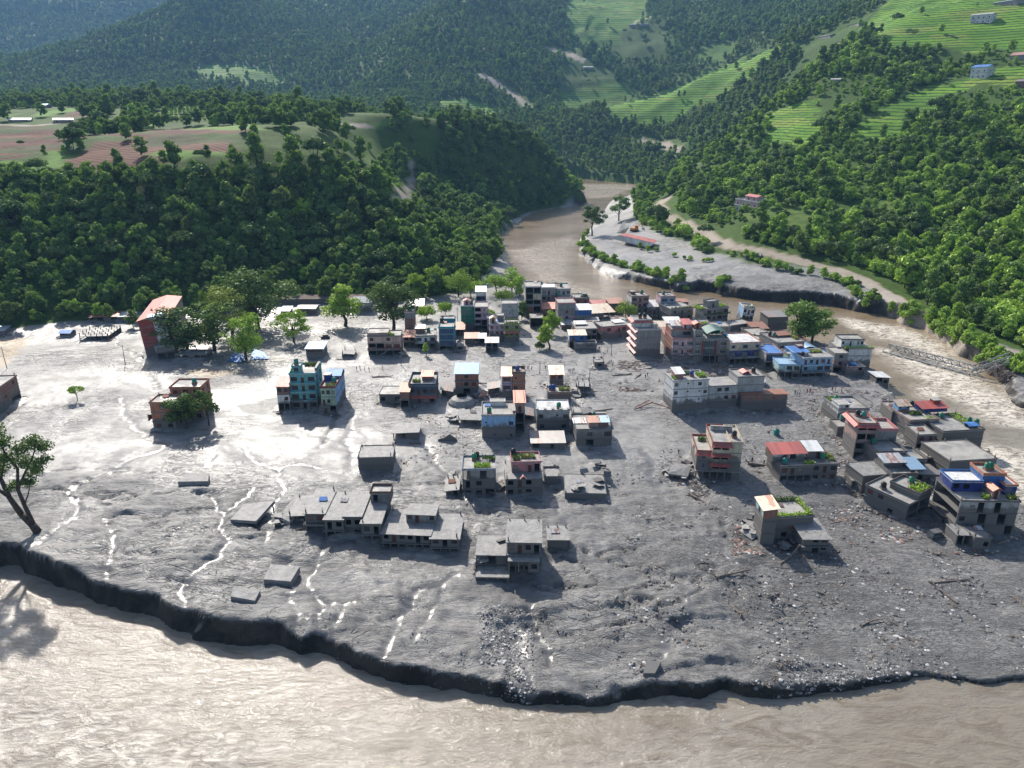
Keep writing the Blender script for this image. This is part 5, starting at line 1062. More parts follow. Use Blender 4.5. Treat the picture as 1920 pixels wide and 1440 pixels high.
H('blue and white house with a walled roof court, centre of the flat', (904,824),(966,824), 11, ['concw|-s-d|.','sky/concw|s--w|.'], fh=4.1, par=.55, parm='concw', fm='blue', add=[('t',.22,2,None,'green','green water tank on the blue and white house'), ('b',.25,8,.45,2.5,None,['white|-|-'],dict(fh=1.6,par=.1)), ('b',1.0,5,.3,9,0,['mudc|o|-','conc|o|-','brickp|d|-'],dict(fh=3.6,roof='tinF oranget',rise=.5)), ('b',.93,1.5,.07,6,None,['redb|-'],dict(fh=1.1,par=0))])
H('white-roofed concrete house with block-like battlements', (1006,807),(1067,807), 9, ['conc|w-w|w','concw|w-sw|w'], fh=3.45, par=.35, parm='concw', roofm=wallmat('white'), add=[('t',.68,2,None,'green','green water tank on the battlemented house')]+[('b',u,-.5,.07,.8,None,['concw|-'],dict(fh=.9,par=0)) for u in (-.02,.22,.46,.70,.93)])
H('brick house with cluttered roof behind the battlemented one', (1027,758),(1070,757), 6, ['brick|---|-'], fh=4.2, par=.4, parm='brickm', add=[('t',.15,3,None,'blue','blue water tank left on the cluttered brick roof'), ('t',.27,3,None,'blue','blue water tank right on the cluttered brick roof'), ('p',.5,2,.95,4,None,'plants on the cluttered brick roof','dusty')])
H('small brick cube with cream metal roof on the upper flat', (1031,728),(1056,728), 6, ['brick|-|-','brick|ww|-'], fh=2.8, roof='tinF creamt', rise=1.3, frame=True)
H('low mud-caked workshop with sagging roof in front of the battlemented house', (997,845),(1058,844), 6.5, ['mudc|o-d-|-'], fh=2.9, roof='tinF dirty', rise=.8, cat='workshop')
H('two-storey concrete house with rusty and blue roof rooms', (1080,840),(1146,838), 12, ['conc|-o-w|-','conc|-w-W|-'], fh=3.05, par=.35, parm='dgrey', add=[('b',.36,1.5,.27,3,None,['brickp|-|-'],dict(fh=2.0,roof='tinF rust',rise=.7)), ('b',.64,1.8,.28,3,None,['brickm|-|-'],dict(fh=1.9,roof='tinF lbluet',rise=.6)), ('t',.48,9,None,'black','black water tank at the back of the two-storey concrete house'), ('t',.60,9,None,'green','green water tank at the back of the two-storey concrete house'), ('b',.0,5,.3,3,None,['greyt|-'.replace('greyt','conc')],dict(fh=.4,roof='tinF sheet',rise=.2))])
H('wrecked building of bare columns and beams on the upper flat', (1082,738),(1106,737), 6, ['mudc|oo|o|o'], fh=3.0, par=0, stubs=3, tilt=(.03,.05), cat=RU, name='wrecked_building')
# --- mud-caked ruins
mk = dict(roofm=M_MUDR)
H('mud-caked hut with tilted slab roof above the small buried gable', (738,826),(785,826), 7, ['mudc|o-|-|o'], fh=3.0, par=0, tilt=(0,-.04), ov=.9, cat=RU, name='ruined_hut', **mk)
H('flat grey mud-caked building alone left of centre', (673,886),(738,885), 8, ['mudc|----|-','mudc|----|-'], fh=2.5, par=.2, parm='mudc', cat=RU, name='ruined_building', **mk)
H('collapsed sheds with broken roofs left of the blue and white house', (858,797),(900,799), 7, ['mudc|o-o|o|o'], fh=2.5, par=0, tilt=(.05,.03), ov=.7, cat=RU, name='collapsed_shed', **mk)
H('grey three-storey house with rooftop garden, left of the pink-topped one', (868,931),(929,931), 8, ['mudc|wwo|-','mudc|dw-|-','mudw|o-o-|o|o'], fh=2.75, par=.5, parm='bluegrey', add=[('t',.35,6,None,'green','green water tank on the rooftop-garden house'), ('t',.42,7,None,'black','black water tank on the rooftop-garden house'), ('p',.35,.5,.85,3,None,'pale green garden on the front of the grey three-storey roof','lush'), ('p',.6,5,1.0,7.5,None,'dark garden plants at the back of the grey roof','dark')])
H('mud-caked house with pink upper storey and rooftop shrubs', (949,931),(1016,928), 10, ['mudc|wdw-|.','mudc|wdw-|.'], fh=2.75, par=0, add=[('b',.18,3.5,.8,6,None,['pink|w-do|-'],dict(fh=2.8,par=.6,parm='pink')), ('p',.22,5,.42,8,8.3,'dark round shrub left on the pink storey roof','dark'), ('p',.45,6,.85,8,8.3,'reddish green shrubs on the pink storey roof','dusty'), ('b',.42,-.4,.1,.2,5.5,['pink|-'],dict(fh=.3,roof='gabY pinkt',rise=.9)), ('t',.25,8.7,8.3,'black','black water tank behind the shrubs of the pink storey')], **mk)
H('roofless annex joined to the right of the pink-topped house', (1021,911),(1050,908), 6, ['mudc|--|-|-'], fh=2.6, par=.5, parm='mudc', cat=RU, name='roofless_annex', **mk)
H('buried building with only its wide torn roof above the mud', (1059,936),(1136,939), 11, ['mudc|---|-|-'], fh=2.1, par=.1, parm='mudc', cat=RU, name='buried_building', **mk)
H('large mud-caked building with tall slab roof nearest the front river', (951,1079),(1013,1084), 9.5, ['mudc|oooo|.','mudc|oow-|w','mudc|wdwd|w'], fh=3.0, par=0, ov=.5, cat=RU, name='ruined_building', bal={2:(0.15,'mudc',1.6)}, add=[('b',-.95,1,.93,8,0,['mudc|ooo|.|o','mudc|oo-|.|o'],dict(fh=2.4,par=0,roofm=M_MUDR)), ('b',-.92,-3.5,.98,4.2,0,['mudc|ooo|o|o'],dict(fh=2.0,par=.1,roofm=M_MUDR)), ('b',.05,-2.6,.9,2.5,2.85,['mudc|oow'],dict(fh=2.9,par=0,roofm=M_MUDR))], **mk)
H('low mud-caked annex at the right of the large front ruin', (1026,1040),(1066,1044), 6, ['mudc|-|-','mudc|-|o'], fh=2.1, par=0, cat=RU, name='ruined_annex', **mk)
for lb, a, b, dp, fl, kw in [
 ('leftmost unit of the long mud-caked row, half collapsed', (545,985),(574,990), 9, ['mudc|oo|.|o'], dict(fh=3.2,tilt=(.04,-.06))),
 ('second unit from the left of the long mud-caked row', (575,1000),(611,1004), 12, ['mudc|oo|.','mudc|ww|.'], dict(fh=3.0,bal={1:(.4,'mudc')})),
 ('projecting third unit of the long mud-caked row', (612,1012),(646,1015), 13, ['mudc|oo|.','mudc|dw|.'], dict(fh=3.0)),
 ('recessed fourth unit of the long mud-caked row', (648,1010),(680,1013), 12, ['mudc|oo|.','mudc|hh|.'], dict(fh=3.3)),
 ('fifth unit of the long mud-caked row, below the roof box', (681,1022),(716,1025), 14, ['mudc|oo|.','mudc|wd|w'], dict(fh=3.2,add=[('b',.1,9.5,1.1,4,None,['mudc|d-|-'],dict(fh=2.6,par=.6,parm='brown'))])),
 ('long low sixth unit of the mud-caked row with upper cabin', (718,1029),(807,1037), 11, ['mudc|oooooo|.','mudc|wdwwdw|w'], dict(fh=2.4,add=[('b',.42,5,.62,5,None,['mudw|wd-w|-'],dict(fh=2.3,par=0,roofm=M_MUDR))])),
 ('end unit of the mud-caked row at its right', (809,1040),(860,1046), 11, ['mudc|ooo|o','mudc|wdw|-'], dict(fh=2.4))]:
    H(lb, a, b, dp, fl, par=0, ov=.6, cat='row house', name='row_house', roofm=M_MUDR, **kw)
# --- lower right
H('slim brick tower with cream roof beside the weedy roof garden', (1424,1022),(1450,1023), 6, ['mudc|-|.','brickm|-|.','brick/turqw|-|.|w'], fh=3.3, roof='tinL creamt', rise=.6, cat='tower')
H('brick building with a weedy roof garden and hanging rusty sheet', (1451,1012),(1515,1004), 9, ['mudc|h-|-','brickm|--|-'], fh=3.1, par=.35, parm='dgrey', cat='building', add=[('t',-.15,6,None,'green','green water tank left of the weedy roof garden'), ('t',-.02,6.5,None,'green','green water tank at the corner of the weedy roof garden'), ('p',0,0,.95,1.2,None,'weeds along the front of the roof garden','lush'), ('p',.9,1,1.0,8,None,'weeds along the right of the roof garden','lush'), ('p',0,7.5,.9,8.6,None,'weeds along the back of the roof garden','dark')])
H('low slab-roofed house in front of the weedy roof garden', (1503,1036),(1551,1038), 9, ['mudc|-ow|-','mudc|-hw|-'], fh=2.1, par=0, ov=.9, cat=RU, name='ruined_house', **mk)
H('curved-corner grey building tilted into the mud', (1617,942),(1682,985), 10, ['mudc|--h-|oo|h','mudc|ww--|oo|w'], fh=2.8, par=.4, parm='conc', tilt=(.02,.03), cat='building', add=[('b',.35,4,.65,6,None,['conc|---|-'],dict(fh=1.6,par=.6,parm='brown')), ('t',.62,8,7.2,'green','green water tank on the curved-corner building'), ('p',.7,4.5,.98,9.5,7.2,'green creepers on the curved-corner building','lush'), ('t',.3,2,None,'black','black water tank on the curved-corner building')])
H('small house with flat pale roof behind the curved corner building', (1613,925),(1660,914), 8, ['mudc|--|-|-','conc|--|-|-'], fh=2.7, par=.1, parm='mudc', **mk)
H('grey house with walled terrace and light blue roof cabin', (1665,928),(1706,922), 9, ['mudc|--|-','conc|---|-'], fh=2.9, par=.9, parm='conc', add=[('b',.05,5,.8,3.5,None,['bluegrey|--|-'],dict(fh=1.9,roof='tinF sheet')), ('b',.9,2,.5,5,None,['sky|-|-'],dict(fh=1.2,roof='tinF lbluet'))])
H('dark terrace house with roof pool left of the broken street', (1640,885),(1688,879), 9, ['mudc|--|-','conc|--|-'], fh=3.0, par=.7, parm='conc', add=[('t',.25,6.5,None,'green','green water tank on the dark terrace house')])
H('tall salmon block of open balconies with red roof trim', (1598,863),(1637,868), 9, ['brickp|rr|.|--','brickp|rr|.|--','brickp|rr|.|--','brickp|rr|.|--'], fh=3.0, par=.4, parm='red', awn={3:('redt','FL')}, cat='apartment block', name='apartment_block', add=[('b',1.0,2,1.2,8,0,['conc|--|-']*3,dict(fh=3.0,par=.9,parm='pink')), ('t',.6,5,None,'teal','teal water tank on the salmon block'), ('t',.35,6,None,'black','black water tank on the salmon block')])
H('white and grey house with walled roofs north of the salmon block', (1567,800),(1622,797), 11, ['mudc|---|-','white|-s-|-'], fh=2.9, par=.7, parm='conc', add=[('b',0,0,.35,5,None,['white|-w|-'],dict(fh=1.9,par=.2)), ('t',.3,8,None,'green','green water tank on the walled roofs'), ('t',.08,-1.4,3,'teal','teal water tank in front of the walled roofs'), ('p',.1,8,.45,10,None,'plants at the back of the walled roofs','lush')])
H('small concrete house left of the salmon block', (1568,818),(1592,817), 6, ['mudc|-h|-'], fh=3.2, par=.3, parm='conc')
H('salmon-walled riverside house with red roof cabin', (1700,822),(1750,817), 12, ['mudc|---|-','brickp|---|-'], fh=3.0, par=.5, parm='brickp', add=[('b',.1,8,.4,3,None,['sky|w-w'],dict(fh=2.0,roof='tinF creamt')), ('b',.8,6,.9,4,None,['dblue|--|-'],dict(fh=1.6,roof='tinF redt',rise=.8)), ('b',1.35,8.5,.25,2,None,['red|-'],dict(fh=3.2,par=0)), ('t',.62,9,7,'black','black water tank on the salmon-walled riverside house'), ('p',.3,4,.7,6,None,'dark shrubs on the salmon-walled house','dark'), ('t',1.3,3,5,'green','green water tank right of the red roof cabin')])
H('riverside house with flat roof and a long row of plants', (1762,842),(1838,838), 13, ['mudc|---|-','dgrey|---|-'], fh=2.9, par=.5, parm='dgrey', add=[('p',.75,3,1.02,12,None,'row of shrubs along the riverside roof','lush'), ('t',.92,5.5,None,'green','green water tank left at the riverside corner'), ('t',1.02,4,None,'green','green water tank right at the riverside corner'), ('b',.7,1.5,.2,2.2,None,['blue|o|o|o'],dict(fh=1.2,roof='gabX bluet',rise=.3)), ('p',.0,8,.25,11,None,'bright bush on the left of the riverside roof','bright')])
H('wide low building with bare stained roof above the river', (1775,895),(1862,890), 13, ['mudc|----|-','conc|----|-'], fh=2.6, par=.2, parm='dgrey', cat='building')
H('large grey building with blue and orange roof storey at the right', (1787,1003),(1896,1005), 12, ['mudc|-oo--o|-','conc|w-o-o-|-|o','concw|-wo-o--|-|o'], fh=3.2, par=.4, parm='dgrey', cat='building', add=[('b',.0,5,.52,6,None,['dblue|hh-|-'],dict(fh=2.8,par=.5,parm='blue',roofm=wallmat('white'))), ('b',.55,6,.38,6,None,['blue|-|-'],dict(fh=4.2,par=.7,parm='orange')), ('b',.86,3.5,.2,6,None,['dblue|-|-'],dict(fh=2.6,par=.5,parm='orange',roofm=wallmat('white'))), ('t',.72,9,13.8,'green','green water tank left on the blue roof storey'), ('t',.80,9.5,13.8,'green','green water tank right on the blue roof storey'), ('b',.57,1.5,.13,2.6,None,['brickp|d'],dict(fh=2.4,roof='gabY brick'.replace('brick','oranget'),rise=.9)), ('p',.43,1.0,.52,2.5,None,'tall leafy plant before the blue roof storey','lush'), ('p',.85,.8,1,2.5,None,'shrub on the right terrace corner of the large grey building','dusty')])
H('small wrecked shop at the foot of the large grey building', (1790,1024),(1820,1027), 5, ['mudc|oo|-'], fh=3.2, par=0, cat=RU, name='wrecked_shop', **mk)
H('mud-caked booth right of the wrecked shop', (1822,1030),(1855,1031), 5, ['mudc|-h|-'], fh=3.4, par=.1, parm='mudc', cat=RU, name='mud_caked_booth', **mk)
# --- houses by the forest edge and on the hills
H('white bungalow behind the bright green tree at the forest edge', (558,590),(592,590), 8, ['white|wd--|-'], fh=3.3, roof='gabX dirty', rise=.8)
H('small shed with pale roof left of the white forest-edge bungalow', (527,592),(544,591), 6, ['brick|-'], fh=2.6, roof='tinF whitet', cat=S_)
H('white domed pavilion behind the tall tree on the flat', (664,586),(696,585), 8, ['concw|--|-'], fh=5.2, roof='tinF greyt' if False else 'gabX greyt', rise=2.2, cat='pavilion')
H('small grey-roofed shed among trees at the river bend', (889,489),(925,487), 9, ['mudc|oo'], fh=3.2, roof='tinF lbluet', rise=1.2, cat=S_)
H('pinkish white villa with tiled roof on the right hillside', (1377,394),(1420,393), 12, ['white|ww-w|w','lpink|wdww|w'], fh=4.2, par=.8, parm='white', cat='villa', bal={1:(.8,'white')}, add=[('b',.35,2,.5,7,None,['lpink|ww|-'],dict(fh=3.6,roof='gabX redt',rise=1.4))])
H('white villa with bright blue roof high on the right hillside', (1818,145),(1848,146), 12, ['white|www|w','white|www|w'], fh=5.0, roof='gabX bluet', rise=2.5, cat='villa', fm='blue')
H('long white house among the terraces at the top right', (1818,42),(1858,42), 14, ['white|wwww|w','white|wwww|w'], fh=4.4, roof='gabX sheet', rise=2.0)
H('long low house with red roof at the right edge, below the terraces', (1893,112),(1935,112), 12, ['mudw|ww|w'], fh=5.0, roof='gabX pinkt', rise=3)
H('small brick farmhouse at the right edge of the hillside', (1902,164),(1935,164), 10, ['brickm|ww|w'], fh=5.5, roof='gabX dirty', rise=2)
for k, (p1, p2, rf, hh, lb) in enumerate([((0,186),(29,184),'whitet',4.5,'white-roofed farmhouse at the left end of the plateau'), ((71,203),(87,203),'lbluet',3.5,'tiny blue shed on the plateau'), ((101,231),(138,229),'sheet',3.0,'silver-roofed farm shed between plateau fields, the right one'), ((16,230),(58,228),'greyt',2.6,'long low farm shed left of the silver-roofed one'),
   ((1530,72),(1556,71),'sheet',4.5,'pale farm roof on the right ridge, lowest of four'), ((1567,80),(1586,80),'rust',4,'brown farm roof beside the pale one on the ridge'), ((1588,49),(1610,48),'sheet',4.5,'pale farm roof highest on the right ridge'), ((1428,94),(1442,93),'whitet',4.5,'white roof at the upper tip of the bright terraces'),
   ((1180,50),(1214,49),'sheet',5,'pale long roof below the far terraces'), ((1094,130),(1112,130),'whitet',5,'white hut roof in the far valley woods'), ((1862,8),(1905,10),'greyt',6,'grey roof at the very top right corner'), ((1396,487),(1424,488),'dirty',3,'grey thatched hut beside the riverbank road'), ((1557,156),(1572,156),'sheet',4,'lone tiny roof in the woods of the right hillside')]):
    H(lb, p1, p2, 9 if k < 4 else 11, ['mudw|w-w|w'], fh=hh, roof='gabX '+rf, rise=1.5, cat='farmhouse' if k in (0,) else S_)

# more small buildings packed into the centre cluster and the right bank rows
for lb, a, b, dp, fl, kw in [
 ('small mud-stained house squeezed behind the pink hotel', (1245,650),(1262,649), 8, ['conc|-|-','brickm|w|-'], dict(roof='tinF rust')),
 ('low shop with patchy cream roof right of the pink awnings', (1226,628),(1252,627), 8, ['conc|oo|-'], dict(fh=3.6,roof='tinF creamt')),
 ('white tin roof house behind the pink hotel roof rooms', (1250,622),(1276,620), 8, ['brickm|--|-'], dict(fh=4.2,roof='tinF whitet')),
 ('grey house with green creepers between hotel and river house', (1300,635),(1330,633), 8, ['conc|-w|-','conc|ww|-'], dict(fh=3.2,par=.4,add=[('p',.1,0,.9,3,None,'bright creepers on the grey house between hotel and river','bright')])),
 ('concrete wing behind the cream hotel', (1395,655),(1432,651), 10, ['conc|-h|-'], dict(fh=3.0,par=.4,parm='dgrey')),
 ('rust-roofed workshop behind the cluttered grey block', (1480,655),(1504,652), 7, ['brickm|--|-'], dict(fh=3.4,roof='tinL rust')),
 ('narrow brown house right of the white river house', (1560,700),(1583,699), 8, ['mudc|o|-','brickp|w|-','conc|w|-'], dict(fh=2.7,par=.3)),
 ('dark brick shop left of the pink two-storey building', (1100,622),(1122,620), 8, ['brickm|hh|-'], dict(fh=4.0,roof='tinF dirty')),
 ('grey shed with tilted roof beside the striped roof', (1078,606),(1096,604), 6, ['conc|--|-'], dict(fh=4.6,roof='tinR greyt')),
 ('roofless mud-filled house beside the teal glass building', (857,658),(868,657), 7, ['mudc|h|-'], dict(fh=2.0,par=.3,parm='mudc')),
 ('long ruined shed strip along the broken street', (1700,905),(1760,900), 6, ['mudc|-h--|-'], dict(fh=2.4,roof='tinR dirty')),
 ('rust-roofed lean-to against the wide low building', (1755,868),(1772,866), 8, ['brickm|--|-'], dict(fh=3.2,roof='tinL rust')),
 ('grey yard building left of the large grey building', (1745,960),(1782,956), 7, ['mudc|-h|-'], dict(fh=2.6,par=.3,parm='mudc')),
 ('mud-caked concrete cube behind the battlemented house', (1074,790),(1090,789), 6, ['mudc|h|-'], dict(fh=3.0,par=.2,parm='mudc')),
 ('small wrecked house with sagging roof by the blue-roofed brick house', (828,745),(848,744), 7, ['mudc|o-|o'], dict(fh=2.4,roof='tinR dirty')),
 ('roofless brick shell on the upper flat', (1115,690),(1132,689), 6, ['brickm|h|-'], dict(fh=2.2,par=.4,parm='brickm'))]:
    H(lb, a, b, dp, fl, **kw)

for lb, a, b, dp, fl, kw in [
 ('grey riverside house between the salmon-walled house and the street', (1668,800),(1698,806), 9, ['mudc|-h|-','conc|ww|-'], dict(fh=2.7,par=.4,parm='brickp')),
 ('narrow street-front house below the salmon-walled riverside house', (1715,845),(1745,842), 7, ['mudc|oo|-','brickp|wd|-'], dict(fh=2.6,par=.4,parm='conc',tilt=(.03,-.03))),
 ('collapsed brick shell along the broken street', (1735,872),(1758,870), 6, ['brickm|h-|-'], dict(fh=2.4,par=.3,parm='brickm',tilt=(0,.06))),
 ('mud-caked lean-to left of the large grey building', (1762,985),(1786,982), 6, ['mudc|o|-'], dict(fh=2.3,roof='tinR dirty')),
 ('small concrete room left of the curved-corner building', (1595,915),(1612,918), 5, ['mudc|h|-'], dict(fh=2.3,par=.2,parm='mudc')),
 ('mud-filled terrace house behind the light blue roof cabin', (1690,895),(1725,891), 8, ['mudc|--|-','conc|-h|-'], dict(fh=2.7,par=.6,parm='conc')),
 ('grey two-storey house behind the red-fin hotel', (1335,650),(1362,647), 8, ['conc|-w|-','conc|ww|-','conc|--|-'], dict(fh=2.9,par=.4,parm='conc')),
 ('low rust-roofed house beside the leaning white river house', (1410,628),(1436,626), 8, ['brickm|--|-'], dict(fh=3.2,roof='tinF rust')),
 ('pale green shop behind the turquoise house', (1474,690),(1500,688), 7, ['conc|--|-','lgreen|w-|-'], dict(fh=2.8,par=.4,parm='conc')),
 ('brick back house behind the pink two-storey building', (1148,618),(1172,616), 7, ['brick|w-|-'], dict(fh=4.4,par=.4,parm='conc')),
 ('lilac house squeezed beside the pink and lilac house', (914,630),(926,629), 7, ['mudc|-|-','lilac|w|-','lilac|w|-'], dict(fh=2.7,par=.4,parm='lilac')),
 ('small workshop with white sheet roof behind the teal building', (836,632),(850,631), 7, ['conc|-|-'], dict(fh=3.6,roof='tinF whitet')),
 ('low mud-caked store right of the blue-roofed brick house', (915,740),(936,740), 6, ['mudc|-h|-'], dict(fh=2.3,roof='tinL dirty')),
 ('small ruined block behind the two-storey concrete house', (1118,798),(1140,797), 6, ['mudc|-h|-'], dict(fh=2.6,par=.3,parm='mudc')),
 ('sunken mud-caked shed left of the battlemented house', (982,790),(999,790), 6, ['mudc|h|-'], dict(fh=2.2,roof='tinR dirty')),
 ('half-buried house below the rooftop-garden house', (838,935),(862,936), 7, ['mudc|-o|-|o'], dict(fh=2.8,par=0,ov=.6,tilt=(.05,-.12),roofm=M_MUDR))]:
    H(lb, a, b, dp, fl, **kw)
# ------------------------------------------------------------------ single trees of the flat and the banks
def gz(X, Y): a = drop(X, Y, H0); return (a[0], a[1], ground_at(a[0], a[1])), a
def one_tree(label, X, Y, h, kind, leaf, nq=2600, lf=.36, wide=1.0, lean=0.0, tr=.028, name='tree', seed=None, tilt=(0, 0)):
    p, _ = gz(X, Y); cm, L = crown_mesh('crown', kind, seed or int(X+Y), h, nq, lf, LEAF[leaf]); L = L.copy(); 
    e = empty(name, p, 0, tilt); e.scale = (wide, wide, 1); link('crown', cm, e, (lean*h, 0, 0)); L[:, 0] += lean*h; link('trunk', trunk_mesh('trunk', L, h, h*tr, int(X), 8, lean*.5), e); tag(e, label, 'tree'); return e
one_tree('huge dark spreading tree beside the red hotel grove', 483,614, 27, 'round', 'dark', 5600, .5, 1.65)
one_tree('bright green round tree over the blue tarpaulins', 462,674, 19, 'round', 'bright', 3200, .42, 1.15)
one_tree('small open green tree alone on the pale mud', 551,641, 15, 'round', 'bright', 2800, .36, 1.25)
one_tree('tall light green tree on the flat before the retaining wall', 647,611, 22, 'tall', 'bright', 3400, .5, 1.5)
one_tree('tall dark tree behind the peach house', 738,620, 25, 'round', 'dark', 4600, .5, 1.3)
one_tree('dark dense tree hiding the right side of the red hotel', 350,662, 21, 'round', 'dark', 4200, .45, 1.45)
one_tree('green dense tree second to the right of the red hotel', 402,657, 22, 'round', 'forest', 4200, .45, 1.4)
one_tree('tree with yellowish tips behind the red hotel grove', 435,636, 24, 'open', 'dusty', 3000, .45, 1.2)
one_tree('dense dark green tree pressed against the orange house', 350,805, 14, 'round', 'dark', 4600, .34, 1.2)
one_tree('slender open tree just right of the orange house', 392,799, 12, 'open', 'dark', 2200, .32, .95)
one_tree('small flat-headed tree alone on the left mud flat', 146,752, 5.5, 'umbrella', 'lush', 900, .28, 1.1)
one_tree('small drooping columnar tree before the white bungalow', 799,668, 6, 'tall', 'lush', 900, .28, 1.1)
one_tree('upper green tree between the pink cluster and orange-roofed house', 1035,627, 11, 'round', 'bright', 2400, .36, 1.0)
one_tree('lower bright green leaning tree in the street gap', 1030,655, 11, 'tall', 'bright', 2400, .34, 1.5, -.12)
one_tree('low dark bush left of the leaning street tree', 1012,657, 4, 'bush', 'dark', 900, .28, 1.0, name='bush')
one_tree('big round dark tree at the river edge behind the blue hotels', 1492,640, 18, 'round', 'forest', 4200, .42, 1.35, name='tree', seed=61)
one_tree('second round tree touching the big one at the river edge', 1522,643, 17, 'round', 'forest', 4200, .42, 1.3, seed=62)
one_tree('lone open tree on the tip of the right river bank', 1110,442, 25, 'open', 'dark', 3400, .6, 1.1)
one_tree('tree with bare lower stem behind the folded roof sheet', 1160,414, 22, 'open', 'forest', 2600, .6, 1.2)
one_tree('pointed dark tree behind the grey riverside houses', 1040,548, 14, 'tall', 'dark', 1800, .4, 1.4)
one_tree('round bright bush between river and striped roof', 1127,582, 8, 'round', 'bright', 1500, .36, 1.1)
one_tree('green bushy tree left of the pink-awning building', 1172,598, 10, 'bush', 'lush', 1800, .36, 1.0)
one_tree('small green tree beside the shed row at the left', 250,614, 9, 'round', 'forest', 1600, .36, 1.0)
one_tree('bright tree left of the white metal roof shed', 745,578, 12, 'bush', 'bright', 1800, .42, 1.0)
for i, (X, Y, h, kd, lf) in enumerate([(782,556,13,'round','bright'),(822,548,16,'round','bright'),(800,600,8,'bush','bright'),(860,556,15,'bush','lush'),(835,590,7,'bush','bright'),(882,560,12,'bush','bright'),(930,552,13,'bush','bright'),(960,548,15,'round','bright'),(975,556,12,'round','lush'),(945,570,9,'bush','lush'),(915,600,6,'bush','lush'),(978,600,9,'round','dark')]):
    one_tree('fresh green %s behind the pink cluster, number %d from the left' % ('bush' if kd == 'bush' else 'tree', i+1) if False else 'fresh green %s at the forest foot %s' % ('bush' if kd == 'bush' else 'tree', ['above the peach house, farthest left','above the teal building','beside the white metal roof shed','above the green-walled house','on the mud edge left of the green-walled house','left of the blue and white tower','right of the blue and white tower','left of the tall riverside house','beside the tall riverside house','behind the blank grey house','between grey house and tower','hugging the tall narrow grey house'][i]), X, Y, h, kd, lf, 1900, .42, 1.05)
# the big leaning tree on the left bank
p, _ = gz(72, 1001)
L = np.array([(x/7.6, yy, (1001-y)/6.9, r) for x, y, r, yy in [(-95,900,2.4,0),(-75,868,2.6,1),(-60,838,2.6,-1),(-40,822,2.3,1),(-70,815,2.0,2),(-20,835,2.2,-1),(-25,868,2.3,0),(-48,890,2.0,1),(5,850,2.2,0),(-5,880,2.1,2),(10,905,1.7,-1),(28,838,2.0,0),(40,850,2.0,1),(32,875,1.9,-1),(20,890,1.6,0),(-85,935,1.8,0),(-30,920,1.6,1),(45,868,1.4,0),(-100,850,2.2,0),(-110,880,2.2,1)]])
def crown_from(L, nq, leaf, mat, seed):
    rs = np.random.RandomState(seed); w = L[:, 3]**2; k = rs.choice(len(L), nq, p=w/w.sum()); d = rs.normal(size=(nq, 3)); d /= np.linalg.norm(d, axis=1)[:, None]
    c = L[k, :3]+d*(L[k, 3]*rs.uniform(.25, 1.15, nq))[:, None]*np.array([1.1, 1.1, .8]); n = rs.normal(size=(nq, 3)); n[:, 2] += .5; n /= np.linalg.norm(n, axis=1)[:, None]
    u = np.cross(n, rs.normal(size=(nq, 3))); u /= np.linalg.norm(u, axis=1)[:, None]; w2 = np.cross(n, u); s = (leaf*rs.uniform(.5, 1.2, nq))[:, None]
    return mesh_np('crown', np.stack([c-u*s, c-w2*s*.6, c+u*s, c+w2*s*.6], 1).reshape(-1, 3), np.arange(nq*4).reshape(nq, 4), mat, False)
e = empty('tree', p); link('crown', crown_from(L, 13000, .30, LEAF['dark'], 5), e); tb = MB(); tb.mat(M_BARK)
def limb(pts, r0, r1, n=8):
    pts = [Vector((x/7.6, yy, (1001-y)/6.9)) for x, y, yy in pts]; m = len(pts)-1
    for i in range(m): tb.tube(pts[i], pts[i+1], r0+(r1-r0)*i/m, r0+(r1-r0)*(i+1)/m, n)
tb.tube((0.2, 0, -1.5), (0, 0, 0), 1.3, .95, 9)
limb([(0,1001,0),(-8,985,0),(-22,968,0),(-36,935,0),(-45,905,.5),(-58,870,.5),(-66,835,0)], .95, .2); limb([(-5,985,0),(-12,950,0),(-14,920,-.5),(-8,885,0),(-22,860,0),(-28,840,0)], .55, .15)
limb([(-14,920,-.5),(5,890,0),(20,868,.4),(32,845,.5)], .35, .1); limb([(-36,935,0),(-62,915,0),(-80,892,.6),(-95,870,0)], .45, .12); limb([(-45,905,.5),(-35,878,1),(-28,850,1)], .3, .1); limb([(-12,950,0),(0,930,0),(10,905,0)], .2, .08)
tb.build('trunk', e, smooth=True); tag(e, 'big leaning forked tree on the left end of the eroded bank', 'tree')
# shrubs along the banks: one thing each, copied from two prototypes
def shrubs(pts, n, spread, group, label, smin, smax, seed):
    rs = random.Random(seed); P = [drop(*q) for q in pts]; seg = [math.dist(P[i][:2], P[i+1][:2]) for i in range(len(P)-1)]; tot = sum(seg)
    for k in range(n):
        s = rs.uniform(0, tot); i = 0
        while s > seg[i] and i < len(seg)-1: s -= seg[i]; i += 1
        t = s/seg[i]; x = P[i][0]+(P[i+1][0]-P[i][0])*t+rs.gauss(0, spread); y = P[i][1]+(P[i+1][1]-P[i][1])*t+rs.gauss(0, spread); z = ground_at(x, y)
        if z < WL+.3: continue
        kd = rs.choice((5, 7, 4, 5)); sc = rs.uniform(smin, smax); e = empty('shrub', (x, y, z-.2), rs.uniform(0, 6)); e.scale = (sc, sc, sc); link('crown', TV[kd][0], e); link('trunk', TV[kd][1], e)
        tag(e, label, 'shrub', group)
shrubs([(1092,462),(1120,484),(1180,504),(1240,520),(1300,534),(1345,538),(1362,524)], 130, 1.6, 'shrubs along the near edge of the mud bench', 'dusty green shrub on the edge of the mud bench across the river', .35, .8, 1)
shrubs([(1165,445),(1220,470),(1290,488),(1330,492)], 26, 2.0, 'shrubs across the middle of the mud bench', 'low shrub on the step in the middle of the mud bench', .3, .6, 2)
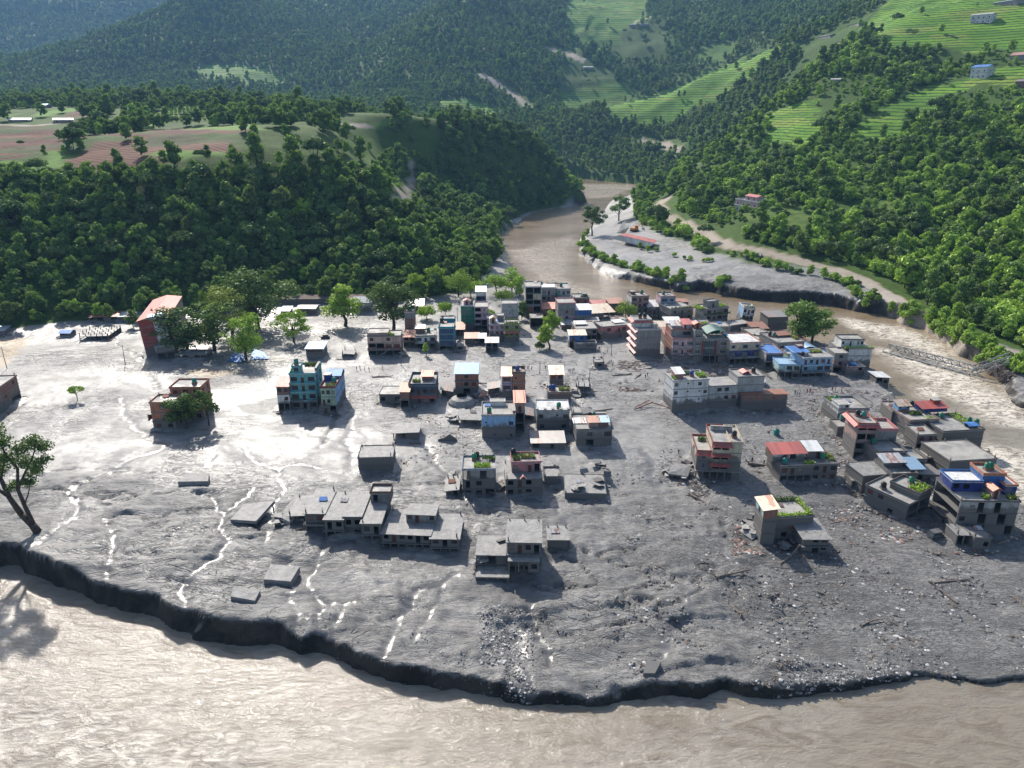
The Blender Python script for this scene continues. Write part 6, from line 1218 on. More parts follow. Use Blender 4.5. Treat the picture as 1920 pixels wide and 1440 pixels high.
shrubs([(1400,484),(1440,500),(1500,514),(1560,526),(1610,538)], 36, 1.5, 'shrubs under the riverbank road', 'green shrub just below the riverbank road', .4, .8, 3)
shrubs([(1600,552),(1680,575),(1735,592),(1790,618),(1836,645),(1880,676),(1925,706)], 120, 1.7, 'shrubs on the eroded right bank', 'green shrub on the eroded bank below the road', .35, .8, 4)
shrubs([(1735,595),(1790,621),(1836,649),(1880,681),(1915,706)], 90, 1.5, 'shrubs on the steep bank beside the wrecked bridge', 'olive green shrub on the steep bank beside the wrecked bridge', .3, .65, 7)
shrubs([(1440,562),(1500,560),(1560,566)], 12, 1.5, 'shrubs at the waterline of the bench', 'small brown-green shrub at the waterline of the bench', .25, .45, 5)
shrubs([(1095,440),(1085,455),(1092,468)], 10, 2.0, 'shrubs round the tip of the bench', 'shrub below the lone open tree on the bench tip', .4, .8, 6)
# ------------------------------------------------------------------ sheets, slabs, debris
def slab(label, cat, name, pts, th, mat, legs=True, group=None):
    """pts: (X, Y, height above the ground datum); a rigid sheet or slab with thickness"""
    W3 = [Vector(drop(X, Y, H0, z))+Vector((0, 0, z)) for X, Y, z in pts]; c = sum(W3, Vector())/len(W3); g = ground_at(c.x, c.y); e = empty(name, (c.x, c.y, g)); o = Vector((c.x, c.y, g)); L = [q-o for q in W3]; n = len(L)
    r = MB(); r.mat(mat); dn = Vector((0, 0, -th)); r.add([tuple(q) for q in L]+[tuple(q+dn) for q in L], [tuple(range(n)), tuple(range(n, 2*n))[::-1]]+[(k, k+n, (k+1) % n+n, (k+1) % n) for k in range(n)])
    r.build('slab' if th > .2 else 'sheet', e)
    if legs:
        for q in L:
            if q.z > .8:
                l = MB(); l.mat(wallmat('mudc')); l.box(q.x*.9-.15, q.y*.9-.15, -.6, q.x*.9+.15, q.y*.9+.15, q.z-th); l.build('column', e)
    tag(e, label, cat, group); return e
slab('chunky buried roof slab left of the long ruin', 'slab', 'roof_slab', [(333,903,1.2),(352,888,1.6),(392,887,1.7),(390,902,1.3)], 1.9, M_MUDR, False)
slab('tilted mud-caked roof slab at the left of the long row', 'slab', 'roof_slab', [(432,974,1.2),(480,977,1.6),(515,938,2.2),(458,945,1.6)], .8, M_MUDR)
slab('propped roof sheet leaning against the long row', 'sheet', 'roof_sheet', [(520,975,1.0),(548,978,1.6),(572,945,3.6),(556,940,3.0)], .25, M_MUDR)
slab('second leaning sheet nearer the long row', 'sheet', 'roof_sheet', [(528,962,.6),(542,966,1.0),(566,930,2.6),(555,926,2.0)], .15, M_MUDR)
slab('square mud-covered roof below the long row', 'slab', 'roof_slab', [(494,1086,1.0),(545,1090,1.0),(562,1062,1.2),(508,1058,1.2)], 1.6, M_MUDR, False)
slab('mud-covered roof step at the lower left', 'slab', 'roof_slab', [(432,1118,.7),(478,1126,.7),(488,1106,1.1),(440,1098,1.1)], 1.6, M_MUDR, False)
slab('white-topped concrete block at the front shore', 'block', 'concrete_block', [(1206,1262,1.6),(1228,1262,1.6),(1240,1240,1.8),(1212,1238,1.8)], 2.6, wallmat('concw'), False)
slab('fallen slab left of the tiered house', 'slab', 'fallen_slab', [(1252,888,1.2),(1290,893,1.0),(1296,872,2.4),(1262,868,2.2)], .4, M_MUDR)
slab('leaning floor slab left of the slim brick tower', 'slab', 'fallen_slab', [(1385,995,.6),(1410,1012,.4),(1424,1000,1.8),(1402,985,1.6)], .4, M_MUDR)
slab('rust-red sheet hanging off the weedy roof building', 'sheet', 'roof_sheet', [(1470,984,4.0),(1494,996,2.6),(1505,985,3.0),(1492,970,4.8),(1463,970,5.2)], .1, tinmat('rust'), False)
slab('folded white roof sheet on the right river bank', 'sheet', 'roof_sheet', [(1156,437,1.5),(1172,438,1.5),(1180,425,9),(1168,416,11)], .2, tinmat('whitet'), False)
slab('white half of the long fallen roof on the right bank', 'roof', 'fallen_roof', [(1147,447,3.0),(1214,464,1.6),(1226,456,5.0),(1160,441,6.4)], .2, tinmat('whitet'), False)
slab('red half of the long fallen roof on the right bank', 'roof', 'fallen_roof', [(1161,440.5,6.4),(1227,455.5,5.0),(1232,450,3.0),(1172,437,4.0)], .2, tinmat('redt'), False)
slab('blue tarpaulin lying under the bright green tree', 'tarpaulin', 'tarpaulin', [(426,676,.5),(450,680,.4),(462,668,1.8),(440,660,1.2)], .08, tinmat('bluet'), False)
slab('crumpled blue tarpaulin right of the bright green tree', 'tarpaulin', 'tarpaulin', [(468,674,.4),(505,672,.5),(495,660,1.6),(476,654,2.0)], .08, tinmat('bluet'), False)
slab('rusty awning on posts beside the blue-roofed brick house', 'canopy', 'canopy', [(897,744,2.6),(912,742,2.0),(916,734,2.4),(905,730,3.2)], .1, tinmat('rust'))
slab('retaining wall and road shelf at the foot of the forest', 'wall', 'retaining_wall', [(512,561,2.6),(720,560,2.6),(722,551,3.0),(512,552,3.0)], 3.4, wallmat('brown'), False)
# buried dome
p, _ = gz(866, 757); e = empty('buried_tank', p); mb_ = MB(); mb_.mat(M_MUDR); pr = [(5.0, -.5), (4.6, .9), (3.6, 2.0), (1.9, 2.7), (1.8, 3.0), (1.2, 2.75), (.05, 2.7)]
for (a, b), (c, d) in zip(pr, pr[1:]): mb_.tube((0, 0, b), (0, 0, d), a, c, 18) if abs(d-b) > .01 else None
mb_.build('dome', e, smooth=False); tag(e, 'round mud-caked dome with a ring on top beside the brick house', 'tank')
p, _ = gz(840, 829); e = empty('broken_gable', p); g = MB(); g.mat(wallmat('mudc')); g.add([(-3.5,0,-1),(3.5,0,-1),(2.6,0,.9),(.5,0,2.4),(-1.2,0,1.2),(-3.0,0,.7)]+[(x,.4,z) for x, z in ((-3.5,-1),(3.5,-1),(2.6,.9),(.5,2.4),(-1.2,1.2),(-3.0,.7))], [(0,1,2,3,4,5),(11,10,9,8,7,6)]+[(k, k+6, (k+1) % 6+6, (k+1) % 6) for k in range(6)]); g.build('wall', e); tag(e, 'broken gable wall poking out of the mud, centre left', 'wall')
def frame_rods(name, label, cat, X, Y, rods, mat, rz=0):
    p, _ = gz(X, Y); e = empty(name, p, rz)
    for nm, a, b, r in rods:
        q = MB(); q.mat(mat); q.tube(a, b, r); q.build(nm, e)
    tag(e, label, cat); return e
M_RST = mat_simple('rusty_red_steel', (.22,.05,.035), .6, .3); M_STEEL = mat_simple('grey_galvanised_steel', (.24,.25,.25), .5, .3); M_WOOD = mat_simple('driftwood', (.17,.135,.11), .85, .35, 1.5)
frame_rods('steel_frame', 'fallen red steel frame left of the white four-storey building', 'frame', 1210, 768, [('beam', (-4,-1,.3), (3,3,1.4), .18), ('beam', (2.6,2.8,1.4), (9,-1,.5), .16), ('beam', (-3.4,1,.3), (2,4,1.8), .15), ('brace', (-2,0,.4), (-1.4,2,.9), .08), ('brace', (0,1.2,.8), (.6,3,1.2), .08)], M_RST)
frame_rods('fallen_staircase', 'metal staircase leaning in front of the peach house', 'staircase', 716, 672, [('stringer', (-2.5,0,0), (3.2,1.5,3.4), .12), ('stringer', (-2.2,.9,0), (3.5,2.4,3.4), .12)]+[('tread', (-2.3+i*.62,.1+i*.17,.15+i*.38), (-2.0+i*.62,1.0+i*.17,.15+i*.38), .07) for i in range(9)], M_STEEL)
# utility poles
for X, Y, h, t, lb in [(235,683,8,.02,'tilted utility pole standing on the left mud flat'),(13,690,9,-.03,'utility pole at the far left edge of the mud'),(752,686,6,.05,'short dark pole on the track below the peach house'),(938,708,7,0,'thin red-tipped pole left of the narrow pink house'),(1104,735,9,.02,'pole with crossarm at the wrecked frame'),(858,612,9,.0,'pole beside the green-walled house'),(1012,700,5,.02,'low post beside the cream-roofed brick cube'),(1146,668,6,.0,'pole on the muddy street below the pink building')]:
    p, _ = gz(X, Y); e = empty('utility_pole', p, 0, (0, t)); q = MB(); q.mat(wallmat('conc')); q.tube((0,0,-1), (0,0,h), .16, .1, 8); q.build('pole', e); q = MB(); q.mat(M_STEEL); q.box(-.9,-.05,h-.8,.9,.05,h-.68); q.build('crossarm', e); tag(e, lb, 'utility pole')
# collapsed truss bridge
A = Vector(atz(1664, 660, -5.6)); B = Vector(atz(1826, 703, -5.2)); dv = (B-A); Lb = dv.length; rz = math.atan2(dv.y, dv.x)
e = empty('collapsed_bridge', A, rz, (RAD(38), -.012)); tag(e, 'collapsed steel truss bridge lying in the muddy back river', 'bridge')
def chord(nm, y, z, w=.22): q = MB(); q.mat(M_STEEL); q.box(0, y-w, z-w, Lb, y+w, z+w); q.build(nm, e)
chord('bottom_chord', -2.4, 0); chord('bottom_chord', 2.4, 0); chord('top_chord', -2.4, 3.2); chord('top_chord', 2.4, 3.2)
nb = 11
for i in range(nb+1):
    x = Lb*i/nb
    for y in (-2.4, 2.4):
        q = MB(); q.mat(M_STEEL); q.box(x-.12, y-.12, .2, x+.12, y+.12, 3.0); q.build('post', e)
        if i < nb: q = MB(); q.mat(M_STEEL); q.tube((x, y, .1 if i % 2 else 3.1), (x+Lb/nb, y, 3.1 if i % 2 else .1), .14); q.build('diagonal', e)
    q = MB(); q.mat(M_STEEL); q.box(x-.14, -2.2, 3.2, x+.14, 2.2, 3.45); q.build('crossbeam', e)
    if i < nb: q = MB(); q.mat(M_STEEL); q.tube((x, -2.3 if i % 2 else 2.3, 3.3), (x+Lb/nb, 2.3 if i % 2 else -2.3, 3.3), .1); q.build('sway_brace', e)
A2 = Vector(atz(1822, 700, -4.0)); B2 = Vector(atz(1892, 676, 3.0)); e = empty('bridge_fragment', A2, math.atan2((B2-A2).y, (B2-A2).x)); tag(e, 'broken end of the truss bridge tilted onto the right bank', 'bridge'); L2 = (B2-A2).xy.length; hz = B2.z-A2.z
for y in (-2.2, 2.2):
    for z in (0, 2.6): q = MB(); q.mat(M_STEEL); q.tube((0, y, z), (L2, y, z+hz), .28); q.build('chord', e)
    for i in range(6): q = MB(); q.mat(M_STEEL); q.tube((L2*i/6, y, hz*i/6+(0 if i % 2 else 2.6)), (L2*(i+1)/6, y, hz*(i+1)/6+(2.6 if i % 2 else 0)), .16); q.build('diagonal', e)
q = MB(); q.mat(wallmat('concw')); q.box(-1.2, -2.6, -2.5, 1.2, 2.6, 1.0)
# logs and stumps
_lg = []
for k in range(4):
    rs = random.Random(40+k); q = MB(); q.mat(M_WOOD); P = Vector((0,0,0)); d = Vector((1,0,.05)); r = .28
    for i in range(5):
        N_ = P+d*1.5; q.tube(P, N_, r, r*.86, 7); r *= .86; P = N_; d = (d+Vector((0, rs.uniform(-.2,.2), rs.uniform(-.08,.08)))).normalized()
        if rs.random() < .7: q.tube(P, P+Vector((rs.uniform(.2,.8), rs.uniform(-1,1), rs.uniform(.1,.8))), r*.5, .03, 5)
    for i in range(5): q.tube((0,0,0), (-.7, rs.uniform(-.7,.7), rs.uniform(-.2,.6)), .14, .03, 5)
    _lg.append(q.mesh('log'))
rsl = random.Random(77)
LOGS = [(1405,872,1.9,-.3,'big broken log where two people stand'),(1150,705,1,.2,''),(1250,722,1.2,.3,''),(1180,690,1,1,''),(1340,712,1.3,2,''),(1390,722,1,.5,''),(1440,812,1,1,''),(1295,930,1.5,-.9,''),(560,1000,1,.5,''),(700,708,1,.1,'')]
for i in range(70):
    z_ = rsl.random()
    if z_ < .30: X, Y = rsl.uniform(1180,1460), rsl.uniform(688,735)
    elif z_ < .45: X, Y = rsl.uniform(1600,1720), rsl.uniform(700,790)
    elif z_ < .62: X, Y = rsl.uniform(1820,1900), rsl.uniform(672,712)
    elif z_ < .8: X, Y = rsl.uniform(1250,1900), rsl.uniform(1000,1250)
    else: X, Y = rsl.uniform(700,1150), rsl.uniform(690,800)
    LOGS.append((X, Y, rsl.uniform(.5,1.3), rsl.uniform(0,6.28), ''))
GR = lambda X, Y: 'in the pile at the bridge end' if X > 1815 and Y < 720 else ('on the debris slope below the hotels' if Y < 740 and X > 1150 else ('on the stony lower right mud' if Y > 990 else 'on the open mud among the ruins'))
for i, (X, Y, s, r, lb) in enumerate(LOGS):
    p, _ = gz(X, Y); e = link('driftwood_log', _lg[i % 4], None, (p[0], p[1], p[2]+.15)); e.rotation_euler = (rsl.uniform(0,6), rsl.uniform(-.12,.12), r); e.scale = (s,)*3
    w = GR(X, Y); tag(e, lb or 'grey driftwood log lying '+w, 'log', 'driftwood logs '+w if not lb else None)
# broken stone and wreckage as one mass, sources are two real pieces
def rock_mesh(name, seed, mat, flat=.6):
    import bmesh
    b = bmesh.new(); bmesh.ops.create_icosphere(b, subdivisions=1, radius=.5); rs = random.Random(seed)
    for v in b.verts: v.co *= rs.uniform(.7, 1.25); v.co.z *= flat
    me = bpy.data.meshes.new(name); b.to_mesh(me); b.free(); me.materials.append(mat); return me
M_ROCK = mat_simple('wet_grey_stone', (.15,.148,.145), .6, .45, .6); M_RUB = mat_simple('brick_rubble', (.24,.15,.12), .85, .4, .7); M_PALE = mat_simple('pale_rubble', (.42,.41,.40), .8, .3, .7)
_pl = MB(); _pl.mat(M_WOOD); _pl.box(-1.1,-.12,-.06,1.1,.12,.06); _pl.tube((-.9,.3,0), (.8,-.5,.25), .07, .04, 5); _pl.tube((-.6,-.5,.1), (.5,.6,.3), .05, .03, 5)
SR = {}
for k, (me, X, Y, nm, lb) in enumerate([(rock_mesh('boulder', 3, M_ROCK), 1600, 1180, 'boulder', 'grey boulder on the stony lower right mud'), (rock_mesh('brick_lump', 5, M_RUB), 1330, 712, 'brick_lump', 'lump of broken brickwork below the pink hotel'), (_pl.mesh('broken_planks'), 1280, 722, 'broken_planks', 'tangle of broken planks below the pink hotel'), (rock_mesh('concrete_lump', 8, M_PALE, .35), 1700, 900, 'concrete_lump', 'pale concrete lump on the broken street')]):
    p, _ = gz(X, Y); o = link(nm, me, None, p); tag(o, lb, 'rubble' if k else 'boulder'); SR[k] = o
def rub(n, X0, X1, Y0, Y1, kinds, smin, smax, seed, clus=1.0):
    rs = np.random.RandomState(seed); out = []
    X = rs.uniform(X0, X1, n*3); Y = rs.uniform(Y0, Y1, n*3); W_ = np.array([atz(a, b, -1)[:2] for a, b in zip(X, Y)]); nn = fbm(W_[:, 0], W_[:, 1], 9, 3, 301+seed); W_ = W_[nn > .08*clus][:n]
    z = ground_h(W_[:, 0], W_[:, 1])[0]; m = z > WL+.2; W_, z = W_[m], z[m]; s = rs.uniform(0, 1, len(z))**2.5*(smax-smin)+smin
    return np.stack([W_[:, 0], W_[:, 1], z, rs.choice(kinds, len(z)), s, rs.uniform(0, 6.28, len(z))], 1)
RB_ = np.vstack([rub(2600,1160,1480,682,738,[1,2,2,3,0],.3,1.3,1), rub(900,1500,1720,690,790,[1,2,3,0],.3,1.2,2), rub(1500,1560,1800,760,1010,[1,2,3,0,0],.3,1.3,3), rub(3600,1150,1960,880,1300,[0,0,0,2,0,3],.2,1.1,4),
  rub(1300,520,1250,1120,1310,[0,0,0,0,3],.15,.5,5), rub(1500,680,1160,690,900,[0,2,2,3,1],.25,.9,6), rub(700,1240,1330,870,915,[2,2,3,0],.4,1.4,7,.5), rub(900,1380,1440,970,1025,[2,1,3,0],.3,1.3,8,.3), rub(700,1820,1905,672,712,[2,2,2,0],.6,2.0,9,.2),
  rub(900,940,1320,620,690,[2,3,0,1],.25,.8,10), rub(500,440,700,600,700,[2,0,3],.3,1.0,11), rub(1300,1240,1620,770,880,[0,2,0,3],.2,.8,12), rub(500,890,950,1000,1065,[2,2,0,3],.3,1.3,13,.2), rub(1400,900,1000,1130,1310,[0,0,3],.25,.7,14,-1), rub(1100,1380,1960,1225,1300,[0,0,0,3],.25,.8,15,0)])
def around():
    rs = np.random.RandomState(61); out = []
    for a, w, dp, rz in HOUSES:
        if a[1] > 430: continue
        n = int(14+w*3); c, s_ = math.cos(rz), math.sin(rz); u = rs.uniform(-1.5, w+1.5, n); v = -np.abs(rs.normal(0, 1.3, n))-.2; k = rs.rand(n) < .35; v = np.where(k, rs.uniform(0, dp, n), v); u = np.where(k, np.where(rs.rand(n) < .5, -np.abs(rs.normal(0, 1, n))-.3, w+np.abs(rs.normal(0, 1, n))+.3), u)
        x = a[0]+c*u-s_*v; y = a[1]+s_*u+c*v; out.append(np.stack([x, y, H0(x, y)+.1, rs.choice([0, 2, 2, 3, 1], n), rs.uniform(.3, 1.2, n)**1.5, rs.uniform(0, 6.28, n)], 1))
    return np.vstack(out)
scatter_object('rubble', np.vstack([RB_, around()]), SR)
# mud banked up and scoured round the walls
def bank_mud():
    me = gnd.data; n = len(me.vertices); co = np.empty(n*3, np.float32); me.vertices.foreach_get('co', co); co = co.reshape(-1, 3); x, y = co[:, 0].astype(float), co[:, 1].astype(float)
    for a, w, dp, rz in HOUSES:
        if a[1] > 440: continue
        m = np.where((np.abs(x-a[0]) < w+dp+6)&(np.abs(y-a[1]) < w+dp+6))[0]
        if not len(m): continue
        c, s_ = math.cos(rz), math.sin(rz); u = (x[m]-a[0])*c+(y[m]-a[1])*s_; v = -(x[m]-a[0])*s_+(y[m]-a[1])*c
        q = np.hypot(np.maximum(np.maximum(-u, u-w), 0), np.maximum(np.maximum(-v, v-dp), 0)); nz = fbm(x[m], y[m], 4, 3, 401); n2 = fbm(x[m], y[m], 7, 2, 403)
        co[m, 2] += (np.clip(.35+nz, 0, 1.2)*1.0*np.exp(-q/1.1)-.55*np.clip(n2+.1, 0, 1)*np.exp(-((q-2.2)/1.2)**2)).astype(np.float32)*(q < 6)
    me.vertices.foreach_set('co', co.ravel()); me.update()
bank_mud()
# fallen tank, vehicle, excavator
p, _ = gz(1455, 816); water_tank(Vector(p)+Vector((0,0,-.6)), 'teal', 'green water tank stranded on the mud below the brick warehouse', 1.3)
p, _ = gz(610, 634); e = empty('buried_jeep', p, .3); q = MB(); q.mat(mat_simple('muddy_car_paint', (.10,.09,.085), .5)); q.prism([(-2,-.9),(2,-.9),(2,.9),(-2,.9)], -.2, .9); q.prism([(-1.2,-.8),(1.4,-.8),(1.4,.8),(-1.2,.8)], .903, 1.6); q.build('body', e)
q = MB(); q.mat(M_PANE); q.box(-1.1,-.83,1.0,1.3,-.805,1.45); q.build('window', e); q = MB(); q.mat(M_PLAST['black'])
for x in (-1.3, 1.3): w_ = MB(); w_.mat(M_PLAST['black']); w_.tube((x,-1.0,.1), (x,-.75,.1), .38, .38, 12); w_.build('wheel', e)
tag(e, 'small dark jeep stranded on the mud above the grey-roofed hut', 'jeep')
p, _ = gz(1190, 434); e = empty('excavator', p, .5); e.scale = (1.6,)*3; M_OR = mat_simple('excavator_orange', (.55,.22,.04), .5, .15)
for y in (-1.2, 1.0): q = MB(); q.mat(M_PLAST['black']); q.prism([(-2,y),(2,y),(2,y+.5),(-2,y+.5)], 0, .8); q.build('track', e)
q = MB(); q.mat(M_OR); q.box(-1.9,-1.2,.9,1.4,1.2,1.9); q.build('body', e); q = MB(); q.mat(M_OR); q.box(-.2,-1.15,1.903,1.2,-.1,3.0); q.build('cab', e)
q = MB(); q.mat(M_OR); q.tube((1.3,.3,1.6), (3.8,.3,4.0), .28, .22); q.build('boom', e); q = MB(); q.mat(M_OR); q.tube((3.8,.3,4.0), (5.6,.3,1.4), .2, .16); q.build('stick', e); q = MB(); q.mat(M_STEEL); q.box(5.1,-.3,.5,6.0,.9,1.3); q.build('bucket', e)
tag(e, 'orange excavator parked behind the long fallen roof', 'excavator')
# ------------------------------------------------------------------ people
def person_mesh(pose):
    V = [(0,0,.93),(0,0,1.18),(0,0,1.42),(0,.0,1.53),(0,-.01,1.64),(-.17,0,1.40),(-.23,.02,1.13),(-.22,-.08,.88),(.17,0,1.40),(.24,.02,1.13),(.22,-.10,.90),(-.09,0,.88),(-.11,-.04*pose,.48),(-.11,.10*pose,.07),(.09,0,.88),(.12,.08*pose,.48),(.12,.16*pose,.07),(-.11,.10*pose-.15,.03),(.12,.16*pose-.15,.03),(-.22,-.12,.80),(.22,-.14,.82)]
    E = [(0,1),(1,2),(2,3),(3,4),(2,5),(5,6),(6,7),(2,8),(8,9),(9,10),(0,11),(11,12),(12,13),(0,14),(14,15),(15,16),(13,17),(16,18),(7,19),(10,20)]
    Rd = [.15,.145,.14,.06,.105,.07,.05,.035,.07,.05,.035,.10,.07,.045,.10,.07,.045,.04,.04,.03,.03]
    me = bpy.data.meshes.new('p'); me.from_pydata(V, E, []); o = bpy.data.objects.new('p', me); COL.objects.link(o); m = o.modifiers.new('s', 'SKIN'); o.modifiers.new('u', 'SUBSURF').levels = 1
    for i, r in enumerate(Rd): me.skin_vertices[0].data[i].radius = (r, r*.85); me.skin_vertices[0].data[i].use_root = (i == 0)
    bpy.context.view_layer.update(); ev = o.evaluated_get(bpy.context.evaluated_depsgraph_get()); out = bpy.data.meshes.new_from_object(ev); bpy.data.objects.remove(o); return out
M_SKIN = mat_simple('skin', (.28,.16,.11), .6, .1); M_HAIR = mat_simple('black_hair', (.01,.009,.008), .5, .1); _cl = {k: mat_simple('cloth_'+k, c, .85, .15) for k, c in dict(black=(.02,.02,.022), red=(.40,.04,.03), blue=(.04,.09,.25), white=(.5,.5,.48), olive=(.08,.09,.05), brown=(.14,.08,.05), grey=(.14,.14,.15)).items()}
_pm = {}
def person(X, Y, top, leg, label, pose=1, rz=0.0, extra=0.0, group=None):
    k = (pose, top, leg)
    if k not in _pm:
        me = person_mesh(pose)
        for m in (M_SKIN, _cl[top], _cl[leg], M_HAIR): me.materials.append(m)
        for pl in me.polygons: c = pl.center; pl.material_index = 0 if (c.z > 1.5 or (abs(c.x) > .2 and c.z < 1.05)) else (1 if c.z > .93 else (2 if c.z > .08 else 3)); pl.use_smooth = True
        q = MB(); q.mat(M_HAIR); q.tube((0,.02,1.66), (0,.02,1.75), .115, .05, 8); _pm[k] = (me, q.mesh('hair', True))
    p, _ = gz(X, Y); e = empty('person', (p[0], p[1], p[2]+extra), rz); link('body', _pm[k][0], e); link('hair', _pm[k][1], e); tag(e, label, 'person', group)
for a in [(669,695,'olive','black','person in dark clothes walking at the left end of the line',1,1.2),(675,693,'black','grey','person in black second in the walking line on the mud',-1,1.3),(684,695,'grey','black','person in grey third in the walking line on the mud',1,1.5),(692,696,'olive','grey','person in olive fourth in the walking line on the mud',-1,1.2),(717,694,'red','brown','person in red walking behind the line on the mud',1,1.4),
  (990,693,'brown','black','person in brown left of two by the cream-roofed brick cube',0,0),(997,693,'red','black','person in red-brown right of two by the cream-roofed brick cube',1,2),(1023,692,'black','black','person in black beside the cream-roofed brick cube wall',0,0),
  (1067,699,'black','grey','person in black leftmost of the group of four on the upper mud',1,0),(1070,698,'blue','black','person in blue in the group of four on the upper mud',0,1),(1073,699,'grey','black','person in grey in the group of four on the upper mud',-1,2),(1076,697,'black','black','person in black rightmost of the group of four',1,3),
  (1140,686,'black','grey','person in black at the left of the crowd on the muddy street',1,0),(1143,683,'white','black','person in white in the crowd on the muddy street',0,0),(1146,681,'blue','grey','person in blue in the crowd on the muddy street',1,2),(1149,684,'red','black','person in red in the crowd on the muddy street',-1,1),(1148,690,'olive','black','person in olive nearest in the crowd on the muddy street',1,1),(1139,662,'black','black','lone person in black up the muddy street',1,1.5),
  (1210,710,'black','black','person in black left of two below the pink awnings',1,0),(1214,707,'grey','black','person in grey right of two below the pink awnings',-1,0),
  (1490,741,'black','black','person in black left of three by the brick warehouse',0,0),(1495,742,'brown','grey','person in brown in the middle by the brick warehouse',1,1),(1499,742,'white','blue','person in white right of three by the brick warehouse',-1,2),(1513,738,'blue','grey','person in blue beside the one in red',0,0),(1518,738,'red','red','person in red on the mud right of the brick warehouse',1,0),
  (1560,735,'red','black','person in dark red on the debris below the blue hotels',1,0),(1566,734,'olive','black','person in olive on the debris below the blue hotels',0,1),(1577,739,'black','black','person in black rightmost on the debris below the blue hotels',-1,1),
  (1574,702,'blue','black','person in blue near the low brown house',1,0),(1410,866,'black','black','person in black standing at the left end of the big log',0,0),(1432,872,'grey','black','person in grey standing at the right end of the big log',1,0),(1272,852,'black','black','person in black wading left of the tiered house',0,0)]:
    person(*a)

# torn sheets and broken slabs standing up out of the wrecks
def torn(n, spots, where, seed, z0=0.0):
    rs = random.Random(seed)
    for k in range(n):
        X, Y = rs.choice(spots); X += rs.uniform(-9, 9); Y += rs.uniform(-5, 5); p, _ = gz(X, Y); e = empty('torn_sheet', (p[0], p[1], p[2]+z0), rs.uniform(0, 6.28)); q = MB(); q.mat(rs.choice([M_MUDR, M_MUDR, tinmat('dirty'), wallmat('mudc')]))
        w, l, a, b = rs.uniform(.8, 1.8), rs.uniform(1.4, 3.2), rs.uniform(.2, 1.1), rs.uniform(-.4, .5); P = [(-w, 0, -.3), (w, 0, -.2), (w*.9, l*.5*math.cos(a), l*.5*math.sin(a)), (-w, l*.5*math.cos(a), l*.55*math.sin(a)), (w*rs.uniform(.2, .9), l*math.cos(b), l*.5*math.sin(a)+l*.5*math.sin(b)), (-w*rs.uniform(.3, 1), l*math.cos(b), l*.55*math.sin(a)+l*.4*math.sin(b))]
        o_ = len(P); q.add(P+[(x, y+.06, z-.07) for x, y, z in P], [(0,1,2,3), (3,2,4,5), (9,8,7,6), (11,10,8,9), (0,6,7,1), (1,7,8,2), (2,8,10,4), (4,10,11,5), (5,11,9,3), (3,9,6,0)]); q.build('sheet', e)
        tag(e, 'torn mud-grey sheet '+where, 'sheet', 'torn sheets '+where)
torn(14, [(1075,905),(1095,895),(1130,890),(1140,905),(1085,925),(1125,915)], 'on the wide buried roof', 1, 2.0)
torn(12, [(540,975),(555,985),(570,960),(530,985)], 'at the left end of the long ruined row', 2, .3)
torn(14, [(905,1045),(925,1060),(935,1035),(900,1065)], 'on the collapsed wing nearest the front river', 3, 2.0)
torn(12, [(1270,880),(1285,895),(1255,890),(1290,870)], 'left of the tiered house', 4, .3)
torn(10, [(852,915),(858,900),(862,928),(936,925)], 'beside the rooftop-garden house', 5, .4)
torn(10, [(1398,985),(1408,1000),(1415,975)], 'left of the slim brick tower', 6, .3)
torn(12, [(868,785),(885,790),(850,790),(905,750),(890,748)], 'among the collapsed sheds', 7, .6)
torn(8, [(1478,1000),(1490,1018),(1470,1030)], 'under the hanging rusty sheet', 8, .5)
torn(14, [(1730,880),(1745,905),(1760,930),(1715,860),(1765,960)], 'along the broken street', 9, .4)
torn(8, [(1092,735),(1100,728),(1085,742)], 'at the wrecked building on the upper flat', 10, .4)
# orchard rows on the plateau
P = LU['orc'][0]; lo, hi = P.min(0), P.max(0); n_ = 0
for iy in range(9):
    for ix in range(40):
        x = lo[0]+(hi[0]-lo[0])*(ix+.5)/40; y = lo[1]+(hi[1]-lo[1])*(iy+.5)/9
        if n_ < 200 and seg_dist(np.array([x]), np.array([y]), P)[0] < -1:
            e = empty('orchard_tree', (x, y, float(H0(np.array([x]), np.array([y]))[0])-.2), ix*1.3); e.scale = (.45, .45, .45); link('crown', TV[5][0], e); link('trunk', TV[5][1], e); tag(e, 'small round tree in the planted rows on the plateau', 'tree', 'orchard rows on the plateau'); n_ += 1

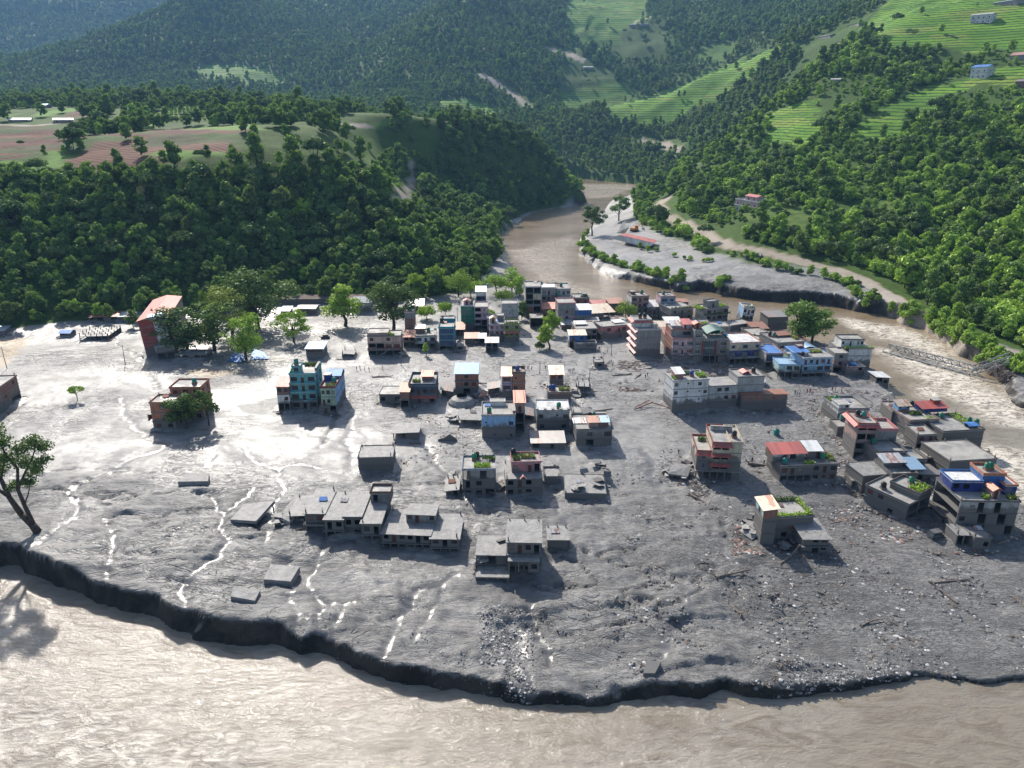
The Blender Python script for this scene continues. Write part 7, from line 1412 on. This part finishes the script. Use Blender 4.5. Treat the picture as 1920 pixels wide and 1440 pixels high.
# power lines still hanging between the poles, and stranded vehicles
def wire(lb, a, b, sag, ha, hb):
    A, _ = gz(*a); B, _ = gz(*b); A = Vector(A)+Vector((0, 0, ha)); B = Vector(B)+Vector((0, 0, hb)); e = empty('power_line', A); q = MB(); q.mat(M_PLAST['black']); pr = Vector((0, 0, 0))
    for i in range(1, 11):
        t = i/10; n = (B-A)*t-Vector((0, 0, sag*4*t*(1-t))); q.tube(pr, n, .045, .045, 4); pr = n
    q.build('cable', e); tag(e, lb, 'cable')
wire('sagging cable between the two leftmost utility poles', (13,690), (235,683), 3.0, 8.3, 7.3)
wire('slack cable running down the muddy street', (1146,668), (1104,735), 2.2, 5.4, 8.3)
wire('cable from the green-walled house pole to the street post', (858,612), (1012,700), 3.2, 8.3, 4.4)
def vehicle(lb, X, Y, rz, col, tl):
    p, _ = gz(X, Y); e = empty('stranded_van', (p[0], p[1], p[2]+.1), rz, tl); q = MB(); q.mat(mat_simple('van_paint_'+lb.split()[0], col, .5, .3, 1.2)); q.prism([(-2.1,-.85),(2.1,-.85),(2.1,.85),(-2.1,.85)], -.1, 1.0); q.prism([(-2.0,-.8),(1.2,-.8),(1.2,.8),(-2.0,.8)], 1.003, 1.75); q.build('body', e)
    q = MB(); q.mat(M_PANE); q.box(-1.8,-.82,1.1,1.0,-.803,1.6); q.build('window', e); q = MB(); q.mat(M_PANE); q.box(1.203,-.7,1.08,1.22,.7,1.62); q.build('windscreen', e)
    for x in (-1.35, 1.35):
        for y in (-.95, .75): w_ = MB(); w_.mat(M_PLAST['black']); w_.tube((x,y,.0), (x,y+.2,.0), .36, .36, 12); w_.build('wheel', e)
    tag(e, lb, 'van')
vehicle('grey mud-caked van tipped over below the curved-corner building', 1752, 1008, .4, (.14,.14,.14), (.15,.1))
vehicle('pale van half sunk behind the white four-storey building', 1430, 722, 1.2, (.35,.35,.34), (.1,-.12))
# ------------------------------------------------------------------ the air between here and the mountains
def haze():
    r = MB(); r.box(-3900, -60, -260, 3900, 5100, 800); o = r.build('haze'); m = bpy.data.materials.new('haze_air'); m.use_nodes = True; t = m.node_tree; t.nodes.clear()
    out = t.nodes.new('ShaderNodeOutputMaterial'); v = t.nodes.new('ShaderNodeVolumePrincipled'); v.inputs['Color'].default_value = (.30, .58, 1, 1); v.inputs['Density'].default_value = 0.00006; v.inputs['Anisotropy'].default_value = 0.2
    t.links.new(v.outputs[0], out.inputs['Volume']); o.data.materials.append(m); tag(o, kind='stuff')
haze()
